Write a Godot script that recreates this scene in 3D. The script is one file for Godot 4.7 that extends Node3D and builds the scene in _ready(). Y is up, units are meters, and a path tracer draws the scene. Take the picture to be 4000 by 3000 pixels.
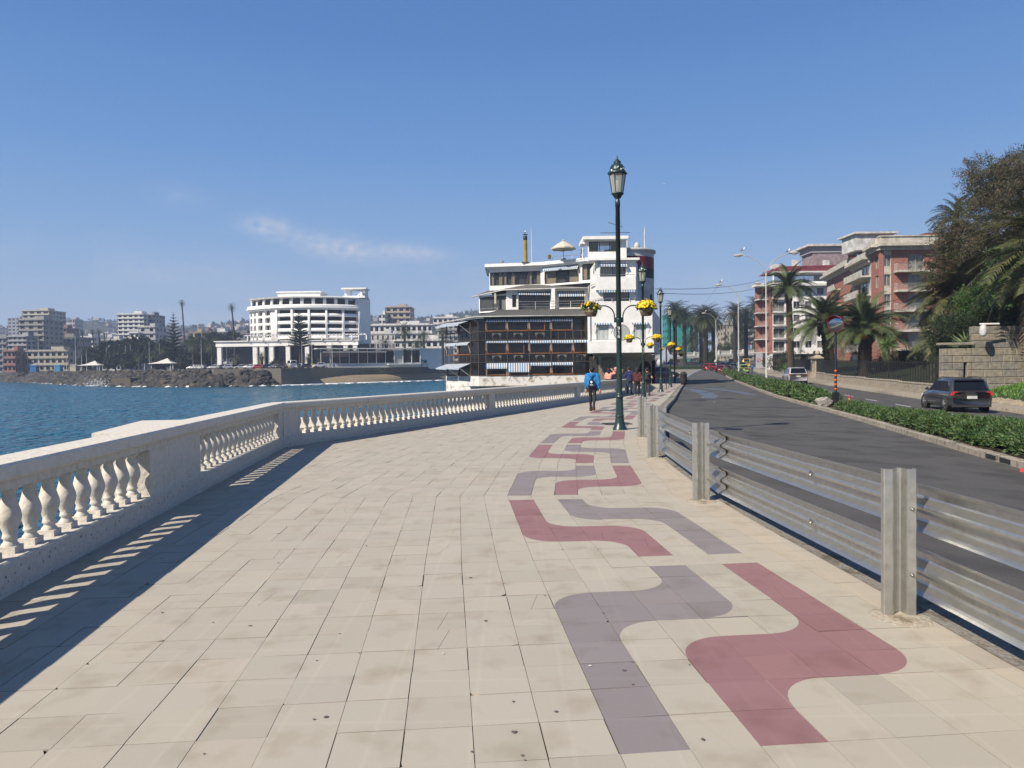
extends Node3D
# A seaside promenade on a clear day. Metres, y up, the view looks along -z.
# Working coordinates in this script: x to the right, z forward (turned to -z by p3).

const DEG := PI / 180.0
var col := Color.WHITE          # colour the shapes are given now (linear, vertex colour)
var xf := Transform3D()         # transform the shapes are given now
var base_xf := Transform3D()    # the wall frame they stand in
var rng := RandomNumberGenerator.new()
var mats := {}
var tex := {}
var names := {}

const NTH := ["first", "second", "third", "fourth", "fifth", "sixth", "seventh", "eighth", "ninth", "tenth", "eleventh", "twelfth", "thirteenth", "fourteenth", "fifteenth", "sixteenth", "seventeenth", "eighteenth", "nineteenth", "twentieth"]

# ---------------------------------------------------------------- helpers
func p3(x: float, y: float, z: float) -> Vector3:
	return Vector3(x, y, -z)

func c3(r: float, g: float, b: float) -> Color:
	return Color(r, g, b)

func vary(c: Color, k: float) -> Color:
	var f := 1.0 + rng.randf_range(-k, k)
	return Color(c.r * f, c.g * f, c.b * f)

func pick(a: Array):
	return a[rng.randi() % a.size()]

func lut(t: Array, z: float) -> float:     # piecewise linear table of [z, value]
	if z <= t[0][0]:
		return t[0][1] + (t[1][1] - t[0][1]) / (t[1][0] - t[0][0]) * (z - t[0][0])
	for i in t.size() - 1:
		if z <= t[i + 1][0]:
			return lerpf(t[i][1], t[i + 1][1], (z - t[i][0]) / (t[i + 1][0] - t[i][0]))
	var n := t.size()
	return t[n - 1][1] + (t[n - 1][1] - t[n - 2][1]) / (t[n - 1][0] - t[n - 2][0]) * (z - t[n - 1][0])

func numbered(called: String, parent: Node) -> String:
	var key := str(parent.get_instance_id()) + called
	var k: int = names.get(key, 0)
	names[key] = k + 1
	return called if k == 0 else "%s_%03d" % [called, k]

func mb() -> SurfaceTool:
	var st := SurfaceTool.new()
	st.begin(Mesh.PRIMITIVE_TRIANGLES)
	return st

func tri(st: SurfaceTool, a: Vector3, b: Vector3, c: Vector3) -> void:
	st.set_color(col)
	st.add_vertex(base_xf * (xf * a))
	st.set_color(col)
	st.add_vertex(base_xf * (xf * b))
	st.set_color(col)
	st.add_vertex(base_xf * (xf * c))

func quad(st: SurfaceTool, a: Vector3, b: Vector3, c: Vector3, d: Vector3) -> void:
	tri(st, a, b, c)
	tri(st, a, c, d)

func flat(st: SurfaceTool) -> void:
	st.set_smooth_group(-1)

func smooth(st: SurfaceTool) -> void:
	st.set_smooth_group(1)

func box(st: SurfaceTool, c: Vector3, s: Vector3) -> void:
	hexa(st, c, s, s, 0.0)

func hexa(st: SurfaceTool, c: Vector3, s: Vector3, top: Vector3, shift := 0.0) -> void:  # a box whose top is of another size
	flat(st)
	var h := s.y / 2.0
	var b: Array[Vector3] = []
	for q in [[-1, -1], [1, -1], [1, 1], [-1, 1]]:
		b.append(c + Vector3(q[0] * s.x / 2.0, -h, q[1] * s.z / 2.0))
	for q in [[-1, -1], [1, -1], [1, 1], [-1, 1]]:
		b.append(c + Vector3(q[0] * top.x / 2.0, h, q[1] * top.z / 2.0 + shift))
	quad(st, b[3], b[2], b[1], b[0])
	quad(st, b[4], b[5], b[6], b[7])
	for i in 4:
		var j := (i + 1) % 4
		quad(st, b[i], b[j], b[j + 4], b[i + 4])

func chbox(st: SurfaceTool, c: Vector3, s: Vector3, e: float) -> void:     # a box with chamfered top edges
	box(st, c - Vector3(0, e / 2.0, 0), s - Vector3(0, e, 0))
	hexa(st, c + Vector3(0, s.y / 2.0 - e / 2.0, 0), Vector3(s.x, e, s.z), Vector3(s.x - 2 * e, e, s.z - 2 * e))

func prism(st: SurfaceTool, poly: Array, a: float, b: float, plane := "xy") -> void:   # polygon (anticlockwise) pushed from a to b
	flat(st)
	var pts := PackedVector2Array()
	for q in poly:
		pts.append(Vector2(q[0], q[1]))
	var at := func(p: Vector2, t: float) -> Vector3:
		if plane == "xy":
			return Vector3(p.x, p.y, t)
		if plane == "xz":
			return Vector3(p.x, t, p.y)
		return Vector3(t, p.y, p.x)
	var ix := Geometry2D.triangulate_polygon(pts)
	for i in range(0, ix.size(), 3):
		tri(st, at.call(pts[ix[i]], a), at.call(pts[ix[i + 1]], a), at.call(pts[ix[i + 2]], a))
		tri(st, at.call(pts[ix[i + 2]], b), at.call(pts[ix[i + 1]], b), at.call(pts[ix[i]], b))
	for i in pts.size():
		var j := (i + 1) % pts.size()
		quad(st, at.call(pts[i], a), at.call(pts[j], a), at.call(pts[j], b), at.call(pts[i], b))

func lathe(st: SurfaceTool, prof: Array, seg := 16, squash := 1.0) -> void:   # prof: [radius, y] from below upwards
	smooth(st)
	for i in prof.size() - 1:
		var a = prof[i]
		var b = prof[i + 1]
		for k in seg:
			var t0 := TAU * k / seg
			var t1 := TAU * (k + 1) / seg
			var v0 := Vector3(cos(t0), 0, sin(t0) * squash)
			var v1 := Vector3(cos(t1), 0, sin(t1) * squash)
			var q := [v0 * a[0] + Vector3(0, a[1], 0), v1 * a[0] + Vector3(0, a[1], 0), v1 * b[0] + Vector3(0, b[1], 0), v0 * b[0] + Vector3(0, b[1], 0)]
			if b[0] > 0.0001:
				tri(st, q[0], q[2], q[3])
			if a[0] > 0.0001:
				tri(st, q[0], q[1], q[2])

func tube(st: SurfaceTool, pts: Array, r, seg := 8, caps := true) -> void:   # r: one radius or one for each point
	smooth(st)
	var rings := []
	var side := Vector3.ZERO
	for i in pts.size():
		var d: Vector3 = (pts[mini(i + 1, pts.size() - 1)] - pts[maxi(i - 1, 0)]).normalized()
		if side == Vector3.ZERO:
			side = d.cross(Vector3.UP if absf(d.y) < 0.9 else Vector3.RIGHT).normalized()
		side = (side - d * side.dot(d)).normalized()
		var up := side.cross(d)
		var rad: float = r[i] if r is Array else r
		var ring: Array[Vector3] = []
		for k in seg:
			var t := TAU * k / seg
			ring.append(pts[i] + (side * cos(t) + up * sin(t)) * rad)
		rings.append(ring)
	for i in rings.size() - 1:
		for k in seg:
			var m := (k + 1) % seg
			quad(st, rings[i][k], rings[i][m], rings[i + 1][m], rings[i + 1][k])
	if caps:
		for e in [0, rings.size() - 1]:
			for k in range(1, seg - 1):
				tri(st, rings[e][0], rings[e][k], rings[e][k + 1])

func ball(st: SurfaceTool, c: Vector3, r: Vector3, seg := 12, rows := 8) -> void:
	var keep := xf
	xf = xf * Transform3D(Basis.from_scale(r), c)
	var prof := []
	for i in rows + 1:
		var a := -PI / 2 + PI * i / rows
		prof.append([cos(a), sin(a)])
	lathe(st, prof, seg)
	xf = keep

func arc(n: int, f: Callable) -> Array:
	var a := []
	for i in n + 1:
		a.append(f.call(float(i) / n))
	return a

func put(called: String, st, m: Material, parent: Node = self, kind := "") -> MeshInstance3D:
	var o := MeshInstance3D.new()
	o.name = numbered(called, parent)
	if st is SurfaceTool:
		st.generate_normals()
		o.mesh = st.commit()
	else:
		o.mesh = st
	o.material_override = m
	if kind:
		o.set_meta("kind", kind)
	parent.add_child(o, true)
	return o

func tag(o: Node, label: String, category: String, group := "") -> Node:
	o.set_meta("label", label)
	o.set_meta("category", category)
	if group:
		o.set_meta("group", group)
	return o

func thing(called: String, label: String, category: String, at := Vector3.ZERO, turn := 0.0, group := "") -> Node3D:
	var o := Node3D.new()
	o.name = numbered(called, self)
	add_child(o, true)
	o.position = at
	o.rotation.y = turn
	tag(o, label, category, group)
	return o

func copy(o: Node3D, at: Vector3, turn: float, label: String, group := "") -> Node3D:
	var base := o.name.rstrip("0123456789").trim_suffix("_")
	var c: Node3D = o.duplicate()
	c.name = numbered(base, self)
	add_child(c, true)
	c.position = at
	c.rotation.y = turn
	c.set_meta("label", label)
	if group:
		c.set_meta("group", group)
	return c

func structure(called: String, st: SurfaceTool, m: Material) -> MeshInstance3D:
	return put(called, st, m, self, "structure")

func scatter(called: String, mesh: Mesh, m: Material, list: Array, colors: Array, parent: Node, kind := "stuff") -> MultiMeshInstance3D:
	var mm := MultiMesh.new()
	mm.transform_format = MultiMesh.TRANSFORM_3D
	mm.use_colors = colors.size() > 0
	mm.mesh = mesh
	mm.instance_count = list.size()
	for i in list.size():
		mm.set_instance_transform(i, list[i])
		if colors.size() > 0:
			mm.set_instance_color(i, colors[i])
	var o := MultiMeshInstance3D.new()
	o.name = numbered(called, parent)
	o.multimesh = mm
	o.material_override = m
	if kind:
		o.set_meta("kind", kind)
	parent.add_child(o, true)
	return o

# ---------------------------------------------------------------- materials
func noise_tex(key: String, freq: float, lo: float, hi: float, kind := FastNoiseLite.TYPE_SIMPLEX_SMOOTH, octaves := 4, stops := [], size := 512) -> Texture2D:
	if tex.has(key):
		return tex[key]
	var n := FastNoiseLite.new()
	n.noise_type = kind
	n.seed = key.hash() % 1000
	n.frequency = freq
	n.fractal_octaves = octaves
	var t := NoiseTexture2D.new()
	t.width = size
	t.height = size
	t.seamless = true
	t.noise = n
	var g := Gradient.new()
	if stops.is_empty():
		g.offsets = PackedFloat32Array([0.15, 0.85])
		g.colors = PackedColorArray([Color(lo, lo, lo), Color(hi, hi, hi)])
	else:
		var o := PackedFloat32Array()
		var cc := PackedColorArray()
		for s in stops:
			o.append(s[0])
			cc.append(Color(s[1], s[1], s[1]) if not s[1] is Color else s[1])
		g.offsets = o
		g.colors = cc
	t.color_ramp = g
	tex[key] = t
	return t

# fine: grain map and its repeats per metre; patch: larger wear map; bump in centimetres
func mat(key: String, c := Color.WHITE, rough := 0.8, metal := 0.0, fine := "", fscale := 1.0, patch := "", pscale := 0.2, bump := 0.0, bkey := "") -> StandardMaterial3D:
	if mats.has(key):
		return mats[key]
	var m := StandardMaterial3D.new()
	m.resource_name = key
	m.albedo_color = c.linear_to_srgb()
	m.roughness = rough
	m.metallic = metal
	m.vertex_color_use_as_albedo = true
	if fine:
		m.albedo_texture = tex[fine]
		m.uv1_triplanar = true
		m.uv1_world_triplanar = true
		m.uv1_scale = Vector3.ONE * fscale
	if patch:
		m.detail_enabled = true
		m.detail_blend_mode = BaseMaterial3D.BLEND_MODE_MUL
		m.detail_albedo = tex[patch]
		m.detail_uv_layer = BaseMaterial3D.DETAIL_UV_2
		m.uv2_triplanar = true
		m.uv2_world_triplanar = true
		m.uv2_scale = Vector3.ONE * pscale
	if bump != 0.0:
		m.heightmap_enabled = true
		m.heightmap_texture = tex[bkey if bkey else fine]
		m.heightmap_scale = bump
		if not fine:
			m.uv1_triplanar = true
			m.uv1_world_triplanar = true
			m.uv1_scale = Vector3.ONE * fscale
	mats[key] = m
	return m

func pane(key: String, c: Color, alpha: float) -> StandardMaterial3D:
	var m := mat(key, c, 0.04)
	m.transparency = BaseMaterial3D.TRANSPARENCY_ALPHA
	m.albedo_color.a = alpha
	return m

func make_materials() -> void:
	noise_tex("grain", 0.06, 0.78, 1.0)
	noise_tex("grit", 0.35, 0.7, 1.0, FastNoiseLite.TYPE_VALUE, 2)
	noise_tex("patch", 0.012, 0.8, 1.0, FastNoiseLite.TYPE_SIMPLEX_SMOOTH, 5)
	noise_tex("stain", 0.02, 0, 0, FastNoiseLite.TYPE_SIMPLEX_SMOOTH, 5, [[0.0, Color(0.62, 0.58, 0.52)], [0.3, Color(0.86, 0.84, 0.8)], [0.45, 1.0], [1.0, 1.0]])
	noise_tex("worn", 0.016, 0, 0, FastNoiseLite.TYPE_SIMPLEX_SMOOTH, 5, [[0.0, 0.72], [0.35, 0.9], [0.6, 1.0], [1.0, 0.95]])
	noise_tex("height", 0.03, 0.0, 1.0, FastNoiseLite.TYPE_SIMPLEX_SMOOTH, 5)
	noise_tex("grime", 0.02, 0, 0, FastNoiseLite.TYPE_SIMPLEX_SMOOTH, 5, [[0.0, Color(0.9, 0.885, 0.86)], [0.28, Color(0.965, 0.96, 0.95)], [0.45, 1.0], [1.0, 1.0]])
	noise_tex("mortar", 0.02, 0, 0, FastNoiseLite.TYPE_SIMPLEX_SMOOTH, 5, [[0.2, Color(0.16, 0.14, 0.115)], [0.45, Color(0.3, 0.27, 0.22)], [0.62, Color(0.42, 0.38, 0.31)], [0.8, Color(0.75, 0.72, 0.66)]])
	noise_tex("mould", 0.035, 0, 0, FastNoiseLite.TYPE_SIMPLEX_SMOOTH, 5, [[0.0, 0.25], [0.14, 0.35], [0.2, 0.92], [0.4, 1.0], [1.0, 0.96]])
	noise_tex("leafy", 0.09, 0.35, 1.0, FastNoiseLite.TYPE_SIMPLEX_SMOOTH, 3)
	noise_tex("speck", 0.28, 0, 0, FastNoiseLite.TYPE_CELLULAR, 1, [[0.0, 0.55], [0.18, 0.92], [0.5, 1.0], [1.0, 0.86]])
	mat("paint", Color.WHITE, 0.6, 0.0, "grain", 0.7, "patch", 0.13)
	noise_tex("soft", 0.03, 0.93, 1.0)
	mat("white_wall", c3(0.85, 0.845, 0.82), 0.75, 0.0, "soft", 0.35, "soft", 0.06)
	mat("plain", Color.WHITE, 0.85)
	mat("cloth", Color.WHITE, 0.95, 0.0, "grain", 3.0)
	mat("gloss", Color.WHITE, 0.3)
	mat("metal", Color.WHITE, 0.45, 0.9, "grain", 2.0, "worn", 0.6)
	mat("concrete", Color.WHITE, 0.9, 0.0, "grain", 1.2, "stain", 0.35, 0.6, "height")
	mat("stone", Color.WHITE, 0.95, 0.0, "grain", 1.5, "patch", 0.5, 2.0, "height")
	mat("asphalt", c3(0.098, 0.094, 0.089), 0.9, 0.0, "grit", 0.9, "worn", 0.09, 0.4, "grit")
	mat("bark", Color.WHITE, 1.0, 0.0, "leafy", 1.5, "", 0.2, 4.0, "leafy")
	mat("glass_dark", c3(0.006, 0.007, 0.008), 0.06)
	mat("foliage", Color.WHITE, 0.6)
	for k in ["foliage"]:
		mats[k].backlight_enabled = true
		mats[k].backlight = Color(0.22, 0.22, 0.22)

# ---------------------------------------------------------------- the lie of the land
const KERB := [[0, 3.1], [4.5, 2.95], [8.6, 2.8], [12.8, 3.0], [16.7, 3.55], [22, 4.7], [30.6, 6.6], [38.4, 8.7], [55, 12.9], [69.8, 16.7], [85, 20.6], [107, 26], [150, 38.5], [250, 70]]
const MEDIAN := [[0, 7.4], [8, 8.7], [14, 10.0], [16.8, 10.6], [27.6, 13.0], [44, 16.3], [55, 19.0], [71.5, 23.2], [91, 28.0], [110, 32.8], [130, 37.6], [150, 42.5], [250, 72]]
const KERB_RIGHT := [[0, 16.6], [14, 19.4], [32, 22.9], [43, 25], [53, 27], [73, 31], [100, 37], [130, 44.7], [150, 50.5], [250, 82]]
const GARDEN := [[0, 19], [32, 25], [44, 26.6], [53, 28.7], [73, 32.9], [100, 40.5], [130, 48.5], [150, 55], [250, 87]]
const SEA_WALL := [[-3, -2.72], [0, -3.08], [15.4, -4.93], [48.2, 8.6], [60, 11.3], [74, 13.6]]

func walk_y(z: float) -> float:
	return -0.0061 * z if z < 85 else -0.52 + (z - 85) * 0.009

func road_y(x: float, z: float) -> float:
	var l := lut(KERB, z)
	var r := lut(KERB_RIGHT, z)
	var yl := walk_y(z) - 0.17
	var yr := -0.85 + 0.0065 * (z - 32.6) if z < 150 else -0.09 + (z - 150) * 0.008
	return lerpf(yl, yr, clampf((x - l) / (r - l), 0.0, 1.25))

func strip(st: SurfaceTool, z0: float, z1: float, step: float, fa: Callable, fb: Callable, fy: Callable, n := 1) -> void:
	smooth(st)
	var z := z0
	while z < z1 - 0.001:
		var zn := minf(z + step, z1)
		for k in n:
			var a0: float = lerpf(fa.call(z), fb.call(z), float(k) / n)
			var b0: float = lerpf(fa.call(z), fb.call(z), float(k + 1) / n)
			var a1: float = lerpf(fa.call(zn), fb.call(zn), float(k) / n)
			var b1: float = lerpf(fa.call(zn), fb.call(zn), float(k + 1) / n)
			quad(st, p3(a0, fy.call(a0, z), z), p3(a1, fy.call(a1, zn), zn), p3(b1, fy.call(b1, zn), zn), p3(b0, fy.call(b0, z), z))
		z = zn

func _ready() -> void:
	rng.seed = 20
	make_view()
	make_materials()
	make_ground()
	make_paving()
	make_balustrade()
	make_guardrail()
	make_lamps()
	make_median()
	make_restaurant()
	make_right_side()
	make_vegetation()
	make_cars()
	make_street_things()
	make_far_right()
	make_far_shore()
	make_people()

func make_view() -> void:
	var cam := Camera3D.new()
	cam.name = "camera"
	cam.fov = 2.0 * rad_to_deg(atan(1500.0 / 2800.0))
	cam.position = Vector3(0, 1.6, 0)
	cam.rotation = Vector3(-1.42 * DEG, 0, -0.75 * DEG)
	cam.near = 0.05
	cam.far = 12000.0
	add_child(cam)
	var sun := DirectionalLight3D.new()
	sun.name = "sun"
	sun.light_energy = 1.55
	sun.light_color = Color(1.0, 0.95, 0.875)
	sun.light_angular_distance = 0.5
	sun.shadow_enabled = true
	sun.basis = Basis.looking_at(Vector3(0.577, -0.658, -0.484), Vector3.UP)
	add_child(sun)
	var env := Environment.new()
	env.background_mode = Environment.BG_SKY
	env.tonemap_mode = Environment.TONE_MAPPER_LINEAR
	env.tonemap_exposure = 1.58
	env.sdfgi_enabled = true
	env.ssao_enabled = true
	env.ssil_enabled = true
	env.fog_enabled = true
	env.fog_density = 0.00036
	env.fog_light_color = Color(0.78, 0.86, 1.0)
	env.sky = Sky.new()
	var pano := PanoramaSkyMaterial.new()
	pano.panorama = sky_image()
	env.sky.sky_material = pano
	var we := WorldEnvironment.new()
	we.name = "world"
	we.environment = env
	add_child(we)

func sky_image() -> Texture2D:
	var w := 2048
	var h := 1024
	var im := Image.create(w, h, false, Image.FORMAT_RGBF)
	var n := FastNoiseLite.new()
	n.seed = 7
	n.frequency = 1.0
	n.fractal_octaves = 5
	# height above the horizon in degrees -> linear colour
	var stops := [[0.0, c3(0.275, 0.325, 0.405)], [2.0, c3(0.265, 0.325, 0.415)], [5.0, c3(0.222, 0.305, 0.43)], [10.0, c3(0.148, 0.255, 0.43)], [16.0, c3(0.096, 0.202, 0.41)], [24.0, c3(0.061, 0.150, 0.35)], [35.0, c3(0.042, 0.112, 0.285)], [90.0, c3(0.055, 0.10, 0.19)]]
	for y in h:
		var el := 90.0 - 180.0 * (y + 0.5) / h
		var e := maxf(el, 0.0)
		var base := Color.BLACK
		for i in stops.size() - 1:
			if e >= stops[i][0]:
				base = stops[i][1].lerp(stops[i + 1][1], clampf((e - stops[i][0]) / (stops[i + 1][0] - stops[i][0]), 0, 1))
		if el < 0:
			base = c3(0.2, 0.24, 0.3)
		for x in w:
			var c := base
			if el > -1.0 and el < 16.0:
				var az := 360.0 * (x + 0.5) / w
				var d := Vector3(cos(az * DEG), 0, sin(az * DEG)) * 4.0
				var thin := n.get_noise_3d(d.x * 1.2, e * 0.22, d.z * 1.2) + 0.45 * n.get_noise_3d(d.x * 4.0, e * 0.9 + 9.0, d.z * 4.0)
				var low := clampf(1.0 - absf(e - 4.5) / 6.0, 0, 1)
				var k := clampf((thin - 0.02) * 1.6, 0, 1) * low * 0.3
				c = c.lerp(c3(0.36, 0.38, 0.44), k)
			im.set_pixel(x, y, c)
	# one bank of thin cloud to the left of the ship-shaped building
	for y in range(h / 2 - 90, h / 2):
		for x in range(0, w):
			var az := fposmod(360.0 * (x + 0.5) / w + 180.0, 360.0) - 180.0      # 0 is the way the camera looks
			var el := 90.0 - 180.0 * (y + 0.5) / h
			if absf(az) > 30 or el > 14:
				continue
			var k := 0.0
			for b in [[-18.5, 10.6, 2.0, 0.75, 0.55], [-13.2, 9.2, 3.6, 0.85, 0.62], [-8.2, 9.0, 3.2, 0.6, 0.55], [-24.5, 12.4, 2.0, 0.8, 0.12], [-16, 9.9, 3.6, 0.7, 0.4], [-26, 7.0, 9.0, 1.2, 0.14], [-21, 6.0, 8.0, 0.9, 0.12]]:
				var q := pow((az - b[0]) / b[2], 2.0) + pow((el - b[1] + 0.09 * (az - b[0])) / b[3], 2.0)
				k = maxf(k, b[4] * exp(-q * 1.1))
			if k > 0.01:
				var f := 0.75 + 0.9 * n.get_noise_2d(az * 0.9, el * 2.6) + 0.5 * n.get_noise_2d(az * 3.0 + 40.0, el * 7.0)
				im.set_pixel(x, y, im.get_pixel(x, y).lerp(c3(0.43, 0.43, 0.47), clampf(k * f, 0, 0.8)))
	return ImageTexture.create_from_image(im)

# ---------------------------------------------------------------- sea, ground, road
func make_ground() -> void:
	var water := mat("water", c3(0.014, 0.085, 0.135), 0.2, 0.0, "", 0.04, "", 0.2, 55.0, "height")
	water.metallic_specular = 0.36
	var n := FastNoiseLite.new()
	n.seed = 3
	n.frequency = 0.09
	n.fractal_octaves = 3
	var st := mb()
	smooth(st)
	col = Color.WHITE
	var step := 2.0
	var wave := func(x: float, z: float) -> float:
		var edge := clampf((640.0 - z) / 60.0, 0.0, 1.0) * clampf((x + 620.0) / 60.0, 0.0, 1.0)
		return -3.5 + edge * (0.34 * n.get_noise_2d(x * 0.6 + z * 0.3, z) + 0.2 * n.get_noise_2d(x * 1.6, z * 2.4 + 50.0))
	var x := -620.0
	while x < 40.0:
		var z := 2.0
		while z < 640.0:
			if x < 0.35 * z + 20 and x > -0.85 * z - 50:
				quad(st, p3(x, wave.call(x, z), z), p3(x, wave.call(x, z + step), z + step), p3(x + step, wave.call(x + step, z + step), z + step), p3(x + step, wave.call(x + step, z), z))
			z += step
		x += step
	col = Color.WHITE
	flat(st)
	for r in [[-6000, -3.56, -3000, -620, 7000], [-620, -3.56, 640, 40, 7000], [-620, -3.56, -3000, -3, 2]]:
		quad(st, p3(r[0], r[1], r[2]), p3(r[0], r[1], r[4]), p3(r[3], r[1], r[4]), p3(r[3], r[1], r[2]))
	structure("sea", st, water)
	# the land that carries the road and the town
	st = mb()
	col = c3(0.16, 0.14, 0.11)
	flat(st)
	for z in range(-60, 420, 20):
		var a := p3(lut(KERB, z) - 0.6, walk_y(z) - 1.6, z)
		var b := p3(lut(KERB, z + 20) - 0.6, walk_y(z + 20) - 1.6, z + 20)
		quad(st, a, b, b + Vector3(1500, 0, 0), a + Vector3(1500, 0, 0))
	structure("ground", st, mats["stone"])
	# the roadway: one sheet under both directions
	st = mb()
	col = c3(1.0, 1.0, 1.0)
	strip(st, -12.0, 300.0, 4.0, func(z): return lut(KERB, z) - 0.05, func(z): return lut(KERB_RIGHT, z) + 0.05, func(xx, z): return road_y(xx, z), 4)
	structure("road", st, mats["asphalt"])
	# cracks sealed with tar across the left carriageway, and the newer patch by the crossing
	var tar := mat("tar", c3(0.022, 0.022, 0.024), 0.75)
	st = mb()
	col = Color.WHITE
	for q in [[7.6, 12.4, 27.4, 0.05], [9.2, 11.0, 27.0, 0.05], [9.4, 15.2, 34.0, 0.07], [11.3, 13.4, 33.4, 0.08], [8.2, 12.0, 31.2, 0.04], [10.4, 15.6, 42.0, 0.07], [6.4, 8.0, 19.5, 0.03], [9.8, 14.0, 38.0, 0.05], [12.0, 17.0, 50.0, 0.07]]:
		var xa: float = q[0]
		var za: float = q[2]
		var w: float = q[3]
		smooth(st)
		while xa < q[1]:
			var xb: float = xa + 0.5
			var zb: float = za + rng.randf_range(-0.08, 0.14)
			var w2: float = q[3] * rng.randf_range(0.3, 1.3)
			quad(st, p3(xa, road_y(xa, za) + 0.005, za - w), p3(xa, road_y(xa, za) + 0.005, za + w), p3(xb, road_y(xb, zb) + 0.005, zb + w2), p3(xb, road_y(xb, zb) + 0.005, zb - w2))
			xa = xb
			za = zb
			w = w2
	var rs := structure("tar_seam", st, tar)
	rs.set_meta("kind", "structure")
	# faded blue-grey paint of the turning arrow beyond the guardrail
	st = mb()
	col = c3(0.13, 0.17, 0.24)
	smooth(st)
	for lane in [[[15.0, 64.0, 0.5], [14.8, 58.0, 0.55], [14.0, 52.0, 0.6], [12.9, 46.5, 0.5], [11.9, 43.0, 0.3]], [[17.0, 63.0, 0.35], [17.2, 58.0, 0.4], [16.9, 53.0, 0.4], [16.3, 48.5, 0.35]], [[15.6, 68.0, 0.4], [16.5, 65.0, 0.5], [17.8, 62.5, 0.5], [19.4, 60.5, 0.3]]]:
		for i in lane.size() - 1:
			var a = lane[i]
			var b = lane[i + 1]
			quad(st, p3(a[0] - a[2], road_y(a[0] - a[2], a[1]) + 0.005, a[1]), p3(b[0] - b[2], road_y(b[0] - b[2], b[1]) + 0.005, b[1]), p3(b[0] + b[2], road_y(b[0] + b[2], b[1]) + 0.005, b[1]), p3(a[0] + a[2], road_y(a[0] + a[2], a[1]) + 0.005, a[1]))
	structure("road_marking", st, mat("road_paint", Color.WHITE, 0.8, 0.0, "grit", 1.3, "worn", 0.5))
	# white lane dashes: a child each of the road marking set
	var lane_x := func(z: float) -> float: return lerpf(lut(MEDIAN, z) + 2.3, lut(KERB_RIGHT, z), 0.47)
	var z := 20.0
	while z < 130.0:
		st = mb()
		col = c3(0.72, 0.72, 0.70)
		var l := 2.4
		var x0: float = lane_x.call(z)
		var x1: float = lane_x.call(z + l)
		for k in 3:
			var ta := z + l * k / 3.0
			var tb := z + l * (k + 1) / 3.0
			var xa := lerpf(x0, x1, k / 3.0)
			var xb := lerpf(x0, x1, (k + 1) / 3.0)
			quad(st, p3(xa - 0.07, road_y(xa, ta) + 0.008, ta), p3(xb - 0.06, road_y(xb, tb) + 0.008, tb), p3(xb + 0.06, road_y(xb, tb) + 0.008, tb), p3(xa + 0.06, road_y(xa, ta) + 0.008, ta))
		structure("lane_dash", st, mats["road_paint"])
		z += 5.4
	for q in [[10.7, 38.0, 0.25], [11.6, 43.5, 0.5], [17.6, 85.0, 0.6], [19.8, 92.0, 0.6]]:
		st = mb()
		col = c3(0.5, 0.5, 0.48)
		quad(st, p3(q[0], road_y(q[0], q[1]) + 0.008, q[1]), p3(q[0] + 0.2 * q[2], road_y(q[0], q[1]) + 0.008, q[1] + q[2] * 1.6), p3(q[0] + 0.2 * q[2] + 0.1, road_y(q[0], q[1]) + 0.008, q[1] + q[2] * 1.6), p3(q[0] + 0.1, road_y(q[0], q[1]) + 0.008, q[1]))
		structure("lane_dash", st, mats["road_paint"])
	# pavement on the garden side, with its kerb step
	st = mb()
	col = c3(0.31, 0.28, 0.225)
	strip(st, -12.0, 200.0, 4.0, func(zz): return lut(KERB_RIGHT, zz), func(zz): return lut(GARDEN, zz) + 0.3, func(xx, zz): return road_y(lut(KERB_RIGHT, zz), zz) + 0.14, 1)
	z = -12.0
	smooth(st)
	while z < 200.0:
		var a := p3(lut(KERB_RIGHT, z), road_y(lut(KERB_RIGHT, z), z), z)
		var b := p3(lut(KERB_RIGHT, z + 4), road_y(lut(KERB_RIGHT, z + 4), z + 4), z + 4)
		var up := Vector3(0, 0.14, 0)
		quad(st, a - up, b - up, b + up, a + up)
		z += 4.0
	structure("pavement", st, mats["concrete"])
	st = mb()
	col = c3(0.27, 0.25, 0.21)
	strip(st, 76.0, 235.0, 6.0, func(zz): return lut(KERB, zz) - 24.0, func(zz): return lut(KERB, zz) - 0.1, func(_x, zz): return walk_y(zz) - 0.02)
	structure("forecourt", st, mats["concrete"])

# ---------------------------------------------------------------- the promenade floor
const PATH := [[0.95, -3.3], [0.69, -0.16], [0.43, 2.94], [0.16, 6.0], [-0.08, 9.14], [0.17, 12.35], [0.6, 15.7], [1.17, 19.1], [1.85, 22.4], [2.6, 25.5], [3.4, 28.6], [4.2, 31.7], [5.0, 34.7], [5.85, 37.8], [6.7, 40.9], [7.55, 44.0], [8.4, 47.0], [9.25, 50.0], [10.1, 53.0], [11.0, 56.0], [11.8, 59.0], [12.7, 62.0], [13.5, 65.0], [14.3, 68.0], [15.1, 71.0], [16.0, 74.0], [16.8, 77.0], [17.6, 80.0]]
const TILE := 0.302
const BEIGE := Color(0.408, 0.374, 0.312)
const ROSE := Color(0.262, 0.142, 0.148)
const SLATE := Color(0.232, 0.207, 0.210)

func path_side(k: int) -> Vector2:
	var a := Vector2(PATH[maxi(k - 1, 0)][0], PATH[maxi(k - 1, 0)][1])
	var b := Vector2(PATH[mini(k + 1, PATH.size() - 1)][0], PATH[mini(k + 1, PATH.size() - 1)][1])
	var d := (b - a).normalized()
	return Vector2(d.y, -d.x)

func lattice(k: int, c: float, t: float) -> Vector2:
	var a := Vector2(PATH[k][0], PATH[k][1]) + path_side(k) * c * TILE
	var b := Vector2(PATH[k + 1][0], PATH[k + 1][1]) + path_side(k + 1) * c * TILE
	return a.lerp(b, t)

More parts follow.
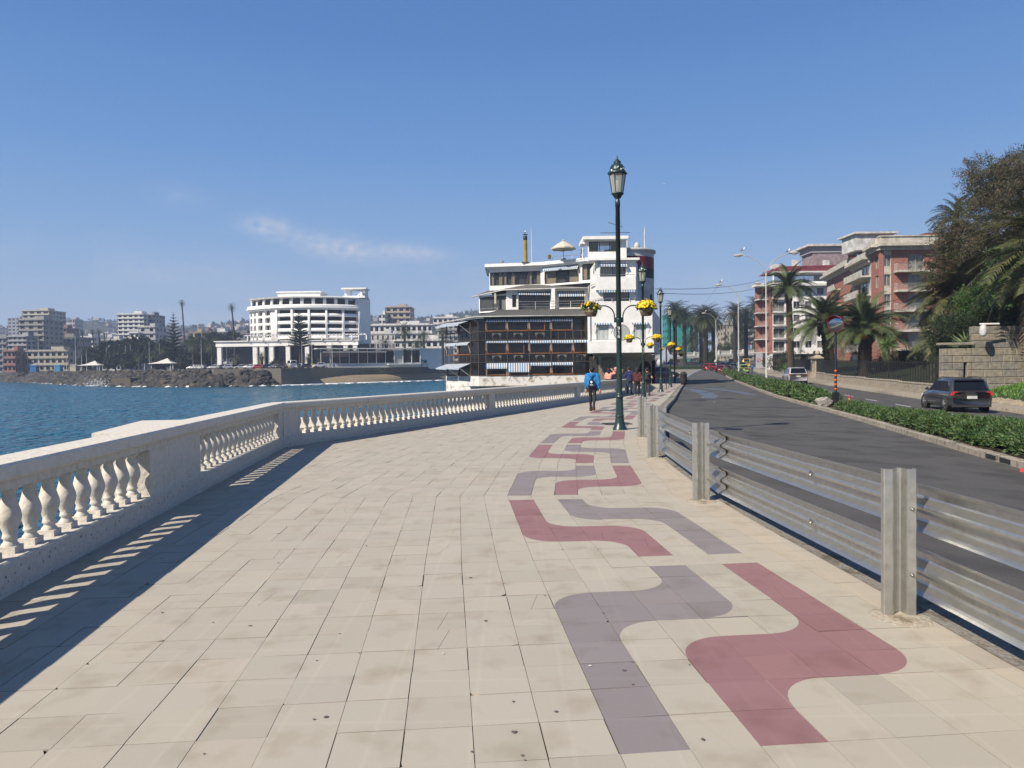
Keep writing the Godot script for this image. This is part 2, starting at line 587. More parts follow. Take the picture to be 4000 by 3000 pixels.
# which colour a tile has; a corner tile also tells in which corner its quarter circle is centred
func tile_kind(odd: bool, c: int, r: int) -> Array:
	if r > 8:
		return [BEIGE]
	if odd:
		r = 8 - r
	var bands := [[0, 5, SLATE], [2, 2, ROSE]]
	if odd:
		bands = [[0, 5, ROSE], [2, 2, SLATE]]
	for b in bands:
		var c0: int = b[0]
		var h: int = b[1]          # lower of the two rows of the crosspiece
		var q: Array = []
		if c == c0 and r == h + 1:
			q = [b[2], BEIGE, 1, 0]
		elif c == c0 + 3 and r == h:
			q = [b[2], BEIGE, 0, 1]
		elif c == c0 + 1 and r == h - 1:
			q = [BEIGE, b[2], 1, 0]
		elif c == c0 + 2 and r == h + 2:
			q = [BEIGE, b[2], 0, 1]
		elif (c == c0 and r <= h) or (c == c0 + 3 and r > h) or ((r == h or r == h + 1) and c >= c0 and c <= c0 + 3):
			q = [b[2]]
		if q.size() > 0:
			if q.size() > 1 and odd:
				q[3] = 1 - q[3]
			return q
	return [BEIGE]

func tile_shape(st: SurfaceTool, k: int, c: int, r: int, kind: Array) -> void:
	var rows := 10.0
	var g := rng.randf_range(0.0008, 0.0024)
	if rng.randf() < 0.12:
		g *= 2.0
	var lift := rng.randf_range(-0.0016, 0.0016)
	var tip := rng.randf_range(-0.0016, 0.0016)
	var q: Array[Vector3] = []
	for o in [[0, 0], [1, 0], [1, 1], [0, 1]]:
		var w := lattice(k, c + o[0], (r + o[1]) / rows)
		var m := lattice(k, c + 0.5, (r + 0.5) / rows)
		w += (m - w) * (g / 0.15)
		q.append(p3(w.x, walk_y(w.y) + lift + (tip if o[0] == 1 else -tip), w.y))
	var down := Vector3(0, -0.03, 0)
	var tone := rng.randf_range(0.955, 1.035)
	var warm := rng.randf_range(-0.006, 0.006) + (0.03 if c > 6 else 0.0)
	if rng.randf() < 0.05:
		tone *= 0.93
	var paint := func(cc: Color) -> Color: return Color(cc.r * (tone + warm), cc.g * tone, cc.b * (tone - warm))
	flat(st)
	col = paint.call(kind[0])
	if kind.size() == 1:
		var ring: Array[Vector3] = [q[0], q[1], q[2], q[3]]
		if rng.randf() < 0.16:                        # a chipped corner
			var n := rng.randi() % 4
			var a: Vector3 = q[n]
			ring.clear()
			for i in 4:
				if i == n:
					ring.append(a.lerp(q[(n + 3) % 4], rng.randf_range(0.03, 0.14)))
					ring.append(a.lerp(q[(n + 1) % 4], rng.randf_range(0.03, 0.14)))
				else:
					ring.append(q[i])
		if rng.randf() < 0.05:                        # a cracked tile, in two halves
			var u := rng.randf_range(0.3, 0.7)
			var v := rng.randf_range(0.25, 0.75)
			var e := 0.004
			slab(st, [q[0], q[0].lerp(q[1], u - e), q[3].lerp(q[2], v - e), q[3]], down)
			slab(st, [q[0].lerp(q[1], u + e), q[1], q[2], q[3].lerp(q[2], v + e)], down)
		else:
			slab(st, ring, down)
		return
	else:
		var at := func(u: float, v: float) -> Vector3: return q[0].lerp(q[1], u).lerp(q[3].lerp(q[2], u), v)
		var cu: int = kind[2]
		var cv: int = kind[3]
		var mid: Vector3 = at.call(cu, cv)
		var far: Vector3 = at.call(1 - cu, 1 - cv)
		var last := Vector3.ZERO
		for i in 9:
			var t := PI / 2 * i / 8.0
			var uu := absf(cu - cos(t))
			var vv := absf(cv - sin(t))
			var e: Vector3 = at.call(uu, vv)
			if i > 0:
				col = paint.call(kind[0])
				tri(st, mid, last, e)
				col = paint.call(kind[1])
				tri(st, last, e, far)
			last = e
	col = paint.call(kind[0]) * 0.8
	for i in 4:
		var j := (i + 1) % 4
		quad(st, q[i] + down, q[j] + down, q[j], q[i])

func slab(st: SurfaceTool, ring: Array, down: Vector3) -> void:
	var keep := col
	for i in range(1, ring.size() - 1):
		tri(st, ring[0], ring[i + 1], ring[i])
	col = keep * 0.9
	for i in ring.size():
		var j := (i + 1) % ring.size()
		quad(st, ring[i] + down, ring[j] + down, ring[j], ring[i])
	col = keep

func make_paving() -> void:
	var bed := mb()
	col = Color.WHITE
	strip(bed, -3.0, 80.0, 2.0, func(z): return lut(SEA_WALL, z) - 0.3, func(z): return lut(KERB, z) - 0.02, func(_x, z): return walk_y(z) - 0.011, 2)
	var floor_ := structure("promenade", bed, mat("mortar_bed", Color.WHITE, 0.95, 0.0, "mortar", 0.3))
	var tm := mat("tile", Color(1.09, 1.09, 1.09), 0.82, 0.0, "speck", 2.3, "grime", 0.22, 0.12, "speck")
	tm.albedo_color = Color(1, 1, 1)
	var list := []
	for k in PATH.size() - 1:
		for c in range(-24, 18):
			for r in 10:
				var w := lattice(k, c + 0.5, (r + 0.5) / 10.0)
				if w.x < lut(SEA_WALL, w.y) - 0.2 or w.x > lut(KERB, w.y) - 0.2 or w.y < -2.5 or w.y > 78:
					continue
				var seen := w.y > 2.65 and absf(w.x) < 0.74 * w.y
				list.append([w.y if seen else w.y + 1000.0, k, c, r])
	list.sort_custom(func(a, b): return a[0] < b[0])
	var rest := mb()
	var single := 0
	for e in list:
		var kind := tile_kind(int(e[1]) % 2 == 1, e[2], e[3])
		if single < 300 and e[0] < 900.0:
			var st := mb()
			tile_shape(st, e[1], e[2], e[3], kind)
			put("paving_tile", st, tm, floor_)
			single += 1
		else:
			tile_shape(rest, e[1], e[2], e[3], kind)
	put("paving_tiles", rest, tm, floor_, "stuff")
	var spots := mb()
	smooth(spots)
	for k in 46:                                  # trodden gum and small droppings
		var zz := 2.9 + 14.0 * rng.randf() * rng.randf()
		var xx := rng.randf_range(-0.55, 0.35) * zz
		if xx < lut(SEA_WALL, zz) + 0.2 or xx > lut(KERB, zz) - 0.6:
			continue
		col = vary(c3(0.10, 0.085, 0.085), 0.3) if rng.randf() < 0.93 else c3(0.5, 0.5, 0.48)
		var r := rng.randf_range(0.004, 0.013)
		var last := Vector3.ZERO
		for i in 9:
			var a := TAU * i / 8.0
			var e := p3(xx + cos(a) * r * rng.randf_range(0.7, 1.3), walk_y(zz) + 0.0035, zz + sin(a) * r * rng.randf_range(0.6, 1.2))
			if i > 0:
				tri(spots, p3(xx, walk_y(zz) + 0.005, zz), last, e)
			last = e
	put("gum_spots", spots, mats["plain"], floor_, "stuff")
	# bare concrete margin and kerb along the road
	var st := mb()
	col = c3(0.25, 0.23, 0.195)
	strip(st, -3.0, 90.0, 1.5, func(z): return lut(KERB, z) - 0.34, func(z): return lut(KERB, z) - 0.15, func(_x, z): return walk_y(z) + 0.005, 1)
	structure("concrete_margin", st, mats["concrete"])
	var z := -3.0
	var base := mb()
	col = c3(0.3, 0.3, 0.3)
	strip(base, -3.0, 90.0, 1.5, func(zz): return lut(KERB, zz) - 0.15, func(zz): return lut(KERB, zz) + 0.012, func(_x, zz): return walk_y(zz) - 0.03, 1)
	var kerb := structure("kerb", base, mats["concrete"])
	while z < 88.0:
		st = mb()
		col = vary(c3(0.33, 0.31, 0.27), 0.1)
		var z1 := z + 0.985
		var a0 := lut(KERB, z)
		var a1 := lut(KERB, z1)
		flat(st)
		var y0 := walk_y(z)
		var y1 := walk_y(z1)
		quad(st, p3(a0 - 0.148, y0, z), p3(a1 - 0.148, y1, z1), p3(a1 - 0.02, y1, z1), p3(a0 - 0.02, y0, z))
		quad(st, p3(a0 - 0.02, y0, z), p3(a1 - 0.02, y1, z1), p3(a1 + 0.01, y1 - 0.03, z1), p3(a0 + 0.01, y0 - 0.03, z))
		quad(st, p3(a0 + 0.01, y0 - 0.03, z), p3(a1 + 0.01, y1 - 0.03, z1), p3(a1 + 0.02, y1 - 0.6, z1), p3(a0 + 0.02, y0 - 0.6, z))
		for e in [[a0, y0, z], [a1, y1, z1]]:
			quad(st, p3(e[0] - 0.148, e[1] - 0.2, e[2]), p3(e[0] - 0.148, e[1], e[2]), p3(e[0] - 0.02, e[1], e[2]), p3(e[0] + 0.02, e[1] - 0.6, e[2]))
		put("kerb_stone", st, mats["concrete"], kerb)
		z += 1.0

# ---------------------------------------------------------------- white balustrade on the sea side
func along(pts: Array, s: float) -> Array:      # point and direction at distance s along a line of [x, z]
	var left := s
	for i in pts.size() - 1:
		var a := Vector2(pts[i][0], pts[i][1])
		var b := Vector2(pts[i + 1][0], pts[i + 1][1])
		var l := a.distance_to(b)
		if left <= l or i == pts.size() - 2:
			return [a + (b - a).normalized() * left, (b - a).normalized()]
		left -= l
	return []

func wall_run(st: SurfaceTool, pts: Array, s0: float, s1: float, prof: Array) -> void:   # prof: [to the sea side, height], closed
	var n := maxi(1, int(ceil((s1 - s0) / 1.2)))
	var at := func(s: float) -> Array:
		var e := along(pts, s)
		var p: Vector2 = e[0]
		var d: Vector2 = e[1]
		var sea := Vector2(-d.y, d.x)
		var ring := []
		for q in prof:
			var w: Vector2 = p + sea * q[0]
			ring.append(p3(w.x, walk_y(p.y) + q[1], w.y))
		return ring
	flat(st)
	var last: Array = at.call(s0)
	var cap := func(ring: Array) -> void:
		for i in range(1, ring.size() - 1):
			tri(st, ring[0], ring[i], ring[i + 1])
	cap.call(last)
	for k in n:
		var ring: Array = at.call(lerpf(s0, s1, (k + 1.0) / n))
		for i in prof.size():
			var j := (i + 1) % prof.size()
			quad(st, last[i], last[j], ring[j], ring[i])
		last = ring
	cap.call(last)

func make_balustrade() -> void:
	var wm := mat("balustrade_paint", Color.WHITE, 0.85, 0.0, "soft", 0.9, "grime", 0.5, 0.4, "height")
	var white := c3(0.60, 0.565, 0.50)
	# a turned baluster on its square foot, y from 0.25 up to 0.77
	var st := mb()
	col = white
	lathe(st, [[0.058, 0.30], [0.06, 0.315], [0.043, 0.335], [0.04, 0.35], [0.055, 0.362], [0.05, 0.38], [0.046, 0.40], [0.058, 0.44], [0.078, 0.495], [0.083, 0.53], [0.078, 0.565], [0.062, 0.62], [0.05, 0.67], [0.044, 0.705], [0.046, 0.72], [0.058, 0.73], [0.058, 0.745]], 14)
	box(st, Vector3(0, 0.275, 0), Vector3(0.13, 0.055, 0.13))
	box(st, Vector3(0, 0.757, 0), Vector3(0.13, 0.03, 0.13))
	st.generate_normals()
	var bal := st.commit()
	var cap_prof := [[-0.035, 0.85], [-0.05, 0.87], [-0.05, 0.955], [-0.03, 0.975], [0.33, 0.975], [0.35, 0.955], [0.35, 0.87], [0.33, 0.85]]
	var frieze := [[0.015, 0.771], [0.015, 0.852], [0.275, 0.852], [0.275, 0.771]]
	var plinth := [[0.0, -0.25], [0.0, 0.235], [0.015, 0.249], [0.275, 0.249], [0.29, 0.235], [0.29, -0.25]]
	var pier := [[0.012, 0.247], [0.012, 0.773], [0.278, 0.773], [0.278, 0.247]]
	var near_pts := [[-2.72, -3.0], [-4.93, 15.4]]
	var far_pts := [[-4.93, 15.4], [8.6, 48.2], [11.3, 60.0], [13.4, 73.0]]
	var lowest := [[-4.98, -3.0], [-4.98, 15.4]]
	for part in [["white concrete balustrade on the left in front of the sea, nearest stretch before the bend", near_pts, [[0.0, 0.3], [5.75, 6.1], [11.05, 12.85], [18.1, 18.53]], 18.53, false], ["long white concrete balustrade beyond the bend, running towards the ship-shaped building", far_pts, [[0.02, 0.5], [10.85, 11.35], [21.3, 21.8], [31.8, 32.3], [47.4, 47.9], [60.2, 60.75]], 60.75, true]]:
		var t := thing("balustrade", part[0], "balustrade")
		var pts: Array = part[1]
		var gaps: Array = part[2]
		for i in 2:
			pass
		st = mb()
		col = white
		wall_run(st, pts, 0.0, part[3], cap_prof)
		wall_run(st, pts, 0.0, part[3], frieze)
		put("cap_rail", st, wm, t)
		st = mb()
		col = white * 0.97
		wall_run(st, pts, 0.0, part[3], plinth)
		put("plinth", st, mat("plinth_paint", Color.WHITE, 0.9, 0.0, "soft", 0.9, "mould", 0.75, 0.4, "height"), t)
		for g in gaps:
			st = mb()
			col = white * 0.98
			wall_run(st, pts, g[0], g[1], pier)
			put("pier", st, wm, t)
		for i in gaps.size() - 1:
			var a: float = gaps[i][1]
			var b: float = gaps[i + 1][0]
			var n := int((b - a) / 0.285)
			for k in n:
				var e := along(pts, a + (b - a) * (k + 0.5) / n)
				var w: Vector2 = e[0] + Vector2(-e[1].y, e[1].x) * 0.145
				var o := put("baluster", bal, wm, t)
				o.position = p3(w.x, walk_y(w.y), w.y)
				o.rotation.y = atan2(e[1].x, e[1].y) * -1.0 + rng.randf_range(-0.06, 0.06)
	# the sea wall that carries it and the projecting platform on the sea side
	st = mb()
	col = c3(0.42, 0.40, 0.36)
	wall_run(st, near_pts, 0.0, 18.5, [[0.02, -5.0], [0.02, -0.24], [0.4, -0.24], [0.5, -5.0]])
	wall_run(st, far_pts, 0.0, 60.7, [[0.02, -5.0], [0.02, -0.24], [0.4, -0.24], [0.5, -5.0]])
	structure("sea_wall", st, mats["concrete"])
	st = mb()
	col = white
	prism(st, [[-5.25, -15.3], [-9.3, -15.8], [-10.2, -19.7], [-3.6, -20.4]], -4.5, 0.24, "xz")
	tag(put("wall_platform", st, wm), "white concrete platform jutting out over the sea behind the near balustrade", "platform")

# ---------------------------------------------------------------- steel guardrail
func make_guardrail() -> void:
	var steel := mat("galvanised", c3(0.56, 0.56, 0.53), 0.4, 0.9, "soft", 0.8, "grime", 0.9)
	var t := thing("guardrail", "grey galvanised steel guardrail of two stacked beams between promenade and road", "guardrail")
	var posts := [[2.55, 0.55], [2.45, 4.52], [2.26, 8.58], [2.51, 12.78], [3.02, 16.68]]
	var line: Array = []
	for q in [[2.95, -3.2], [2.72, 0.55], [2.62, 4.52], [2.44, 8.58], [2.68, 12.78], [3.17, 16.68]]:
		line.append(q)
	var prof := [[0.0, 0.31], [0.012, 0.298], [0.03, 0.285], [0.078, 0.262], [0.083, 0.25], [0.083, 0.215], [0.078, 0.205], [0.022, 0.172], [0.016, 0.16], [0.016, 0.148], [0.022, 0.138], [0.078, 0.105], [0.083, 0.095], [0.083, 0.06], [0.078, 0.048], [0.03, 0.025], [0.012, 0.012], [0.0, 0.0]]
	for i in line.size() - 1:
		for level in [0.525, 0.11]:
			var st := mb()
			col = vary(Color.WHITE, 0.05)
			flat(st)
			var n := 6
			var rings := []
			for k in n + 1:
				var f := float(k) / n
				var p := Vector2(line[i][0], line[i][1]).lerp(Vector2(line[i + 1][0], line[i + 1][1]), f)
				# ease the bend at the posts
				var d0 := (Vector2(line[i + 1][0], line[i + 1][1]) - Vector2(line[i][0], line[i][1])).normalized()
				p += d0 * (-0.12 if k == 0 else 0.0)
				var side := Vector2(d0.y, -d0.x)
				var ring := []
				for q in prof:
					var w: Vector2 = p + side * (q[0] + (0.004 if i % 2 == 0 else 0.0))
					ring.append(p3(w.x, walk_y(p.y) + level + q[1], w.y))
				for m in range(prof.size() - 1, -1, -1):
					var w: Vector2 = p + side * (prof[m][0] + 0.005 + (0.004 if i % 2 == 0 else 0.0))
					ring.append(p3(w.x, walk_y(p.y) + level + prof[m][1], w.y))
				rings.append(ring)
			for k in n:
				for m in rings[0].size():
					var j: int = (m + 1) % rings[0].size()
					quad(st, rings[k][m], rings[k][j], rings[k + 1][j], rings[k + 1][m])
			put("beam", st, steel, t)
	for q in posts:
		# folded channel, open to the walkway, with lips
		var st := mb()
		col = vary(c3(1.08, 1.1, 1.12), 0.04)
		var sec := [[-0.100, 0.045], [-0.100, 0.0], [-0.094, -0.004], [-0.048, -0.004], [-0.040, 0.002], [-0.004, 0.058], [0.004, 0.062], [0.018, 0.062], [0.026, 0.056], [0.040, 0.008], [0.046, 0.0], [0.094, 0.0], [0.100, 0.005], [0.100, 0.05]]
		var poly := []
		for e in sec:
			poly.append(e)
		for m in range(sec.size() - 1, -1, -1):
			poly.append([sec[m][0] * 0.955, sec[m][1] + 0.006])
		flat(st)
		for m in poly.size():
			var a = poly[m]
			var b = poly[(m + 1) % poly.size()]
			quad(st, Vector3(a[0], -0.3, -a[1]), Vector3(b[0], -0.3, -b[1]), Vector3(b[0], 0.945, -b[1]), Vector3(a[0], 0.945, -a[1]))
		flat(st)
		for m in sec.size() - 1:
			var a = poly[m]
			var b = poly[m + 1]
			var c = poly[poly.size() - 2 - m]
			var d = poly[poly.size() - 1 - m]
			quad(st, Vector3(a[0], 0.945, -a[1]), Vector3(b[0], 0.945, -b[1]), Vector3(c[0], 0.945, -c[1]), Vector3(d[0], 0.945, -d[1]))
		var o := put("post", st, steel, t)
		o.position = p3(q[0], walk_y(q[1]), q[1])
		o.rotation.y = -0.12
		for y in [0.69, 0.27]:
			var bolt := mb()
			col = c3(0.5, 0.48, 0.45)
			xf = Transform3D(Basis(Vector3.RIGHT, PI / 2), Vector3(0.072, y, -0.002))
			lathe(bolt, [[0.0, 0.02], [0.011, 0.018], [0.011, 0.0], [0.02, -0.002], [0.02, -0.006]], 8)
			put("bolt", bolt, steel, o)
			bolt = mb()
			xf = Transform3D(Basis(Vector3.RIGHT, PI / 2), Vector3(-0.07, y + 0.02, -0.004))
			lathe(bolt, [[0.0, 0.003], [0.011, 0.002], [0.011, -0.002]], 8)
			put("bolt", bolt, steel, o)
			xf = Transform3D()
		# the spacer that holds the beams off the post
		for y in [0.68, 0.265]:
			var sp := mb()
			col = c3(0.42, 0.41, 0.38)
			box(sp, Vector3(0.03, y, -0.115), Vector3(0.09, 0.24, 0.1))
			put("spacer", sp, steel, o)
		var foot := mb()
		col = c3(0.4, 0.36, 0.29)
		lathe(foot, [[0.19, 0.001], [0.17, 0.008], [0.1, 0.014], [0.0, 0.014]], 9)
		put("mortar_foot", foot, mats["concrete"], o)
	# bolt heads midway on the beams
	for i in line.size() - 1:
		for level in [0.525, 0.11]:
			var st := mb()
			col = c3(0.5, 0.47, 0.43)
			var f := 0.4
			var p := Vector2(line[i][0], line[i][1]).lerp(Vector2(line[i + 1][0], line[i + 1][1]), f)
			var d := (Vector2(line[i + 1][0], line[i + 1][1]) - Vector2(line[i][0], line[i][1])).normalized()
			var w := p + Vector2(d.y, -d.x) * 0.014
			xf = Transform3D(Basis(Vector3.FORWARD, PI / 2), p3(w.x, walk_y(p.y) + level + 0.155, w.y))
			lathe(st, [[0.022, -0.01], [0.022, 0.0], [0.012, 0.004], [0.012, 0.022], [0.0, 0.024]], 8)
			xf = Transform3D()
			put("bolt", st, steel, t)

# ---------------------------------------------------------------- green lamp posts with flower baskets
func make_lamps() -> void:
	var green := mat("lamp_paint", c3(0.018, 0.045, 0.045), 0.35, 0.0, "grain", 2.0)
	var glass := mat("lamp_glass", c3(0.42, 0.41, 0.34), 0.25)
	glass.transparency = BaseMaterial3D.TRANSPARENCY_ALPHA
	glass.albedo_color.a = 0.55
	var t := thing("street_lamp", "dark green lantern post numbered 916 nearest to the guardrail, tallest in view", "street lamp", p3(2.84, walk_y(18.96), 18.96), 0.0, "green lamp posts along the promenade")
	var st := mb()
	col = Color.WHITE
	lathe(st, [[0.185, -0.05], [0.185, 0.045], [0.165, 0.06], [0.165, 0.075], [0.15, 0.09], [0.125, 0.2], [0.112, 0.3], [0.11, 0.335], [0.125, 0.345], [0.125, 0.365], [0.108, 0.375]], 20)
	put("base", st, green, t)
	st = mb()
	smooth(st)
	for k in 14:                                # fluted shaft
		var a := TAU * k / 14
		col = Color.WHITE
		tube(st, [Vector3(cos(a) * 0.086, 0.37, sin(a) * 0.086), Vector3(cos(a) * 0.072, 0.83, sin(a) * 0.072)], [0.021, 0.018], 6)
	lathe(st, [[0.088, 0.37], [0.075, 0.83]], 14)
	lathe(st, [[0.09, 0.82], [0.108, 0.835], [0.108, 0.865], [0.095, 0.88], [0.085, 0.9], [0.088, 0.93], [0.078, 0.95]], 16)
	put("fluted_shaft", st, green, t)
	st = mb()
	lathe(st, [[0.074, 0.94], [0.058, 5.75], [0.066, 5.75], [0.066, 5.9], [0.05, 5.92], [0.05, 5.96]], 14)
	put("pole", st, green, t)
	# lantern
	st = mb()
	lathe(st, [[0.05, 5.95], [0.085, 5.97], [0.115, 6.03], [0.15, 6.06], [0.165, 6.075], [0.165, 6.095], [0.14, 6.105]], 6)
	for k in 6:
		var a := TAU * k / 6
		var d := Vector3(cos(a), 0, sin(a))
		tube(st, [d * 0.142 + Vector3(0, 6.09, 0), d * 0.215 + Vector3(0, 6.58, 0)], 0.014, 5)
	lathe(st, [[0.2, 6.57], [0.255, 6.58], [0.262, 6.60], [0.25, 6.625], [0.215, 6.66], [0.2, 6.7], [0.185, 6.76], [0.15, 6.82], [0.1, 6.855], [0.085, 6.865], [0.1, 6.88], [0.1, 6.895], [0.07, 6.93], [0.035, 6.96], [0.03, 6.975], [0.018, 7.0], [0.022, 7.02], [0.012, 7.05], [0.0, 7.07]], 6)
	var lantern := put("lantern", st, green, t)
	for k in 6:
		st = mb()
		flat(st)
		var a := TAU * k / 6
		var b := TAU * (k + 1) / 6
		var da := Vector3(cos(a), 0, sin(a))
		var db := Vector3(cos(b), 0, sin(b))
		quad(st, da * 0.138 + Vector3(0, 6.1, 0), db * 0.138 + Vector3(0, 6.1, 0), db * 0.21 + Vector3(0, 6.575, 0), da * 0.21 + Vector3(0, 6.575, 0))
		put("glass_pane", st, glass, lantern)
	st = mb()
	col = c3(0.7, 0.7, 0.66)
	lathe(st, [[0.02, 6.1], [0.045, 6.16], [0.06, 6.3], [0.05, 6.42], [0.0, 6.46]], 10)
	put("bulb", st, mats["plain"], lantern)
	col = c3(0.7, 0.7, 0.66)
	st = mb()
	for k in 16:                                # gull droppings on the cap
		var a := rng.randf_range(0, TAU)
		var y := rng.randf_range(6.6, 6.75)
		var r := lerpf(0.262, 0.19, (y - 6.6) / 0.15)
		ball(st, Vector3(cos(a) * r * 0.9, y, sin(a) * r * 0.9), Vector3(0.018, 0.025, 0.018) * rng.randf_range(0.5, 1.2), 6, 4)
	put("droppings", st, mats["plain"], lantern)
	col = Color.WHITE
	for s in [-1.0, 1.0]:
		st = mb()
		var pts := [Vector3(s * 0.11, 2.78, 0), Vector3(s * 0.11, 2.92, 0)]
		for k in 9:
			var a := PI / 2 * k / 8.0
			pts.append(Vector3(s * (0.11 + 0.27 * (1 - cos(a))), 2.92 + 0.29 * sin(a), 0))
		pts.append(Vector3(s * 0.56, 3.21, 0))
		tube(st, pts, 0.017, 8)
		box(st, Vector3(s * 0.085, 2.84, 0), Vector3(0.06, 0.13, 0.05))
		put("basket_arm", st, green, t)
	st = mb()
	lathe(st, [[0.078, 2.78], [0.082, 2.79], [0.082, 2.87], [0.078, 2.88]], 14)
	put("clamp", st, green, t)
	var at_list := [[2.84, 18.96], [6.95, 37.9], [10.3, 49.5], [13.75, 62.2], [18.3, 80.5], [19.2, 84.5]]
	var said := ["", "second dark green lantern post, numbered 917, behind the last guardrail post", "third dark green lantern post along the promenade, beside the round sign", "fourth dark green lantern post, standing beside the ship-shaped building", "fifth dark green lantern post, thin and dark before the palms", "farthest dark green lantern post, close behind the fifth one"]
	t.scale = Vector3(1, 1.021, 1)
	var lamps := [t]
	for i in range(1, 6):
		lamps.append(copy(t, p3(at_list[i][0], walk_y(at_list[i][1]), at_list[i][1]), 0.0, said[i]))
	for i in 2:                                 # the numbers painted on the first two
		for k in 3:
			var tm := TextMesh.new()
			tm.text = ["916", "917"][i][k]
			tm.font_size = 64
			tm.pixel_size = 0.0018
			tm.depth = 0.004
			var o := put("number", tm, mat("number_paint", c3(0.75, 0.75, 0.73), 0.6), lamps[i])
			o.position = Vector3(-0.012, 2.63 - 0.105 * k, 0.071)
	make_baskets(lamps)

func leaf_mesh(l: float, w: float, fold := 0.25) -> ArrayMesh:
	var st := mb()
	flat(st)
	col = Color.WHITE
	var a := Vector3(0, 0, 0)
	var b := Vector3(0, 0.12 * l, l * 0.5)
	var tip := Vector3(0, 0.0, l)
	for s in [-1.0, 1.0]:
		var e := Vector3(s * w * 0.5, 0.12 * l + fold * w * 0.5, l * 0.45)
		tri(st, a, b, e)
		tri(st, b, tip, e)
	st.generate_normals()
	return st.commit()

func turned(d: Vector3, roll: float, s: float, at: Vector3) -> Transform3D:    # z axis of a leaf along d
	var up := Vector3.UP if absf(d.normalized().y) < 0.95 else Vector3.RIGHT
	var b := Basis.looking_at(-d, up).rotated(d.normalized(), roll)
	return Transform3D(b.scaled(Vector3.ONE * s), at)

func rand_dir() -> Vector3:
	var v := Vector3(rng.randfn(), rng.randfn(), rng.randfn())
	return v.normalized()

func make_baskets(lamps: Array) -> void:
	var lm := leaf_mesh(0.07, 0.04)
	var st := mb()
	flat(st)
	col = Color.WHITE
	for k in 5:
		var a := TAU * k / 5
		var b := TAU * (k + 0.8) / 5
		tri(st, Vector3.ZERO, Vector3(cos(a), 0.25, sin(a)) * 0.032, Vector3(cos(b), 0.25, sin(b)) * 0.032)
	st.generate_normals()
	var fm := st.commit()
	for i in lamps.size():
		for s in [-1.0, 1.0]:
			var sparse: bool = i == 0 and s < 0
			var where := "left" if s < 0 else "right"
			var which: String = ["nearest", "second", "third", "fourth", "fifth", "farthest"][i]
			var at: Vector3 = lamps[i].position + Vector3(s * 0.73, 3.0, 0)
			var label := "flower basket %son the %s arm of the %s green lamp post" % ["with few blooms " if sparse else "of yellow flowers ", where, which]
			var t := thing("flower_basket", label, "flower basket", at, rng.randf() * TAU, "flower baskets on the lamp posts")
			var pot := mb()
			col = c3(0.13, 0.10, 0.07)
			lathe(pot, [[0.0, 0.0], [0.125, 0.0], [0.14, 0.02], [0.165, 0.11], [0.18, 0.2], [0.17, 0.2], [0.16, 0.17], [0.0, 0.17]], 18)
			col = c3(0.26, 0.22, 0.14)
			lathe(pot, [[0.160, 0.09], [0.172, 0.1], [0.18, 0.16], [0.176, 0.165]], 18)
			put("pot", pot, mats["concrete"], t)
			var hm := mb()
			col = c3(0.03, 0.03, 0.03)
			tube(hm, arc(8, func(f): return Vector3(-s * 0.0 + 0.178 * cos(PI * f), 0.19, 0.178 * sin(PI * f))), 0.008, 5)
			put("hoop", hm, mats["metal"], t)
			var leaves := []
			var tints := []
			for k in 420:
				var d := rand_dir()
				d.y = absf(d.y) * 0.75 - 0.12
				var r := rng.randf_range(0.1, 0.255)
				leaves.append(turned((d + rand_dir() * 0.6).normalized(), rng.randf() * TAU, rng.randf_range(0.7, 1.3), Vector3(d.x * r, 0.21 + maxf(d.y, -0.16) * r * 0.95, d.z * r)))
				tints.append(vary(c3(0.055, 0.10, 0.02), 0.35))
			scatter("foliage", lm, mats["foliage"], leaves, tints, t)
			var blooms := []
			tints = []
			for k in (50 if sparse else 300):
				var d := rand_dir()
				d.y = absf(d.y) * 0.8 - 0.05
				var r := rng.randf_range(0.2, 0.28)
				blooms.append(turned((d + rand_dir() * 0.4).normalized(), rng.randf() * TAU, rng.randf_range(0.7, 1.25), Vector3(d.x * r, 0.22 + d.y * r, d.z * r)) * Transform3D(Basis(Vector3.RIGHT, PI / 2)))
				tints.append(vary(pick([c3(0.82, 0.60, 0.01), c3(0.72, 0.48, 0.01), c3(0.85, 0.68, 0.04)]), 0.12) if not (sparse and rng.randf() < 0.4) else c3(0.6, 0.26, 0.02))
			scatter("blooms", fm, mats["foliage"], blooms, tints, t)

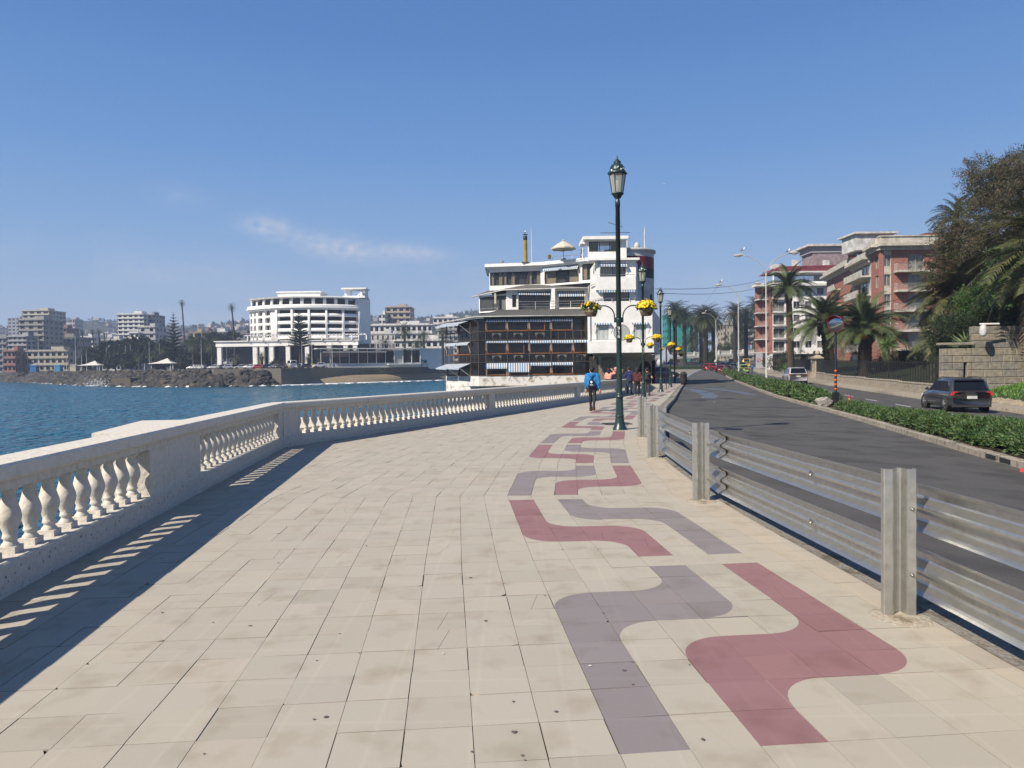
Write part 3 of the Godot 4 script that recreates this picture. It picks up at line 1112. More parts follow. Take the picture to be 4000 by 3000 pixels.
# ---------------------------------------------------------------- median with its hedge
func shrub(called: String, label: String, cat: String, group: String, at: Vector3, size: Vector3, n: int, lm: Mesh, tones: Array, turn := 0.0, core := Color(0.03, 0.07, 0.016), boxy := 3.0) -> Node3D:
	var t := thing(called, label, cat, at, turn, group)
	var st := mb()
	col = core
	ball(st, Vector3(0, size.y * 0.42, 0), Vector3(size.x * 0.40, size.y * 0.40, size.z * 0.40), 10, 6)
	for k in 5:
		var d := rand_dir()
		tube(st, [Vector3(d.x * 0.1, -0.05, d.z * 0.1), Vector3(d.x * size.x * 0.3, size.y * 0.5, d.z * size.z * 0.3)], [0.025, 0.01], 5)
	put("stem", st, mats["plain"], t)
	var list := []
	var tints := []
	var nz := FastNoiseLite.new()
	nz.seed = rng.randi() % 9999
	nz.frequency = 1.3 / maxf(size.y, 0.3)
	for k in n:
		var d := rand_dir()
		if d.y < -0.5:
			d.y = -d.y
		var e := pow(pow(absf(d.x), boxy) + pow(absf(d.y), boxy) + pow(absf(d.z), boxy), -1.0 / boxy)
		var p := Vector3(d.x * e * size.x * 0.5, size.y * 0.5 + d.y * e * size.y * 0.5, d.z * e * size.z * 0.5)
		var m := 1.0 + 0.28 * nz.get_noise_3dv(p * 1.0)
		m *= rng.randf_range(0.78, 1.06)
		p = Vector3(p.x * m, size.y * 0.5 + (p.y - size.y * 0.5) * m, p.z * m)
		var out := (d + Vector3(0, 0.5, 0) + rand_dir() * 0.8).normalized()
		list.append(turned(out, rng.randf() * TAU, rng.randf_range(0.65, 1.35), p))
		tints.append(vary(pick(tones), 0.25))
	scatter("foliage", lm, mats["foliage"], list, tints, t)
	return t

func make_median() -> void:
	var st := mb()
	col = c3(0.13, 0.095, 0.06)
	var width := func(z: float) -> float: return 2.3 if z < 60 else maxf(1.7, 2.3 - (z - 60) * 0.02)
	strip(st, -10.0, 150.0, 3.0, func(z): return lut(MEDIAN, z) + 0.12, func(z): return lut(MEDIAN, z) + width.call(z) - 0.12, func(x, z): return road_y(x, z) + 0.12)
	var bed := structure("median_soil", st, mats["stone"])
	var z := -10.0
	while z < 110.0:
		for side in 2:
			st = mb()
			col = vary(c3(0.34, 0.31, 0.26), 0.12)
			var l := 0.97 if z < 60 else 1.97
			var q := []
			for zz in [z, z + l]:
				var x: float = lut(MEDIAN, zz) if side == 0 else lut(MEDIAN, zz) + width.call(zz) - 0.16
				q.append([x, road_y(x, zz), zz])
			var a = q[0]
			var b = q[1]
			var h := 0.16 + rng.randf_range(-0.012, 0.012)
			flat(st)
			var c0 := [p3(a[0], a[1] - 0.2, a[2]), p3(a[0], a[1] + h - 0.02, a[2]), p3(a[0] + 0.02, a[1] + h, a[2]), p3(a[0] + 0.16, a[1] + h, a[2]), p3(a[0] + 0.16, a[1] - 0.2, a[2])]
			var c1 := [p3(b[0], b[1] - 0.2, b[2]), p3(b[0], b[1] + h - 0.02, b[2]), p3(b[0] + 0.02, b[1] + h, b[2]), p3(b[0] + 0.16, b[1] + h, b[2]), p3(b[0] + 0.16, b[1] - 0.2, b[2])]
			for i in 4:
				quad(st, c0[i], c0[i + 1], c1[i + 1], c1[i])
			for c in [c0, c1]:
				for i in range(1, 4):
					tri(st, c[0], c[i], c[i + 1])
			put("kerb_stone", st, mats["concrete"], bed)
		z += 1.0 if z < 60 else 2.0
	# gully grate and bits of litter by the median kerb
	st = mb()
	for g in [[15.4, 0.0], [14.75, 0.0]]:
		col = c3(0.012, 0.012, 0.012)
		var x := lut(MEDIAN, g[0]) - 0.004
		xf = Transform3D(Basis(Vector3.UP, -0.2), p3(x, road_y(x, g[0]) + 0.075, g[0]))
		box(st, Vector3.ZERO, Vector3(0.02, 0.09, 0.46))
	xf = Transform3D()
	tag(put("gully_opening", st, mats["plain"]), "pair of dark drain slots in the median kerb near the right edge", "drain")
	st = mb()
	col = c3(0.5, 0.03, 0.03)
	xf = Transform3D(Basis(Vector3.UP, 0.6), p3(9.8, road_y(9.8, 13.7) + 0.035, 13.7))
	hexa(st, Vector3.ZERO, Vector3(0.2, 0.07, 0.09), Vector3(0.13, 0.05, 0.05))
	xf = Transform3D()
	tag(put("litter_carton", st, mats["plain"]), "crushed red carton lying in the gutter by the median kerb", "litter")
	# the hedge: one shrub after another
	var lm := leaf_mesh(0.105, 0.034)
	var lf := leaf_mesh(0.2, 0.085)
	var tones := [c3(0.034, 0.085, 0.016), c3(0.022, 0.058, 0.014), c3(0.055, 0.11, 0.022), c3(0.06, 0.085, 0.025)]
	z = 7.0
	var count := 0
	while z < 128.0:
		var near := z < 33.5
		var step := 1.45 if z < 60.0 else 2.7
		if z > 28.6 and z < 36.0:
			step = 1.5
			if z > 31.0 and z < 34.6:      # the gap with the mirror post and the rock
				z += step
				continue
		var x: float = lut(MEDIAN, z) + (1.0 if z < 18 else 0.85) + rng.randf_range(-0.08, 0.08)
		var h := lut([[7, 0.9], [14, 0.85], [16, 0.78], [18.5, 0.56], [24, 0.42], [30, 0.38], [36, 0.55], [42, 0.7], [50, 0.62], [75, 0.8], [130, 0.85]], z)
		h *= rng.randf_range(0.75, 1.15)
		var w := 1.55 if z < 18 else 1.15
		var said := "low green hedge shrub on the median, nearer than the striped mirror post"
		if z > 33:
			said = "rounded green hedge shrub on the median between the mirror post and the nearest road lamp"
		if z > 73:
			said = "small far hedge shrub on the median beyond the nearest road lamp"
		if count == 0:
			said = "green hedge shrub on the median cut by the right edge of the picture"
		shrub("hedge_shrub", said, "shrub", "hedge shrubs on the median", p3(x, road_y(x, z) + 0.1, z), Vector3(w, h, step * 1.22), 2300 if z < 22 else (1300 if z < 36 else (520 if z < 60 else 300)), lm if z < 36 else lf, tones, -0.24)
		count += 1
		z += step

# ---------------------------------------------------------------- building helpers
func facade(st: SurfaceTool, x0: float, x1: float, y0: float, y1: float, holes: Array, t := 0.3) -> void:   # a wall in the plane z = 0 with real openings
	var xs := [x0, x1]
	var ys := [y0, y1]
	for h in holes:
		xs.append_array([clampf(h[0], x0, x1), clampf(h[1], x0, x1)])
		ys.append_array([clampf(h[2], y0, y1), clampf(h[3], y0, y1)])
	xs.sort()
	ys.sort()
	flat(st)
	var solid := func(cx: float, cy: float) -> bool:
		if cx < x0 or cx > x1 or cy < y0 or cy > y1:
			return false
		for h in holes:
			if cx > h[0] and cx < h[1] and cy > h[2] and cy < h[3]:
				return false
		return true
	for i in xs.size() - 1:
		if xs[i + 1] - xs[i] < 0.0005:
			continue
		for j in ys.size() - 1:
			if ys[j + 1] - ys[j] < 0.0005:
				continue
			var cx: float = (xs[i] + xs[i + 1]) / 2
			var cy: float = (ys[j] + ys[j + 1]) / 2
			if not solid.call(cx, cy):
				continue
			var a: float = xs[i]
			var b: float = xs[i + 1]
			var c: float = ys[j]
			var d: float = ys[j + 1]
			quad(st, Vector3(a, c, 0), Vector3(a, d, 0), Vector3(b, d, 0), Vector3(b, c, 0))
			quad(st, Vector3(b, c, -t), Vector3(b, d, -t), Vector3(a, d, -t), Vector3(a, c, -t))
			if not solid.call(a - 0.001, cy):
				quad(st, Vector3(a, c, -t), Vector3(a, d, -t), Vector3(a, d, 0), Vector3(a, c, 0))
			if not solid.call(b + 0.001, cy):
				quad(st, Vector3(b, c, 0), Vector3(b, d, 0), Vector3(b, d, -t), Vector3(b, c, -t))
			if not solid.call(cx, c - 0.001):
				quad(st, Vector3(a, c, 0), Vector3(b, c, 0), Vector3(b, c, -t), Vector3(a, c, -t))
			if not solid.call(cx, d + 0.001):
				quad(st, Vector3(a, d, -t), Vector3(b, d, -t), Vector3(b, d, 0), Vector3(a, d, 0))

func window(parent: Node, x0: float, x1: float, y0: float, y1: float, frame: Color, bars := 2, z := -0.12, curtain := 0, called := "window", fw := 0.06) -> Node:
	var st := mb()
	col = frame
	box(st, Vector3((x0 + x1) / 2, y0 + fw / 2, z), Vector3(x1 - x0, fw, 0.07))
	box(st, Vector3((x0 + x1) / 2, y1 - fw / 2, z), Vector3(x1 - x0, fw, 0.07))
	for k in bars + 1:
		var x := lerpf(x0 + fw / 2, x1 - fw / 2, float(k) / bars)
		box(st, Vector3(x, (y0 + y1) / 2, z), Vector3(fw, y1 - y0 - 2 * fw, 0.066))
	var o := put(called, st, mats["paint"], parent)
	st = mb()
	col = Color.WHITE
	flat(st)
	quad(st, Vector3(x0, y0, z - 0.01), Vector3(x0, y1, z - 0.01), Vector3(x1, y1, z - 0.01), Vector3(x1, y0, z - 0.01))
	put("pane", st, mats["window_glass"], o)
	if curtain > 0:
		st = mb()
		col = c3(0.55, 0.53, 0.47) if curtain == 1 else c3(0.62, 0.52, 0.36)
		smooth(st)
		var w := x1 - x0
		var spans := [[x0 + 0.05, x1 - 0.05]] if curtain == 1 else [[x0 + 0.04, x0 + w * 0.3], [x1 - w * 0.3, x1 - 0.04]]
		for s in spans:
			var n := maxi(6, int((s[1] - s[0]) / 0.06))
			for k in n:
				var a: float = lerpf(s[0], s[1], float(k) / n)
				var b: float = lerpf(s[0], s[1], float(k + 1) / n)
				var za: float = z - 0.12 + 0.03 * sin(k * 1.7)
				var zb: float = z - 0.12 + 0.03 * sin((k + 1) * 1.7)
				quad(st, Vector3(a, y0 + 0.05, za), Vector3(a, y1 - 0.05, za), Vector3(b, y1 - 0.05, zb), Vector3(b, y0 + 0.05, zb))
		put("curtain", st, mats["cloth"], o)
	return o

func awning(parent: Node, x0: float, x1: float, y: float, drop: float, out: float, val := 0.16) -> void:
	var st := mb()
	flat(st)
	var n := int((x1 - x0) / 0.125)
	var sag := rng.randf_range(0.0, 0.07)
	for k in n:
		var a := lerpf(x0, x1, float(k) / n)
		var b := lerpf(x0, x1, float(k + 1) / n)
		col = c3(0.10, 0.22, 0.40) if k % 2 == 0 else c3(0.70, 0.70, 0.68)
		var top0 := Vector3(a, y, 0.03)
		var top1 := Vector3(b, y, 0.03)
		var lo0 := Vector3(a, y - drop - sag * float(k) / n, 0.03 + out)
		var lo1 := Vector3(b, y - drop - sag * float(k + 1) / n, 0.03 + out)
		quad(st, lo0, top0, top1, lo1)
		var m := (lo0 + lo1) / 2
		var v := Vector3(0, -val, 0.01)
		quad(st, lo0 + v * 0.8, lo0, m, m + v)
		quad(st, m + v, m, lo1, lo1 + v * 0.8)
	put("awning", st, mats["cloth"], parent)
	st = mb()
	col = c3(0.62, 0.62, 0.6)
	for x in [x0 + 0.03, x1 - 0.03]:
		tube(st, [Vector3(x, y - drop - 1.0, 0.04), Vector3(x, y - drop - 0.02, out)], 0.018, 5)
	put("awning_arm", st, mats["paint"], parent)

func railing(parent: Node, pts: Array, h: float, rails: int, color: Color, step := 1.6, r := 0.025) -> void:
	var st := mb()
	col = color
	for k in rails:
		var y := h * (k + 1.0) / rails
		tube(st, pts.map(func(p): return p + Vector3(0, y, 0)), r, 6)
	for i in pts.size() - 1:
		var n := maxi(1, int(round(pts[i].distance_to(pts[i + 1]) / step)))
		for k in n + 1:
			var p: Vector3 = pts[i].lerp(pts[i + 1], float(k) / n)
			tube(st, [p, p + Vector3(0, h, 0)], r, 6)
	put("railing", st, mats["paint"], parent)

func frame_at(x: float, z: float, x2: float, z2: float) -> Transform3D:    # a wall frame from left corner to right corner as seen from outside
	var d := p3(x2, 0, z2) - p3(x, 0, z)
	var a := -atan2(d.z, d.x)
	return Transform3D(Basis(Vector3.UP, a), p3(x, 0, z))

func side(parent: Node3D, t: Transform3D) -> Node3D:     # shapes from here on stand in this wall frame
	base_xf = t
	return parent

func leave() -> void:
	base_xf = Transform3D()
	xf = Transform3D()

# ---------------------------------------------------------------- the ship-shaped building
func make_restaurant() -> void:
	pane("window_glass", c3(0.022, 0.026, 0.03), 0.4)
	mat("shingle", Color.WHITE, 0.9, 0.0, "grain", 2.5, "worn", 0.5, 1.2, "leafy")
	var clear := pane("tinted_pane", c3(0.02, 0.017, 0.013), 0.42)
	var t := thing("ship_building", "white ship-shaped building with dark glass decks, striped awnings and round stairwell tower", "building")
	var wood := c3(0.27, 0.105, 0.035)
	var white: Material = mats["white_wall"]
	var cols := [-3.62, -2.8, -0.46, 1.92, 4.3, 6.68, 8.5]
	# --- glazed decks, front and left end
	var front := Transform3D(Basis(), p3(0, 0, 78))
	var left := frame_at(-7.75, 84.2, -3.62, 78)
	var llen := Vector2(4.13, 6.2).length()
	var st := mb()
	col = Color.WHITE
	prism(st, [[-3.62, -78.0], [8.5, -78.0], [12.0, -79.0], [12.0, -92.0], [-4.0, -94.0], [-7.75, -84.2]], -4.5, 0.56, "xz")
	put("base_wall", st, mat("peeling_white", c3(0.78, 0.775, 0.75), 0.85, 0.0, "grain", 0.8, "stain", 0.11), t)
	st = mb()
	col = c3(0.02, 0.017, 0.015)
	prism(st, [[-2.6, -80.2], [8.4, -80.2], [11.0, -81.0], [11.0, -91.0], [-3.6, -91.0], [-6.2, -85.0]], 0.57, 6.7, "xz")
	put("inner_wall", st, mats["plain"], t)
	st = mb()
	col = c3(0.05, 0.04, 0.035)
	for y in [0.6, 1.98, 4.4, 6.75]:
		prism(st, [[-3.58, -78.04], [8.46, -78.04], [8.4, -80.3], [-2.6, -80.3], [-6.3, -85.1], [-7.7, -84.2]], y - 0.05, y + 0.06, "xz")
	put("deck_slab", st, mats["plain"], t)
	var decks := [[0.62, 1.94, 2.02, 0.62], [2.02, 4.34, 4.44, 2.92], [4.44, 6.70, 6.8, 5.4]]
	for f in 2:
		var fr := front if f == 0 else left
		var xs := cols if f == 0 else [0.0, 0.35, 3.1, 5.9, llen]
		for d in 3:
			var y0: float = decks[d][0]
			var y1: float = decks[d][1]
			var sill: float = decks[d][3]
			xf = fr
			var gl := mb()
			flat(gl)
			col = Color.WHITE
			var bars := mb()
			for i in xs.size() - 1:
				var a: float = xs[i]
				var b: float = xs[i + 1]
				quad(gl, Vector3(a, y0, 0), Vector3(a, y1, 0), Vector3(b, y1, 0), Vector3(b, y0, 0))
				col = c3(0.13, 0.10, 0.08)
				box(bars, Vector3(a, (y0 + y1) / 2, 0.02), Vector3(0.07, y1 - y0, 0.07))
				if d > 0:
					var n := 1 if b - a < 1.2 else (2 if b - a < 2.0 else 3)
					for k in range(1, n):
						box(bars, Vector3(lerpf(a, b, float(k) / n), (y0 + sill) / 2, 0.015), Vector3(0.045, sill - y0, 0.045))
				box(bars, Vector3((a + b) / 2, sill, 0.022), Vector3(b - a - 0.07, 0.055, 0.06))
				box(bars, Vector3((a + b) / 2, y0 + 0.02, 0.021), Vector3(b - a - 0.07, 0.05, 0.058))
				col = Color.WHITE
			xf = Transform3D()
			var g := put("glazing", gl, clear, t)
			put("glazing_bars", bars, mats["paint"], g)
			# wooden casements and the awnings over them
			for i in xs.size() - 1:
				var a: float = xs[i] + 0.08
				var b: float = xs[i + 1] - 0.08
				if f == 0 and (i == 0 or (i == 5 and d != 1)):
					continue
				if f == 1 and (i == 0 or i == 3):
					continue
				if f == 0 and i == 1 + d % 2 and d > 0 and i == 2:
					b -= 0.45
				if f == 0 and d == 2 and i == 3:
					b -= 0.55
				xf = fr
				st = mb()
				col = wood
				var lo: float = sill + 0.06
				var hi: float = y1 - 0.2
				for q in [[(a + b) / 2, lo, b - a, 0.12], [(a + b) / 2, hi, b - a, 0.1], [a + 0.05, (lo + hi) / 2, 0.1, hi - lo], [b - 0.05, (lo + hi) / 2, 0.1, hi - lo]]:
					box(st, Vector3(q[0], q[1], 0.045 + (0.004 if q[2] > 0.2 else 0.0)), Vector3(q[2], q[3], 0.09))
				put("window_frame", st, mats["paint"], t)
				var drop := 0.14
				var out := 0.3
				if f == 1:
					drop = 0.45 if d != 1 else 0.2
					out = 1.5 if d != 1 else 0.35
				elif d == 0:
					drop = [0, 0.45, 0.85, 0.16, 0.14, 0][i]
					out = 0.35
				elif d == 1 and i < 3:
					drop = 0.05
				awning(t, a - 0.06, xs[i + 1] - 0.05, y1 + 0.02, drop, out, 0.17)
				xf = Transform3D()
	# dining tables seen behind the glass
	for d in 2:
		for i in 5:
			if d == 1 and i > 2:
				continue
			var x: float = (cols[i + 1] + cols[i + 2]) / 2
			var tb := thing("dining_table", "dining table with white cloth behind the %s glass band, %s from the left" % ["lower" if d == 0 else "upper", NTH[i]], "table", p3(x, 2.05 if d == 0 else 4.47, 78.75), 0.0, "cloth-covered tables in the ship-shaped building")
			st = mb()
			col = c3(0.78, 0.75, 0.66)
			box(st, Vector3(0, 0.72, 0), Vector3(1.0, 0.03, 0.8))
			for s in [-1.0, 1.0]:
				prism(st, [[-0.4, 0.7], [0.42, 0.7], [0.35, 0.42], [0.0, 0.34], [-0.3, 0.45]], s * 0.5, s * 0.515, "zy")
				prism(st, [[0.2 * s, 0.7], [0.5 * s, 0.7], [0.46 * s, 0.32]], 0.4, 0.41)
			put("tablecloth", st, mats["cloth"], tb)
			st = mb()
			col = c3(0.1, 0.05, 0.03)
			for q in [[-0.4, -0.3], [0.4, -0.3], [-0.4, 0.3], [0.4, 0.3]]:
				box(st, Vector3(q[0], 0.35, q[1]), Vector3(0.05, 0.7, 0.05))
			put("table_legs", st, mats["plain"], tb)
	# --- shingled roof over the decks, with its gutter
	st = mb()
	col = c3(0.115, 0.115, 0.112)
	smooth(st)
	flat(st)
	var eave := [p3(-8.35, 6.84, 85.0), p3(-3.85, 6.98, 77.35), p3(8.7, 6.98, 77.35), p3(9.0, 6.98, 77.35)]
	var ridge := [p3(-3.4, 7.9, 86.0), p3(-0.9, 7.95, 80.6), p3(8.7, 7.95, 80.2), p3(9.0, 7.95, 80.2)]
	for i in 3:                                  # courses of shingles, each a small step
		for k in 9:
			var f0 := k / 9.0
			var f1 := (k + 1) / 9.0
			var u := Vector3(0, 0.02, 0)
			col = vary(c3(0.125, 0.125, 0.122), 0.12)
			quad(st, eave[i].lerp(ridge[i], f0) + u, eave[i].lerp(ridge[i], f1), eave[i + 1].lerp(ridge[i + 1], f1), eave[i + 1].lerp(ridge[i + 1], f0) + u)
			quad(st, eave[i].lerp(ridge[i], f0), eave[i].lerp(ridge[i], f0) + u, eave[i + 1].lerp(ridge[i + 1], f0) + u, eave[i + 1].lerp(ridge[i + 1], f0))
	var roof := put("roof", st, mats["shingle"], t)
	st = mb()
	col = c3(0.62, 0.62, 0.58)
	tube(st, [eave[0], eave[1], eave[2]], 0.07, 7)
	tube(st, [eave[1] + Vector3(0, 0.04, 0), ridge[1] + Vector3(0, 0.04, 0)], 0.05, 5)
	put("gutter", st, mats["paint"], roof)
	st = mb()
	col = c3(0.3, 0.3, 0.3)
	prism(st, [[-0.9, -80.6], [9.0, -80.2], [12.0, -92.0], [-3.4, -92.0], [-3.4, -86.0]], 7.6, 7.9, "xz")
	put("terrace_floor", st, mats["concrete"], t)
	# --- fourth deck: terrace rooms
	var r4 := side(t, Transform3D(Basis(), p3(0, 0, 81.6)))
	st = mb()
	col = Color.WHITE
	var holes := [[0.15, 0.62, 8.3, 9.7], [0.85, 4.45, 7.95, 9.95], [5.45, 8.35, 8.1, 9.8]]
	facade(st, -0.5, 9.4, 7.9, 10.3, holes, 0.35)
	box(st, Vector3(4.75, 9.1, 0.45), Vector3(0.4, 2.4, 0.9))
	box(st, Vector3(6.9, 8.02, 0.5), Vector3(2.9, 0.24, 0.06))
	put("wall", st, white, r4)
	window(r4, 0.15, 0.62, 8.3, 9.7, c3(0.1, 0.08, 0.07), 1, -0.2, 2)
	window(r4, 0.85, 4.45, 7.95, 9.95, c3(0.04, 0.035, 0.03), 2, -0.3)
	window(r4, 5.45, 8.35, 8.1, 9.8, c3(0.04, 0.035, 0.03), 3, -0.3, 2)
	awning(r4, 0.8, 4.5, 10.05, 0.25, 0.5, 0.18)
	awning(r4, 5.3, 8.4, 10.05, 0.5, 0.6, 0.2)
	railing(r4, [Vector3(0.75, 7.92, 1.6), Vector3(8.6, 7.92, 1.6)], 0.85, 3, c3(0.72, 0.72, 0.7), 2.0)
	var r4b := side(t, frame_at(-3.75, 84.5, -0.5, 82.0))
	st = mb()
	col = Color.WHITE
	facade(st, 0.0, 4.1, 7.9, 9.9, [[0.12, 4.0, 8.05, 9.7]], 0.2)
	put("wall", st, white, r4b)
	window(r4b, 0.12, 4.0, 8.05, 9.7, c3(0.03, 0.03, 0.03), 2, -0.06, 2)
	railing(r4b, [Vector3(-1.2, 7.9, 1.4), Vector3(4.0, 7.9, 1.6)], 0.3, 1, c3(0.72, 0.72, 0.7), 2.4)
	leave()
	st = mb()                                     # second shingled roof
	var e2 := [p3(-4.6, 9.85, 85.0), p3(-0.85, 10.2, 81.0), p3(9.6, 10.3, 80.6), p3(-4.6, 9.85, 87.0)]
	var g2 := [p3(-2.3, 10.75, 85.5), p3(1.9, 11.05, 83.6), p3(9.6, 11.05, 82.9)]
	for i in 2:
		for k in 7:
			var f0 := k / 7.0
			var f1 := (k + 1) / 7.0
			var u := Vector3(0, 0.02, 0)
			col = vary(c3(0.125, 0.125, 0.122), 0.12)
			quad(st, e2[i].lerp(g2[i], f0) + u, e2[i].lerp(g2[i], f1), e2[i + 1].lerp(g2[i + 1], f1), e2[i + 1].lerp(g2[i + 1], f0) + u)
			quad(st, e2[i].lerp(g2[i], f0), e2[i].lerp(g2[i], f0) + u, e2[i + 1].lerp(g2[i + 1], f0) + u, e2[i + 1].lerp(g2[i + 1], f0))
	var roof2 := put("roof", st, mats["shingle"], t)
	st = mb()
	col = c3(0.72, 0.72, 0.7)
	tube(st, [e2[0], e2[1], e2[2]], 0.08, 7)
	put("gutter", st, mats["paint"], roof2)
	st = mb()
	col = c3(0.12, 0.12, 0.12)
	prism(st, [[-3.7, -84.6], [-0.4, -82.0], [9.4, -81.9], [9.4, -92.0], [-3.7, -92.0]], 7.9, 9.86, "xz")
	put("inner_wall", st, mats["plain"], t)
	# --- fifth deck
	var r5 := side(t, frame_at(-2.5, 84.3, 3.6, 83.2))
	st = mb()
	col = Color.WHITE
	facade(st, 0.0, 6.2, 10.5, 13.2, [[0.08, 6.05, 11.05, 12.6]], 0.25)
	put("wall", st, white, r5)
	for k in 4:
		window(r5, 0.08 + k * 1.4925, 0.08 + (k + 1) * 1.4925, 11.05, 12.6, c3(0.05, 0.04, 0.035), 1 if k != 2 else 2, -0.08, [2, 2, 0, 2][k], "window", 0.05)
	var r5b := side(t, frame_at(3.6, 83.2, 9.6, 79.6))
	st = mb()
	col = Color.WHITE
	facade(st, 0.0, 7.0, 10.8, 13.3, [[0.35, 4.75, 11.0, 12.85], [5.15, 6.85, 11.1, 12.9]], 0.3)
	put("wall", st, white, r5b)
	window(r5b, 0.35, 4.75, 11.0, 12.85, c3(0.04, 0.035, 0.03), 3, -0.2, 2)
	window(r5b, 5.15, 6.85, 11.1, 12.9, c3(0.05, 0.04, 0.035), 1, -0.08, 2)
	awning(r5b, 0.3, 4.8, 12.95, 0.35, 0.45, 0.2)
	leave()
	st = mb()
	col = Color.WHITE
	prism(st, [[-3.0, -83.6], [3.5, -82.5], [9.7, -78.8], [12.0, -80.0], [12.0, -92.0], [-3.0, -92.0]], 13.15, 13.5, "xz")
	prism(st, [[-2.75, -84.0], [3.5, -82.9], [9.6, -79.3], [11.8, -80.3], [11.8, -91.8], [-2.75, -91.8]], 12.95, 13.15, "xz")
	put("roof_slab", st, white, t)
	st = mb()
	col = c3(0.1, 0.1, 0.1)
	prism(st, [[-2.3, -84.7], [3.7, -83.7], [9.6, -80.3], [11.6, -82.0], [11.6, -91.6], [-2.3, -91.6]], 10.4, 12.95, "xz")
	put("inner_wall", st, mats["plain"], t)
	# --- tower block over the promenade
	var tw := side(t, Transform3D(Basis(Vector3.UP, 0.0), p3(0, 0, 74)))
	st = mb()
	col = Color.WHITE
	facade(st, 7.9, 14.55, 2.84, 8.15, [[8.77, 10.05, 4.2, 5.75], [12.62, 13.9, 4.2, 5.75]], 0.3)
	facade(st, 8.3, 12.85, 8.15, 10.65, [[9.55, 12.2, 8.16, 9.1]], 0.25)
	facade(st, 8.8, 12.9, 10.64, 12.3, [[9.2, 11.85, 10.68, 11.85]], 0.25)
	box(st, Vector3(11.2, 3.44, 0.28), Vector3(6.75, 1.2, 0.5))
	box(st, Vector3(10.75, 9.95, 0.25), Vector3(4.1, 1.35, 0.45))
	box(st, Vector3(10.6, 12.42, -0.1), Vector3(5.2, 0.22, 1.2))
	prism(st, [[14.55, 0.0], [18.6, -16.0], [9.0, -16.0], [8.3, -0.6], [14.3, -0.6]], 2.85, 7.4, "xz")
	prism(st, [[13.0, -0.6], [16.6, -14.0], [9.0, -14.0], [8.8, -0.6]], 7.4, 12.3, "xz")
	put("wall", st, white, tw)
	st = mb()                                     # round window
	col = c3(0.45, 0.45, 0.43)
	xf = Transform3D(Basis(Vector3.RIGHT, PI / 2), Vector3(11.36, 4.93, 0))
	lathe(st, [[0.85, -0.01], [0.85, 0.03], [0.79, 0.03], [0.79, -0.01]], 28)
	xf = Transform3D()
	box(st, Vector3(11.36, 4.93, 0.015), Vector3(0.06, 1.56, 0.03))
	var rw := put("round_window", st, mats["paint"], tw)
	st = mb()
	xf = Transform3D(Basis(Vector3.RIGHT, PI / 2), Vector3(11.36, 4.93, 0.008))
	col = Color.WHITE
	lathe(st, [[0.0, 0.0], [0.79, 0.0]], 28)
	xf = Transform3D()
	put("pane", st, mat("pale_glass", c3(0.34, 0.36, 0.34), 0.12), rw)
	for x in [8.77, 12.62]:
		var w := window(tw, x, x + 1.28, 4.2, 5.75, c3(0.5, 0.5, 0.5), 1, -0.14)
		st = mb()
		col = c3(0.52, 0.56, 0.55)
		smooth(st)
		for k in 16:
			var a: float = x + 0.06 + 1.16 * k / 16.0
			quad(st, Vector3(a, 4.26, -0.11 + 0.012 * sin(k)), Vector3(a, 5.69, -0.11 + 0.012 * sin(k)), Vector3(a + 0.073, 5.69, -0.11 + 0.012 * sin(k + 1)), Vector3(a + 0.073, 4.26, -0.11 + 0.012 * sin(k + 1)))
		put("blind", st, mats["cloth"], w)
		awning(tw, x - 0.2, x + 1.5, 5.95, 0.1, 0.25, 0.12)
	window(tw, 9.55, 12.2, 8.16, 9.1, c3(0.03, 0.03, 0.03), 2, -0.16)
	window(tw, 9.2, 11.85, 10.68, 11.85, c3(0.03, 0.03, 0.03), 2, -0.16)
	awning(tw, 8.9, 12.8, 9.45, 0.25, 0.5, 0.2)
	awning(tw, 9.15, 11.95, 12.05, 0.2, 0.35, 0.2)
	railing(tw, [Vector3(8.0, 4.04, 0.45), Vector3(14.4, 4.04, 0.45)], 0.16, 1, c3(0.75, 0.75, 0.73), 1.6)
	railing(tw, [Vector3(8.6, 8.15, 0.1), Vector3(14.0, 8.15, 0.1)], 0.25, 1, c3(0.75, 0.75, 0.73), 1.8)
	railing(tw, [Vector3(8.9, 10.63, 0.4), Vector3(12.7, 10.63, 0.4)], 0.2, 1, c3(0.75, 0.75, 0.73), 1.8)
	st = mb()
	col = c3(0.75, 0.75, 0.73)
	for q in [[8.55, 12.4, 8.9, 11.0], [8.0, 10.3, 8.45, 8.6]]:
		tube(st, [Vector3(q[2] + 0.4, q[1], 0.1), Vector3(q[2] + 0.15, q[1] - 0.35, 0.16), Vector3(q[0], q[1] - 0.6, 0.16), Vector3(q[0], q[3], 0.1)], 0.06, 6)
	tube(st, [Vector3(8.1, 2.9, 0.1), Vector3(8.1, 6.9, 0.1)], 0.05, 6)
	put("downpipe", st, mats["paint"], tw)
	# penthouse
	st = mb()
	col = Color.WHITE
	facade(st, 7.98, 11.95, 12.5, 14.45, [[8.1, 11.3, 13.25, 14.3]], 0.2)
	box(st, Vector3(11.9, 13.45, -1.6), Vector3(0.14, 1.95, 3.0))
	box(st, Vector3(9.75, 14.6, -1.5), Vector3(4.6, 0.32, 4.2))
	box(st, Vector3(7.6, 14.2, -1.0), Vector3(0.7, 0.2, 2.0))
	box(st, Vector3(7.5, 13.3, -0.7), Vector3(0.1, 1.6, 0.1))
	put("penthouse", st, white, tw)
	window(tw, 8.1, 11.3, 13.25, 14.3, c3(0.05, 0.04, 0.035), 3, -0.1, 2)
	# stairwell drum with its coloured bands
	st = mb()
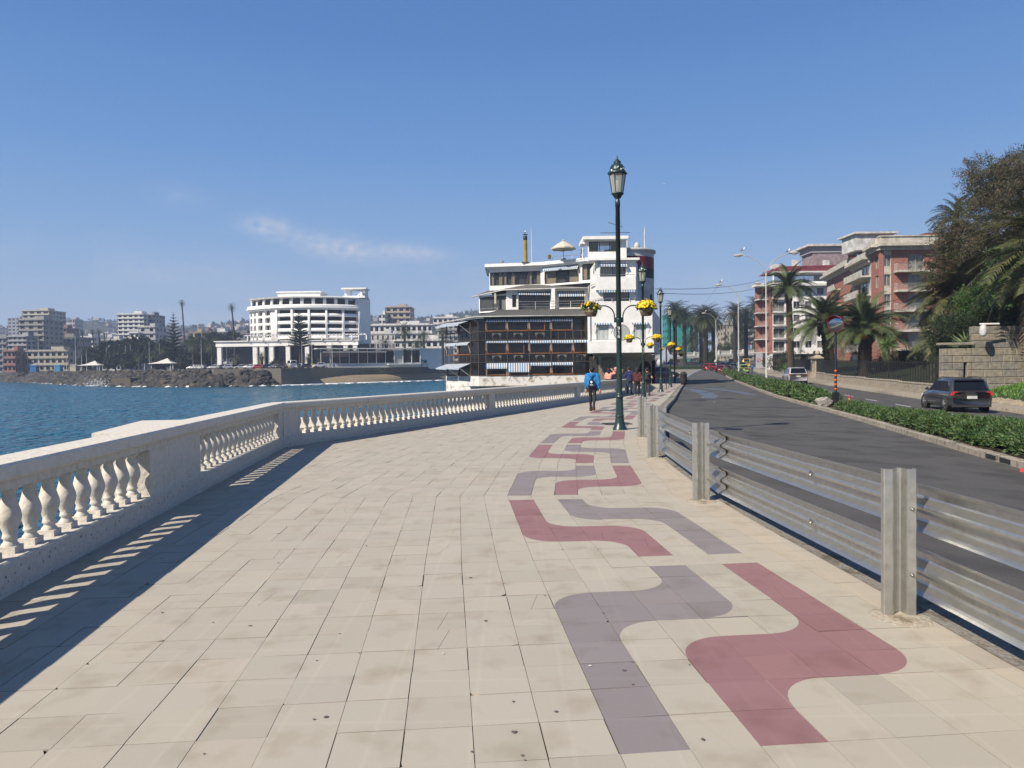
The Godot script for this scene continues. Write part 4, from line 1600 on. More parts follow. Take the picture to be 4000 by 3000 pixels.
	var drum := [[7.2, 10.9, c3(0.78, 0.78, 0.76)], [10.9, 11.42, c3(0.01, 0.075, 0.045)], [11.42, 11.97, c3(0.02, 0.022, 0.026)], [11.97, 13.2, c3(0.26, 0.035, 0.06)], [13.2, 13.75, c3(0.78, 0.78, 0.76)]]
	xf = Transform3D(Basis(), Vector3(12.9, 0, -5.5))
	for q in drum:
		col = q[2]
		lathe(st, [[2.9, q[0]], [2.9, q[1]]], 40)
	put("stairwell_drum", st, mats["paint"], tw)
	st = mb()
	col = c3(0.72, 0.72, 0.69)
	lathe(st, [[2.9, 13.7], [3.1, 13.78], [3.12, 14.0], [3.05, 14.05], [0.0, 14.1]], 40)
	put("drum_cap", st, mats["paint"], tw)
	xf = Transform3D()
	st = mb()
	col = c3(0.72, 0.72, 0.7)
	tube(st, [Vector3(12.7, 14.0, -4.2), Vector3(12.7, 15.2, -4.2), Vector3(12.8, 15.35, -4.2), Vector3(13.0, 15.35, -4.2)], 0.1, 8)
	ball(st, Vector3(13.8, 14.45, -4.4), Vector3(0.32, 0.45, 0.32))
	tube(st, [Vector3(14.6, 14.0, -4.2), Vector3(14.6, 15.6, -4.2), Vector3(14.6, 16.6, -4.2)], [0.08, 0.07, 0.02], 6)
	put("roof_pipe", st, mats["paint"], tw)
	st = mb()
	col = c3(0.1, 0.1, 0.1)
	tube(st, [Vector3(11.0, 14.7, -1), Vector3(11.0, 17.0, -1)], 0.025, 5)
	tube(st, [Vector3(9.4, 15.35, -1), Vector3(12.5, 15.35, -1)], 0.03, 5)
	tube(st, [Vector3(10.2, 16.4, -0.8), Vector3(11.8, 16.0, -1.4)], 0.025, 5)
	for k in 6:
		tube(st, [Vector3(10.3 + 0.25 * k, 16.35 - 0.06 * k, -1.2), Vector3(10.3 + 0.25 * k, 16.35 - 0.06 * k, -0.6)], 0.012, 4)
	put("roof_antenna", st, mats["paint"], tw)
	st = mb()
	col = c3(0.03, 0.03, 0.03)
	box(st, Vector3(15.05, 8.7, -3.6), Vector3(0.4, 0.9, 0.1))
	put("slit_window", st, mats["paint"], tw)
	# rough concrete undercroft with the arch over the walkway
	st = mb()
	col = c3(0.25, 0.23, 0.18)
	var arch := [[9.2, -1.0], [13.45, -1.0], [13.45, 1.2]]
	for k in 9:
		var a := PI - PI * k / 8.0
		arch.append([14.1 + 0.65 * cos(a), 1.2 + 0.75 * sin(a)])
	arch.append_array([[14.75, -1.0], [15.1, -1.0], [15.1, 2.6], [9.2, 2.6]])
	prism(st, arch, -1.7, -2.0)
	prism(st, [[-0.05, 2.83], [-0.55, 2.5], [-1.72, 2.2], [-1.72, 2.83]], 8.6, 14.5, "zy")
	prism(st, [[8.9, 2.8], [9.3, 1.4], [9.3, 2.8]], -0.4, -1.71)
	put("undercroft_wall", st, mats["concrete"], tw)
	st = mb()
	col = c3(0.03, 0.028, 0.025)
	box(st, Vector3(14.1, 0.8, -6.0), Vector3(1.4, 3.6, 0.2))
	box(st, Vector3(8.72, 1.0, -2.1), Vector3(0.95, 3.0, 0.1))
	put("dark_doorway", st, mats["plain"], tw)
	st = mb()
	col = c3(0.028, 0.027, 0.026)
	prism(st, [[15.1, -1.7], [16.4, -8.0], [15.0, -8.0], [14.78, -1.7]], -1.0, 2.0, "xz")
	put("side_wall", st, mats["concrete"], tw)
	# --- things on the roof
	leave()
	var ch := thing("chimney_flue", "tall yellow chimney flue with black top on the white roof", "chimney", p3(1.75, 13.5, 83.0))
	st = mb()
	col = c3(0.42, 0.30, 0.05)
	lathe(st, [[0.23, 0.0], [0.22, 2.6]], 12)
	col = c3(0.02, 0.02, 0.02)
	lathe(st, [[0.21, 2.6], [0.23, 2.62], [0.23, 3.05], [0.16, 3.1]], 12)
	put("pipe", st, mats["paint"], ch)
	st = mb()
	col = c3(0.03, 0.03, 0.03)
	for k in 3:
		var a := TAU * k / 3
		tube(st, [Vector3(cos(a) * 0.15, 3.08, sin(a) * 0.15), Vector3(cos(a) * 0.15, 3.25, sin(a) * 0.15)], 0.02, 4)
	lathe(st, [[0.3, 3.24], [0.3, 3.27], [0.0, 3.3]], 12)
	box(st, Vector3(0, 0.03, 0), Vector3(0.9, 0.06, 0.7))
	put("rain_cap", st, mats["paint"], ch)
	gull("grey and white gull perched on the yellow chimney flue", p3(1.7, 16.8, 83.0), 2.6)
	var fp := thing("roof_mast", "slim white mast rising beside the yellow chimney flue", "mast", p3(2.45, 13.5, 83.0))
	st = mb()
	col = c3(0.7, 0.7, 0.7)
	tube(st, [Vector3.ZERO, Vector3(0, 4.0, 0)], [0.05, 0.03], 6)
	put("pole", st, mats["paint"], fp)
	st = mb()
	col = c3(0.55, 0.52, 0.5)
	xf = Transform3D(Basis(), p3(-0.95, 13.5, 84.6))
	lathe(st, [[0.17, 0.0], [0.17, 0.42], [0.24, 0.42], [0.24, 0.5], [0.0, 0.52]], 10)
	xf = Transform3D()
	tag(put("roof_vent", st, mats["paint"]), "short pale vent stub on the left of the white roof", "vent")
	var um := thing("parasol", "open cream parasol on the roof terrace of the ship-shaped building", "parasol", p3(5.95, 13.5, 80.6))
	st = mb()
	flat(st)
	for k in 8:
		var a := TAU * k / 8
		var b := TAU * (k + 1) / 8
		var pa := Vector3(cos(a), 0, sin(a))
		var pb := Vector3(cos(b), 0, sin(b))
		col = c3(0.62, 0.58, 0.46)
		var hub := Vector3(0, 2.1, 0)
		var ma := pa * 0.75 + Vector3(0, 1.68, 0)
		var mb_ := pb * 0.75 + Vector3(0, 1.68, 0)
		var ea := pa * 1.42 + Vector3(0, 1.2, 0)
		var eb := pb * 1.42 + Vector3(0, 1.2, 0)
		var em := (ea + eb) / 2 + Vector3(0, 0.05, 0)
		tri(st, hub, ma, mb_)
		tri(st, ma, ea, em)
		tri(st, ma, em, mb_)
		tri(st, mb_, em, eb)
		var v := Vector3(0, -0.13, 0)
		quad(st, ea, ea + v, em + v, em)
		quad(st, em, em + v, eb + v, eb)
		tri(st, Vector3(0, 2.22, 0), pa * 0.22 + Vector3(0, 2.06, 0), pb * 0.22 + Vector3(0, 2.06, 0))
	put("canopy", st, mats["cloth"], um)
	st = mb()
	col = c3(0.2, 0.12, 0.07)
	tube(st, [Vector3.ZERO, Vector3(0, 2.15, 0)], 0.03, 6)
	lathe(st, [[0.3, 0.0], [0.28, 0.08], [0.0, 0.1]], 10)
	put("pole", st, mats["paint"], um)
	var cp := thing("folded_parasol", "folded cream parasol on the left terrace below the shingled roof", "parasol", p3(-1.75, 7.95, 82.2))
	st = mb()
	col = c3(0.56, 0.53, 0.42)
	lathe(st, [[0.05, 0.72], [0.17, 0.8], [0.15, 1.0], [0.11, 1.05], [0.17, 1.2], [0.13, 1.9], [0.05, 2.3], [0.0, 2.5]], 9)
	put("canopy", st, mats["cloth"], cp)
	st = mb()
	col = c3(0.3, 0.17, 0.09)
	tube(st, [Vector3.ZERO, Vector3(0, 0.9, 0)], 0.03, 6)
	put("pole", st, mats["paint"], cp)
	for q in [[4.35, "yellow potted plant at the edge of the roof terrace", c3(0.35, 0.27, 0.05), c3(0.3, 0.2, 0.1)], [8.0, "slender potted plant in a red pot by the penthouse", c3(0.06, 0.12, 0.03), c3(0.35, 0.07, 0.05)]]:
		var pp := thing("potted_plant", q[1], "plant", p3(q[0], 13.5, 80.3))
		st = mb()
		col = q[3]
		lathe(st, [[0.14, 0.0], [0.2, 0.3], [0.21, 0.32], [0.0, 0.3]], 10)
		put("pot", st, mats["paint"], pp)
		var ls := []
		var cs := []
		for k in 60:
			ls.append(turned((rand_dir() + Vector3(0, 0.6, 0)).normalized(), rng.randf() * TAU, 2.4, Vector3(0, 0.32 if q[0] < 5 else rng.randf_range(0.5, 1.0), 0)))
			cs.append(vary(q[2], 0.3))
		scatter("foliage", leaf_mesh(0.12, 0.03), mats["foliage"], ls, cs, pp)
	var rr := thing("roof_railing", "low white railing along the roof terrace under the parasol", "railing", Vector3.ZERO)
	railing(rr, [p3(4.7, 13.5, 80.6), p3(7.9, 13.5, 79.4)], 0.3, 1, c3(0.74, 0.74, 0.72), 1.2)
	# white disc sign on the undercroft
	var ds := thing("round_sign", "pale round sign fixed to the concrete undercroft behind the nearest lamp post", "sign", p3(10.75, 1.0, 75.6))
	st = mb()
	col = c3(0.55, 0.57, 0.58)
	xf = Transform3D(Basis(Vector3.RIGHT, PI / 2), Vector3.ZERO)
	lathe(st, [[0.0, 0.06], [0.5, 0.06], [0.5, 0.0], [0.0, 0.0]], 24)
	xf = Transform3D()
	put("disc", st, mats["paint"], ds)

func gull(label: String, at: Vector3, turn: float) -> void:
	var t := thing("gull", label, "gull", at, turn, "gulls perched above the road")
	var st := mb()
	col = c3(0.7, 0.7, 0.68)
	tube(st, [Vector3(0, 0.12, -0.2), Vector3(0, 0.15, -0.1), Vector3(0, 0.19, 0.02), Vector3(0, 0.27, 0.12), Vector3(0, 0.36, 0.15), Vector3(0, 0.41, 0.17), Vector3(0, 0.43, 0.19)], [0.02, 0.07, 0.1, 0.085, 0.05, 0.055, 0.02], 9)
	put("body", st, mats["plain"], t)
	st = mb()
	col = c3(0.12, 0.12, 0.13)
	for s in [-1.0, 1.0]:
		tube(st, [Vector3(s * 0.07, 0.25, 0.08), Vector3(s * 0.09, 0.2, -0.08), Vector3(s * 0.03, 0.13, -0.3)], [0.04, 0.05, 0.008], 6)
	put("wing", st, mats["plain"], t)
	st = mb()
	col = c3(0.6, 0.4, 0.05)
	tube(st, [Vector3(0, 0.415, 0.2), Vector3(0, 0.395, 0.27)], [0.018, 0.006], 5)
	for s in [-0.03, 0.03]:
		tube(st, [Vector3(s, -0.005, 0.02), Vector3(s, 0.12, 0.0)], 0.008, 4)
	put("beak_and_legs", st, mats["plain"], t)

# ---------------------------------------------------------------- garden side: walls, fence, apartment houses
func make_right_side() -> void:
	var stone: Material = mats["stone"]
	# low wall of panels in steps along the pavement, with the black fence on it
	var lw := thing("garden_wall", "low stepped wall of pale concrete panels under the black fence", "wall")
	var fe := thing("garden_fence", "black metal bar fence standing on the low panel wall of the garden", "fence")
	var thin := mb()
	var z := 44.3
	while z < 128.0:
		if z > 86.0 and z < 92.0:
			z = 92.0
		var z1 := z + 9.0
		var y0 := road_y(lut(GARDEN, z + 4.0), z + 4.0) + 0.86
		var a := z
		while a < z1 - 0.1:
			var b := a + 1.125
			var fr := frame_at(lut(GARDEN, b), b, lut(GARDEN, a), a)
			base_xf = fr
			var l := Vector2(lut(GARDEN, b) - lut(GARDEN, a), b - a).length()
			var st := mb()
			col = vary(c3(0.36, 0.32, 0.26), 0.06)
			chbox(st, Vector3(l / 2, y0 - 0.7, -0.1), Vector3(l - 0.014, 1.3, 0.2), 0.012)
			put("wall_panel", st, mats["concrete"], lw)
			st = mb()
			col = vary(c3(0.40, 0.36, 0.30), 0.05)
			chbox(st, Vector3(l / 2, y0 - 0.005, -0.1), Vector3(l - 0.006, 0.1, 0.27), 0.015)
			put("cap_stone", st, mats["concrete"], lw)
			st = mb()
			col = c3(0.012, 0.012, 0.013)
			for x in [0.02, l * 0.52]:
				tube(st, [Vector3(x, y0, -0.1), Vector3(x, y0 + 1.5, -0.1)], 0.028, 6)
			put("fence_post", st, mats["gloss"], fe)
			col = c3(0.012, 0.012, 0.013)
			for k in 8:
				tube(thin, [Vector3(l * k / 8.0, y0 + 0.1, -0.1), Vector3(l * k / 8.0, y0 + 1.55, -0.1)], 0.008, 4, false)
			for y in [0.15, 1.42]:
				box(thin, Vector3(l / 2, y0 + y, -0.1), Vector3(l, 0.03, 0.02))
			base_xf = Transform3D()
			a = b
		z = z1
	put("fence_bars", thin, mats["gloss"], fe, "stuff")
	# gate posts with ball finials
	for q in [[89.3, "left"], [87.2, "right"]]:
		var gp := thing("gate_pillar", "pale stone gate pillar topped with a ball, %s one behind the silver car" % q[1], "gate pillar", p3(lut(GARDEN, q[0]) + 0.3, road_y(38, q[0]), q[0]), -0.22, "gate pillars of the garden")
		var st := mb()
		col = c3(0.46, 0.40, 0.31)
		box(st, Vector3(0, 0.4, 0), Vector3(0.9, 0.8, 0.9))
		box(st, Vector3(0, 1.5, 0), Vector3(0.66, 1.6, 0.66))
		hexa(st, Vector3(0, 2.4, 0), Vector3(0.7, 0.2, 0.7), Vector3(1.1, 0.2, 1.1))
		box(st, Vector3(0, 2.58, 0), Vector3(1.2, 0.16, 1.2))
		hexa(st, Vector3(0, 2.78, 0), Vector3(1.0, 0.24, 1.0), Vector3(0.4, 0.24, 0.4))
		put("shaft", st, mats["concrete"], gp)
		st = mb()
		ball(st, Vector3(0, 3.18, 0), Vector3.ONE * 0.3, 14, 10)
		put("ball_finial", st, mats["concrete"], gp)
	# old stone bastion wall, block by block
	var sw := thing("stone_wall", "old grey stone block wall with narrow slits behind the dark car", "wall")
	var st2 := mb()
	col = c3(0.05, 0.045, 0.04)
	base_xf = frame_at(26.4, 44.0, 40.0, 42.6)
	box(st2, Vector3(7.0, 0.6, -0.55), Vector3(13.6, 3.4, 0.5))
	box(st2, Vector3(8.2, 1.6, -0.58), Vector3(11.5, 3.3, 0.5))
	put("core", st2, mats["plain"], sw)
	var y := -1.2
	var row := 0
	while y < 3.3:
		var h := 0.455 if row % 3 else 0.42
		var x := 0.0
		var first := true
		while x < 13.6:
			var w := rng.randf_range(0.55, 1.1)
			if first and row % 2:
				w *= 0.6
			first = false
			var top := 2.5 if x < 1.75 else 3.52
			if x < 1.75 and x + w > 1.75:
				w = 1.76 - x
			# the upright slit and the small square holes
			for s in [[1.27, 1.45, 0.2, 1.5]]:
				if y + h > s[2] and y < s[3] and x < s[0] and x + w > s[0]:
					w = s[0] - x
			var slit: bool = x > 1.2 and x < 1.4 and y + h * 0.5 > 0.2 and y + h * 0.5 < 1.5
			if slit:
				x = 1.46
				continue
			if y + h <= top + 0.25:
				var st := mb()
				col = vary(pick([c3(0.40, 0.36, 0.28), c3(0.36, 0.335, 0.275), c3(0.43, 0.38, 0.295), c3(0.33, 0.315, 0.275)]), 0.08)
				var dz := rng.randf_range(-0.02, 0.025)
				xf = Transform3D(Basis(Vector3.RIGHT, PI / 2), Vector3(x + w / 2, y + h / 2, -0.2 + dz))
				chbox(st, Vector3.ZERO, Vector3(w - 0.018, 0.4, h - 0.018), 0.025)
				xf = Transform3D()
				put("stone_block", st, stone, sw)
			x += w
		y += h
		row += 1
	var cst := mb()
	col = c3(0.38, 0.35, 0.28)
	chbox(cst, Vector3(0.85, 2.62, -0.2), Vector3(1.9, 0.14, 0.62), 0.03)
	put("coping", cst, stone, sw)
	leave()
	# security camera on its arm
	var sc := thing("security_camera", "white dome security camera on an arm above the stone wall", "camera", p3(28.2, 3.2, 42.9))
	var st := mb()
	col = c3(0.75, 0.75, 0.74)
	tube(st, [Vector3(0.95, 0.55, 0), Vector3(-0.2, 0.55, 0)], 0.06, 8)
	lathe(st, [[0.2, 0.0], [0.21, 0.2], [0.17, 0.42], [0.09, 0.55], [0.0, 0.56]], 14)
	put("housing", st, mats["paint"], sc)
	st = mb()
	col = c3(0.55, 0.57, 0.6)
	ball(st, Vector3(0, 0.0, 0), Vector3(0.19, 0.2, 0.19))
	put("dome", st, mats["gloss"], sc)
	# garden ground behind the walls
	st = mb()
	col = c3(0.075, 0.12, 0.025)
	smooth(st)
	var ground_y := func(x: float, zz: float) -> float:
		var d: float = x - lut(GARDEN, zz)
		return road_y(lut(KERB_RIGHT, zz), zz) + 0.15 + clampf(d * 0.16, 0.0, 3.2)
	for i in 22:
		for j in 8:
			var za := 44.6 + i * 5.0
			var zb := za + 5.0
			var da := 0.1 + j * j * 0.55
			var db := 0.1 + (j + 1) * (j + 1) * 0.55
			var q := [[lut(GARDEN, za) + da, za], [lut(GARDEN, zb) + da, zb], [lut(GARDEN, zb) + db, zb], [lut(GARDEN, za) + db, za]]
			var v := q.map(func(e): return p3(e[0], ground_y.call(e[0], e[1]), e[1]))
			quad(st, v[0], v[1], v[2], v[3])
	structure("garden_ground", st, mat("turf", Color.WHITE, 0.95, 0.0, "leafy", 1.4, "patch", 0.2, 3.0, "leafy"))
	st = mb()
	col = c3(0.09, 0.07, 0.04)
	flat(st)
	quad(st, p3(28.4, 2.35, 44.6), p3(42, 2.9, 66), p3(80, 5, 66), p3(80, 5, 44.6))
	col = c3(0.05, 0.09, 0.02)
	quad(st, p3(28.4, 2.35, 44.6), p3(42, 2.9, 66), p3(39, 0.6, 67), p3(27.0, 0.0, 45.4))
	structure("terrace_ground", st, mats["turf"])
	# mown bank at the foot of the stone wall, with its edging of rocks
	st = mb()
	col = c3(0.075, 0.15, 0.02)
	smooth(st)
	for i in 12:
		for j in 6:
			var v := []
			for e in [[0, 0], [1, 0], [1, 1], [0, 1]]:
				var zz: float = 20.0 + (i + e[0]) * 1.95
				var f: float = (j + e[1]) / 6.0
				var xx: float = lut(GARDEN, zz) + 0.35 + f * 7.0
				v.append(p3(xx, road_y(lut(KERB_RIGHT, zz), zz) + 0.16 + 1.7 * f - 0.5 * f * f, zz))
			quad(st, v[0], v[1], v[2], v[3])
	structure("grass_bank", st, mats["turf"])
	var blades := []
	var bt := []
	for k in 9000:
		var zz := rng.randf_range(28.0, 43.0)
		var f := sqrt(rng.randf()) * 0.9
		var xx: float = lut(GARDEN, zz) + 0.35 + f * 7.0
		blades.append(turned((Vector3(0, 1.2, 0) + rand_dir() * 0.6).normalized(), rng.randf() * TAU, rng.randf_range(0.7, 1.4), p3(xx, road_y(lut(KERB_RIGHT, zz), zz) + 0.15 + 1.7 * f - 0.5 * f * f, zz)))
		bt.append(vary(c3(0.075, 0.17, 0.02), 0.25))
	scatter("grass", leaf_mesh(0.16, 0.05), mats["foliage"], blades, bt, self)
	for k in 9:
		var zz := 40.6 - k * 1.05
		rock("edging_rock", "pale rock edging the grass bank, %s along from the stone wall" % NTH[k], "rock", p3(lut(GARDEN, zz) + 0.2, road_y(lut(KERB_RIGHT, zz), zz) + 0.12, zz), Vector3(0.42, 0.24, 0.5), c3(0.42, 0.36, 0.26), "rocks edging the grass bank")
	make_brick_house()
	make_white_house()

func rock(called: String, label: String, cat: String, at: Vector3, r: Vector3, c: Color, group := "") -> void:
	var st := mb()
	col = c
	var m := SphereMesh.new()
	m.radial_segments = 10
	m.rings = 6
	var arr := m.get_mesh_arrays()
	var vs: PackedVector3Array = arr[Mesh.ARRAY_VERTEX]
	var ix: PackedInt32Array = arr[Mesh.ARRAY_INDEX]
	var n := FastNoiseLite.new()
	n.seed = rng.randi() % 999
	n.frequency = 1.1
	flat(st)
	for i in range(0, ix.size(), 3):
		var t := []
		for k in 3:
			var p := vs[ix[i + k]] * 2.0
			p = p * (1.0 + 0.55 * n.get_noise_3dv(p))
			t.append(Vector3(p.x * r.x, p.y * r.y, p.z * r.z))
		tri(st, t[0], t[1], t[2])
	var o := put(called, st, mats["stone"])
	o.position = at
	o.rotation.y = rng.randf() * TAU
	tag(o, label, cat, group)

func brick_map() -> StandardMaterial3D:
	if mats.has("brick"):
		return mats["brick"]
	var im := Image.create(256, 256, false, Image.FORMAT_RGB8)
	im.fill(Color(0.62, 0.55, 0.5))
	for r in 32:
		for c in 9:
			var f := rng.randf_range(0.8, 1.1)
			im.fill_rect(Rect2i(c * 32 - (16 if r % 2 else 0), r * 8, 30, 7), Color(0.6 * f, 0.36 * f, 0.31 * f))
	var m := mat("brick", c3(0.85, 0.85, 0.85), 0.9)
	m.albedo_texture = ImageTexture.create_from_image(im)
	m.uv1_triplanar = true
	m.uv1_world_triplanar = true
	m.uv1_scale = Vector3.ONE * 0.42
	return m

func make_brick_house() -> void:
	var t := thing("brick_apartments", "red brick apartment block with cream cornices and railed balconies behind the palms", "building")
	var brick := brick_map()
	var cream := c3(0.70, 0.66, 0.56)
	var fl := [3.4, 6.1, 9.0, 11.9, 14.75]
	# face towards the viewer
	side(t, Transform3D(Basis(), p3(54.0, 0, 105.0)))
	var holes := []
	for y in fl:
		holes.append([0.55, 1.5, y + 0.7, y + 2.4])
		holes.append([4.0, 6.4, y + 0.1, y + 2.4])
		holes.append([11.2, 13.2, y + 0.8, y + 2.3])
	var st := mb()
	col = Color.WHITE
	facade(st, 0.0, 0.5, 1.0, 17.8, [], 0.4)
	facade(st, 1.55, 20.0, 1.0, 17.8, holes, 0.4)
	put("brick_wall", st, brick, t)
	st = mb()
	col = cream
	facade(st, 0.5, 1.55, 1.0, 17.8, holes, 0.38)
	put("cream_panel", st, mats["paint"], t)
	for y in fl:
		window(t, 0.55, 1.5, y + 0.7, y + 2.4, c3(0.6, 0.6, 0.58), 2, -0.15, 1)
		window(t, 4.0, 6.4, y + 0.1, y + 2.4, c3(0.62, 0.62, 0.6), 2, -0.2, 1)
		window(t, 11.2, 13.2, y + 0.8, y + 2.3, c3(0.62, 0.62, 0.6), 2, -0.15, 1)
		st = mb()
		col = cream
		box(st, Vector3(4.6, y - 0.12, 0.62), Vector3(5.4, 0.28, 1.3))
		put("balcony_slab", st, mats["paint"], t)
		balcony_rail(t, [Vector3(2.0, y, 1.2), Vector3(7.2, y, 1.2)], 0.95)
		balcony_rail(t, [Vector3(2.0, y, 0.0), Vector3(2.0, y, 1.2)], 0.95)
	var cor := func(x0: float, x1: float) -> void:
		var s := mb()
		col = cream
		box(s, Vector3((x0 + x1) / 2, 18.05, 0.1), Vector3(x1 - x0, 0.5, 0.6))
		box(s, Vector3((x0 + x1) / 2, 18.5, 0.45), Vector3(x1 - x0 + 0.5, 0.42, 1.5))
		box(s, Vector3((x0 + x1) / 2, 19.2, 0.2), Vector3(x1 - x0, 1.0, 0.9))
		box(s, Vector3((x0 + x1) / 2, 19.75, 0.25), Vector3(x1 - x0 + 0.2, 0.16, 1.1))
		put("cornice", s, mats["paint"], t)
	cor.call(-0.3, 20.0)
	# face along the road, stepping back
	side(t, frame_at(61.5, 140.0, 54.0, 105.0))
	var l := Vector2(7.5, 35.0).length()
	holes = []
	for y in fl:
		for x in [2.0, 5.2, 20.5, 24.0, l - 2.6]:
			holes.append([x, x + 1.6, y + 0.6, y + 2.4])
		holes.append([l - 14.0, l - 6.2, y + 0.2, y + 2.3])
	st = mb()
	col = Color.WHITE
	facade(st, 0.0, l - 16.0, 1.0, 17.2, holes, 0.4)
	facade(st, l - 4.8, l - 0.01, 1.0, 17.8, holes, 0.4)
	put("brick_wall", st, brick, t)
	st = mb()
	col = cream
	facade(st, l - 16.0, l - 4.8, 1.0, 17.2, holes, 0.42)
	put("cream_panel", st, mats["paint"], t)
	for y in fl:
		for x in [2.0, 5.2, 20.5, 24.0, l - 2.6]:
			window(t, x, x + 1.6, y + 0.6, y + 2.4, c3(0.6, 0.6, 0.58), 2, -0.15, 1)
		window(t, l - 14.0, l - 6.2, y + 0.2, y + 2.3, c3(0.5, 0.5, 0.48), 4, -0.2, 1)
		st = mb()
		col = cream
		box(st, Vector3(l - 10.4, y - 0.1, 0.7), Vector3(11.0, 0.24, 1.4))
		box(st, Vector3(l - 10.4, y + 0.45, 1.36), Vector3(11.0, 0.85, 0.09))
		put("balcony_slab", st, mats["paint"], t)
		if y > 5:
			st = mb()
			col = cream
			box(st, Vector3(9.0, y - 0.1, 0.6), Vector3(5.0, 0.24, 1.2))
			box(st, Vector3(9.0, y + 0.4, 1.15), Vector3(5.0, 0.8, 0.09))
			put("balcony_slab", st, mats["paint"], t)
	var s2 := mb()
	col = cream
	for q in [[0.0, l - 16.0, 0.0], [l - 16.0, l - 4.8, -0.5], [l - 4.8, l - 0.3, 0.6]]:
		var m: float = (q[0] + q[1]) / 2
		box(s2, Vector3(m, 17.5 + q[2], 0.1), Vector3(q[1] - q[0], 0.5, 0.6))
		box(s2, Vector3(m, 17.95 + q[2], 0.5), Vector3(q[1] - q[0] + 0.1, 0.4, 1.5))
		box(s2, Vector3(m, 18.55 + q[2], 0.25), Vector3(q[1] - q[0], 0.8, 0.9))
	put("cornice", s2, mats["paint"], t)
	leave()
	st = mb()
	col = c3(0.05, 0.05, 0.05)
	prism(st, [[54.5, -105.6], [74.0, -105.6], [78.0, -140.0], [62.0, -140.0]], 1.0, 17.6, "xz")
	put("inner_wall", st, mats["plain"], t)
	st = mb()
	col = c3(0.3, 0.1, 0.07)
	prism(st, [[54.2, -105.5], [74.0, -105.5], [78.0, -140.0], [62.0, -140.0]], 17.7, 18.9, "xz")
	put("roof", st, mats["paint"], t)
	st = mb()
	col = c3(0.72, 0.72, 0.7)
	box(st, p3(58.5, 20.8, 118), Vector3(6.0, 2.6, 5.0))
	box(st, p3(58.5, 22.2, 118), Vector3(7.0, 0.3, 6.0))
	col = c3(0.28, 0.08, 0.06)
	box(st, p3(66.0, 20.6, 113), Vector3(3.5, 1.6, 3.0))
	put("stair_head", st, mats["paint"], t)

func balcony_rail(t: Node, pts: Array, h: float) -> void:
	var st := mb()
	col = c3(0.72, 0.72, 0.7)
	var l: float = pts[0].distance_to(pts[1])
	var n := int(l / 0.16)
	tube(st, [pts[0] + Vector3(0, h, 0), pts[1] + Vector3(0, h, 0)], 0.035, 5)
	for k in n + 1:
		var p: Vector3 = pts[0].lerp(pts[1], float(k) / n)
		tube(st, [p, p + Vector3(0, h, 0)], 0.016, 4, false)
	put("balcony_rail", st, mats["paint"], t)

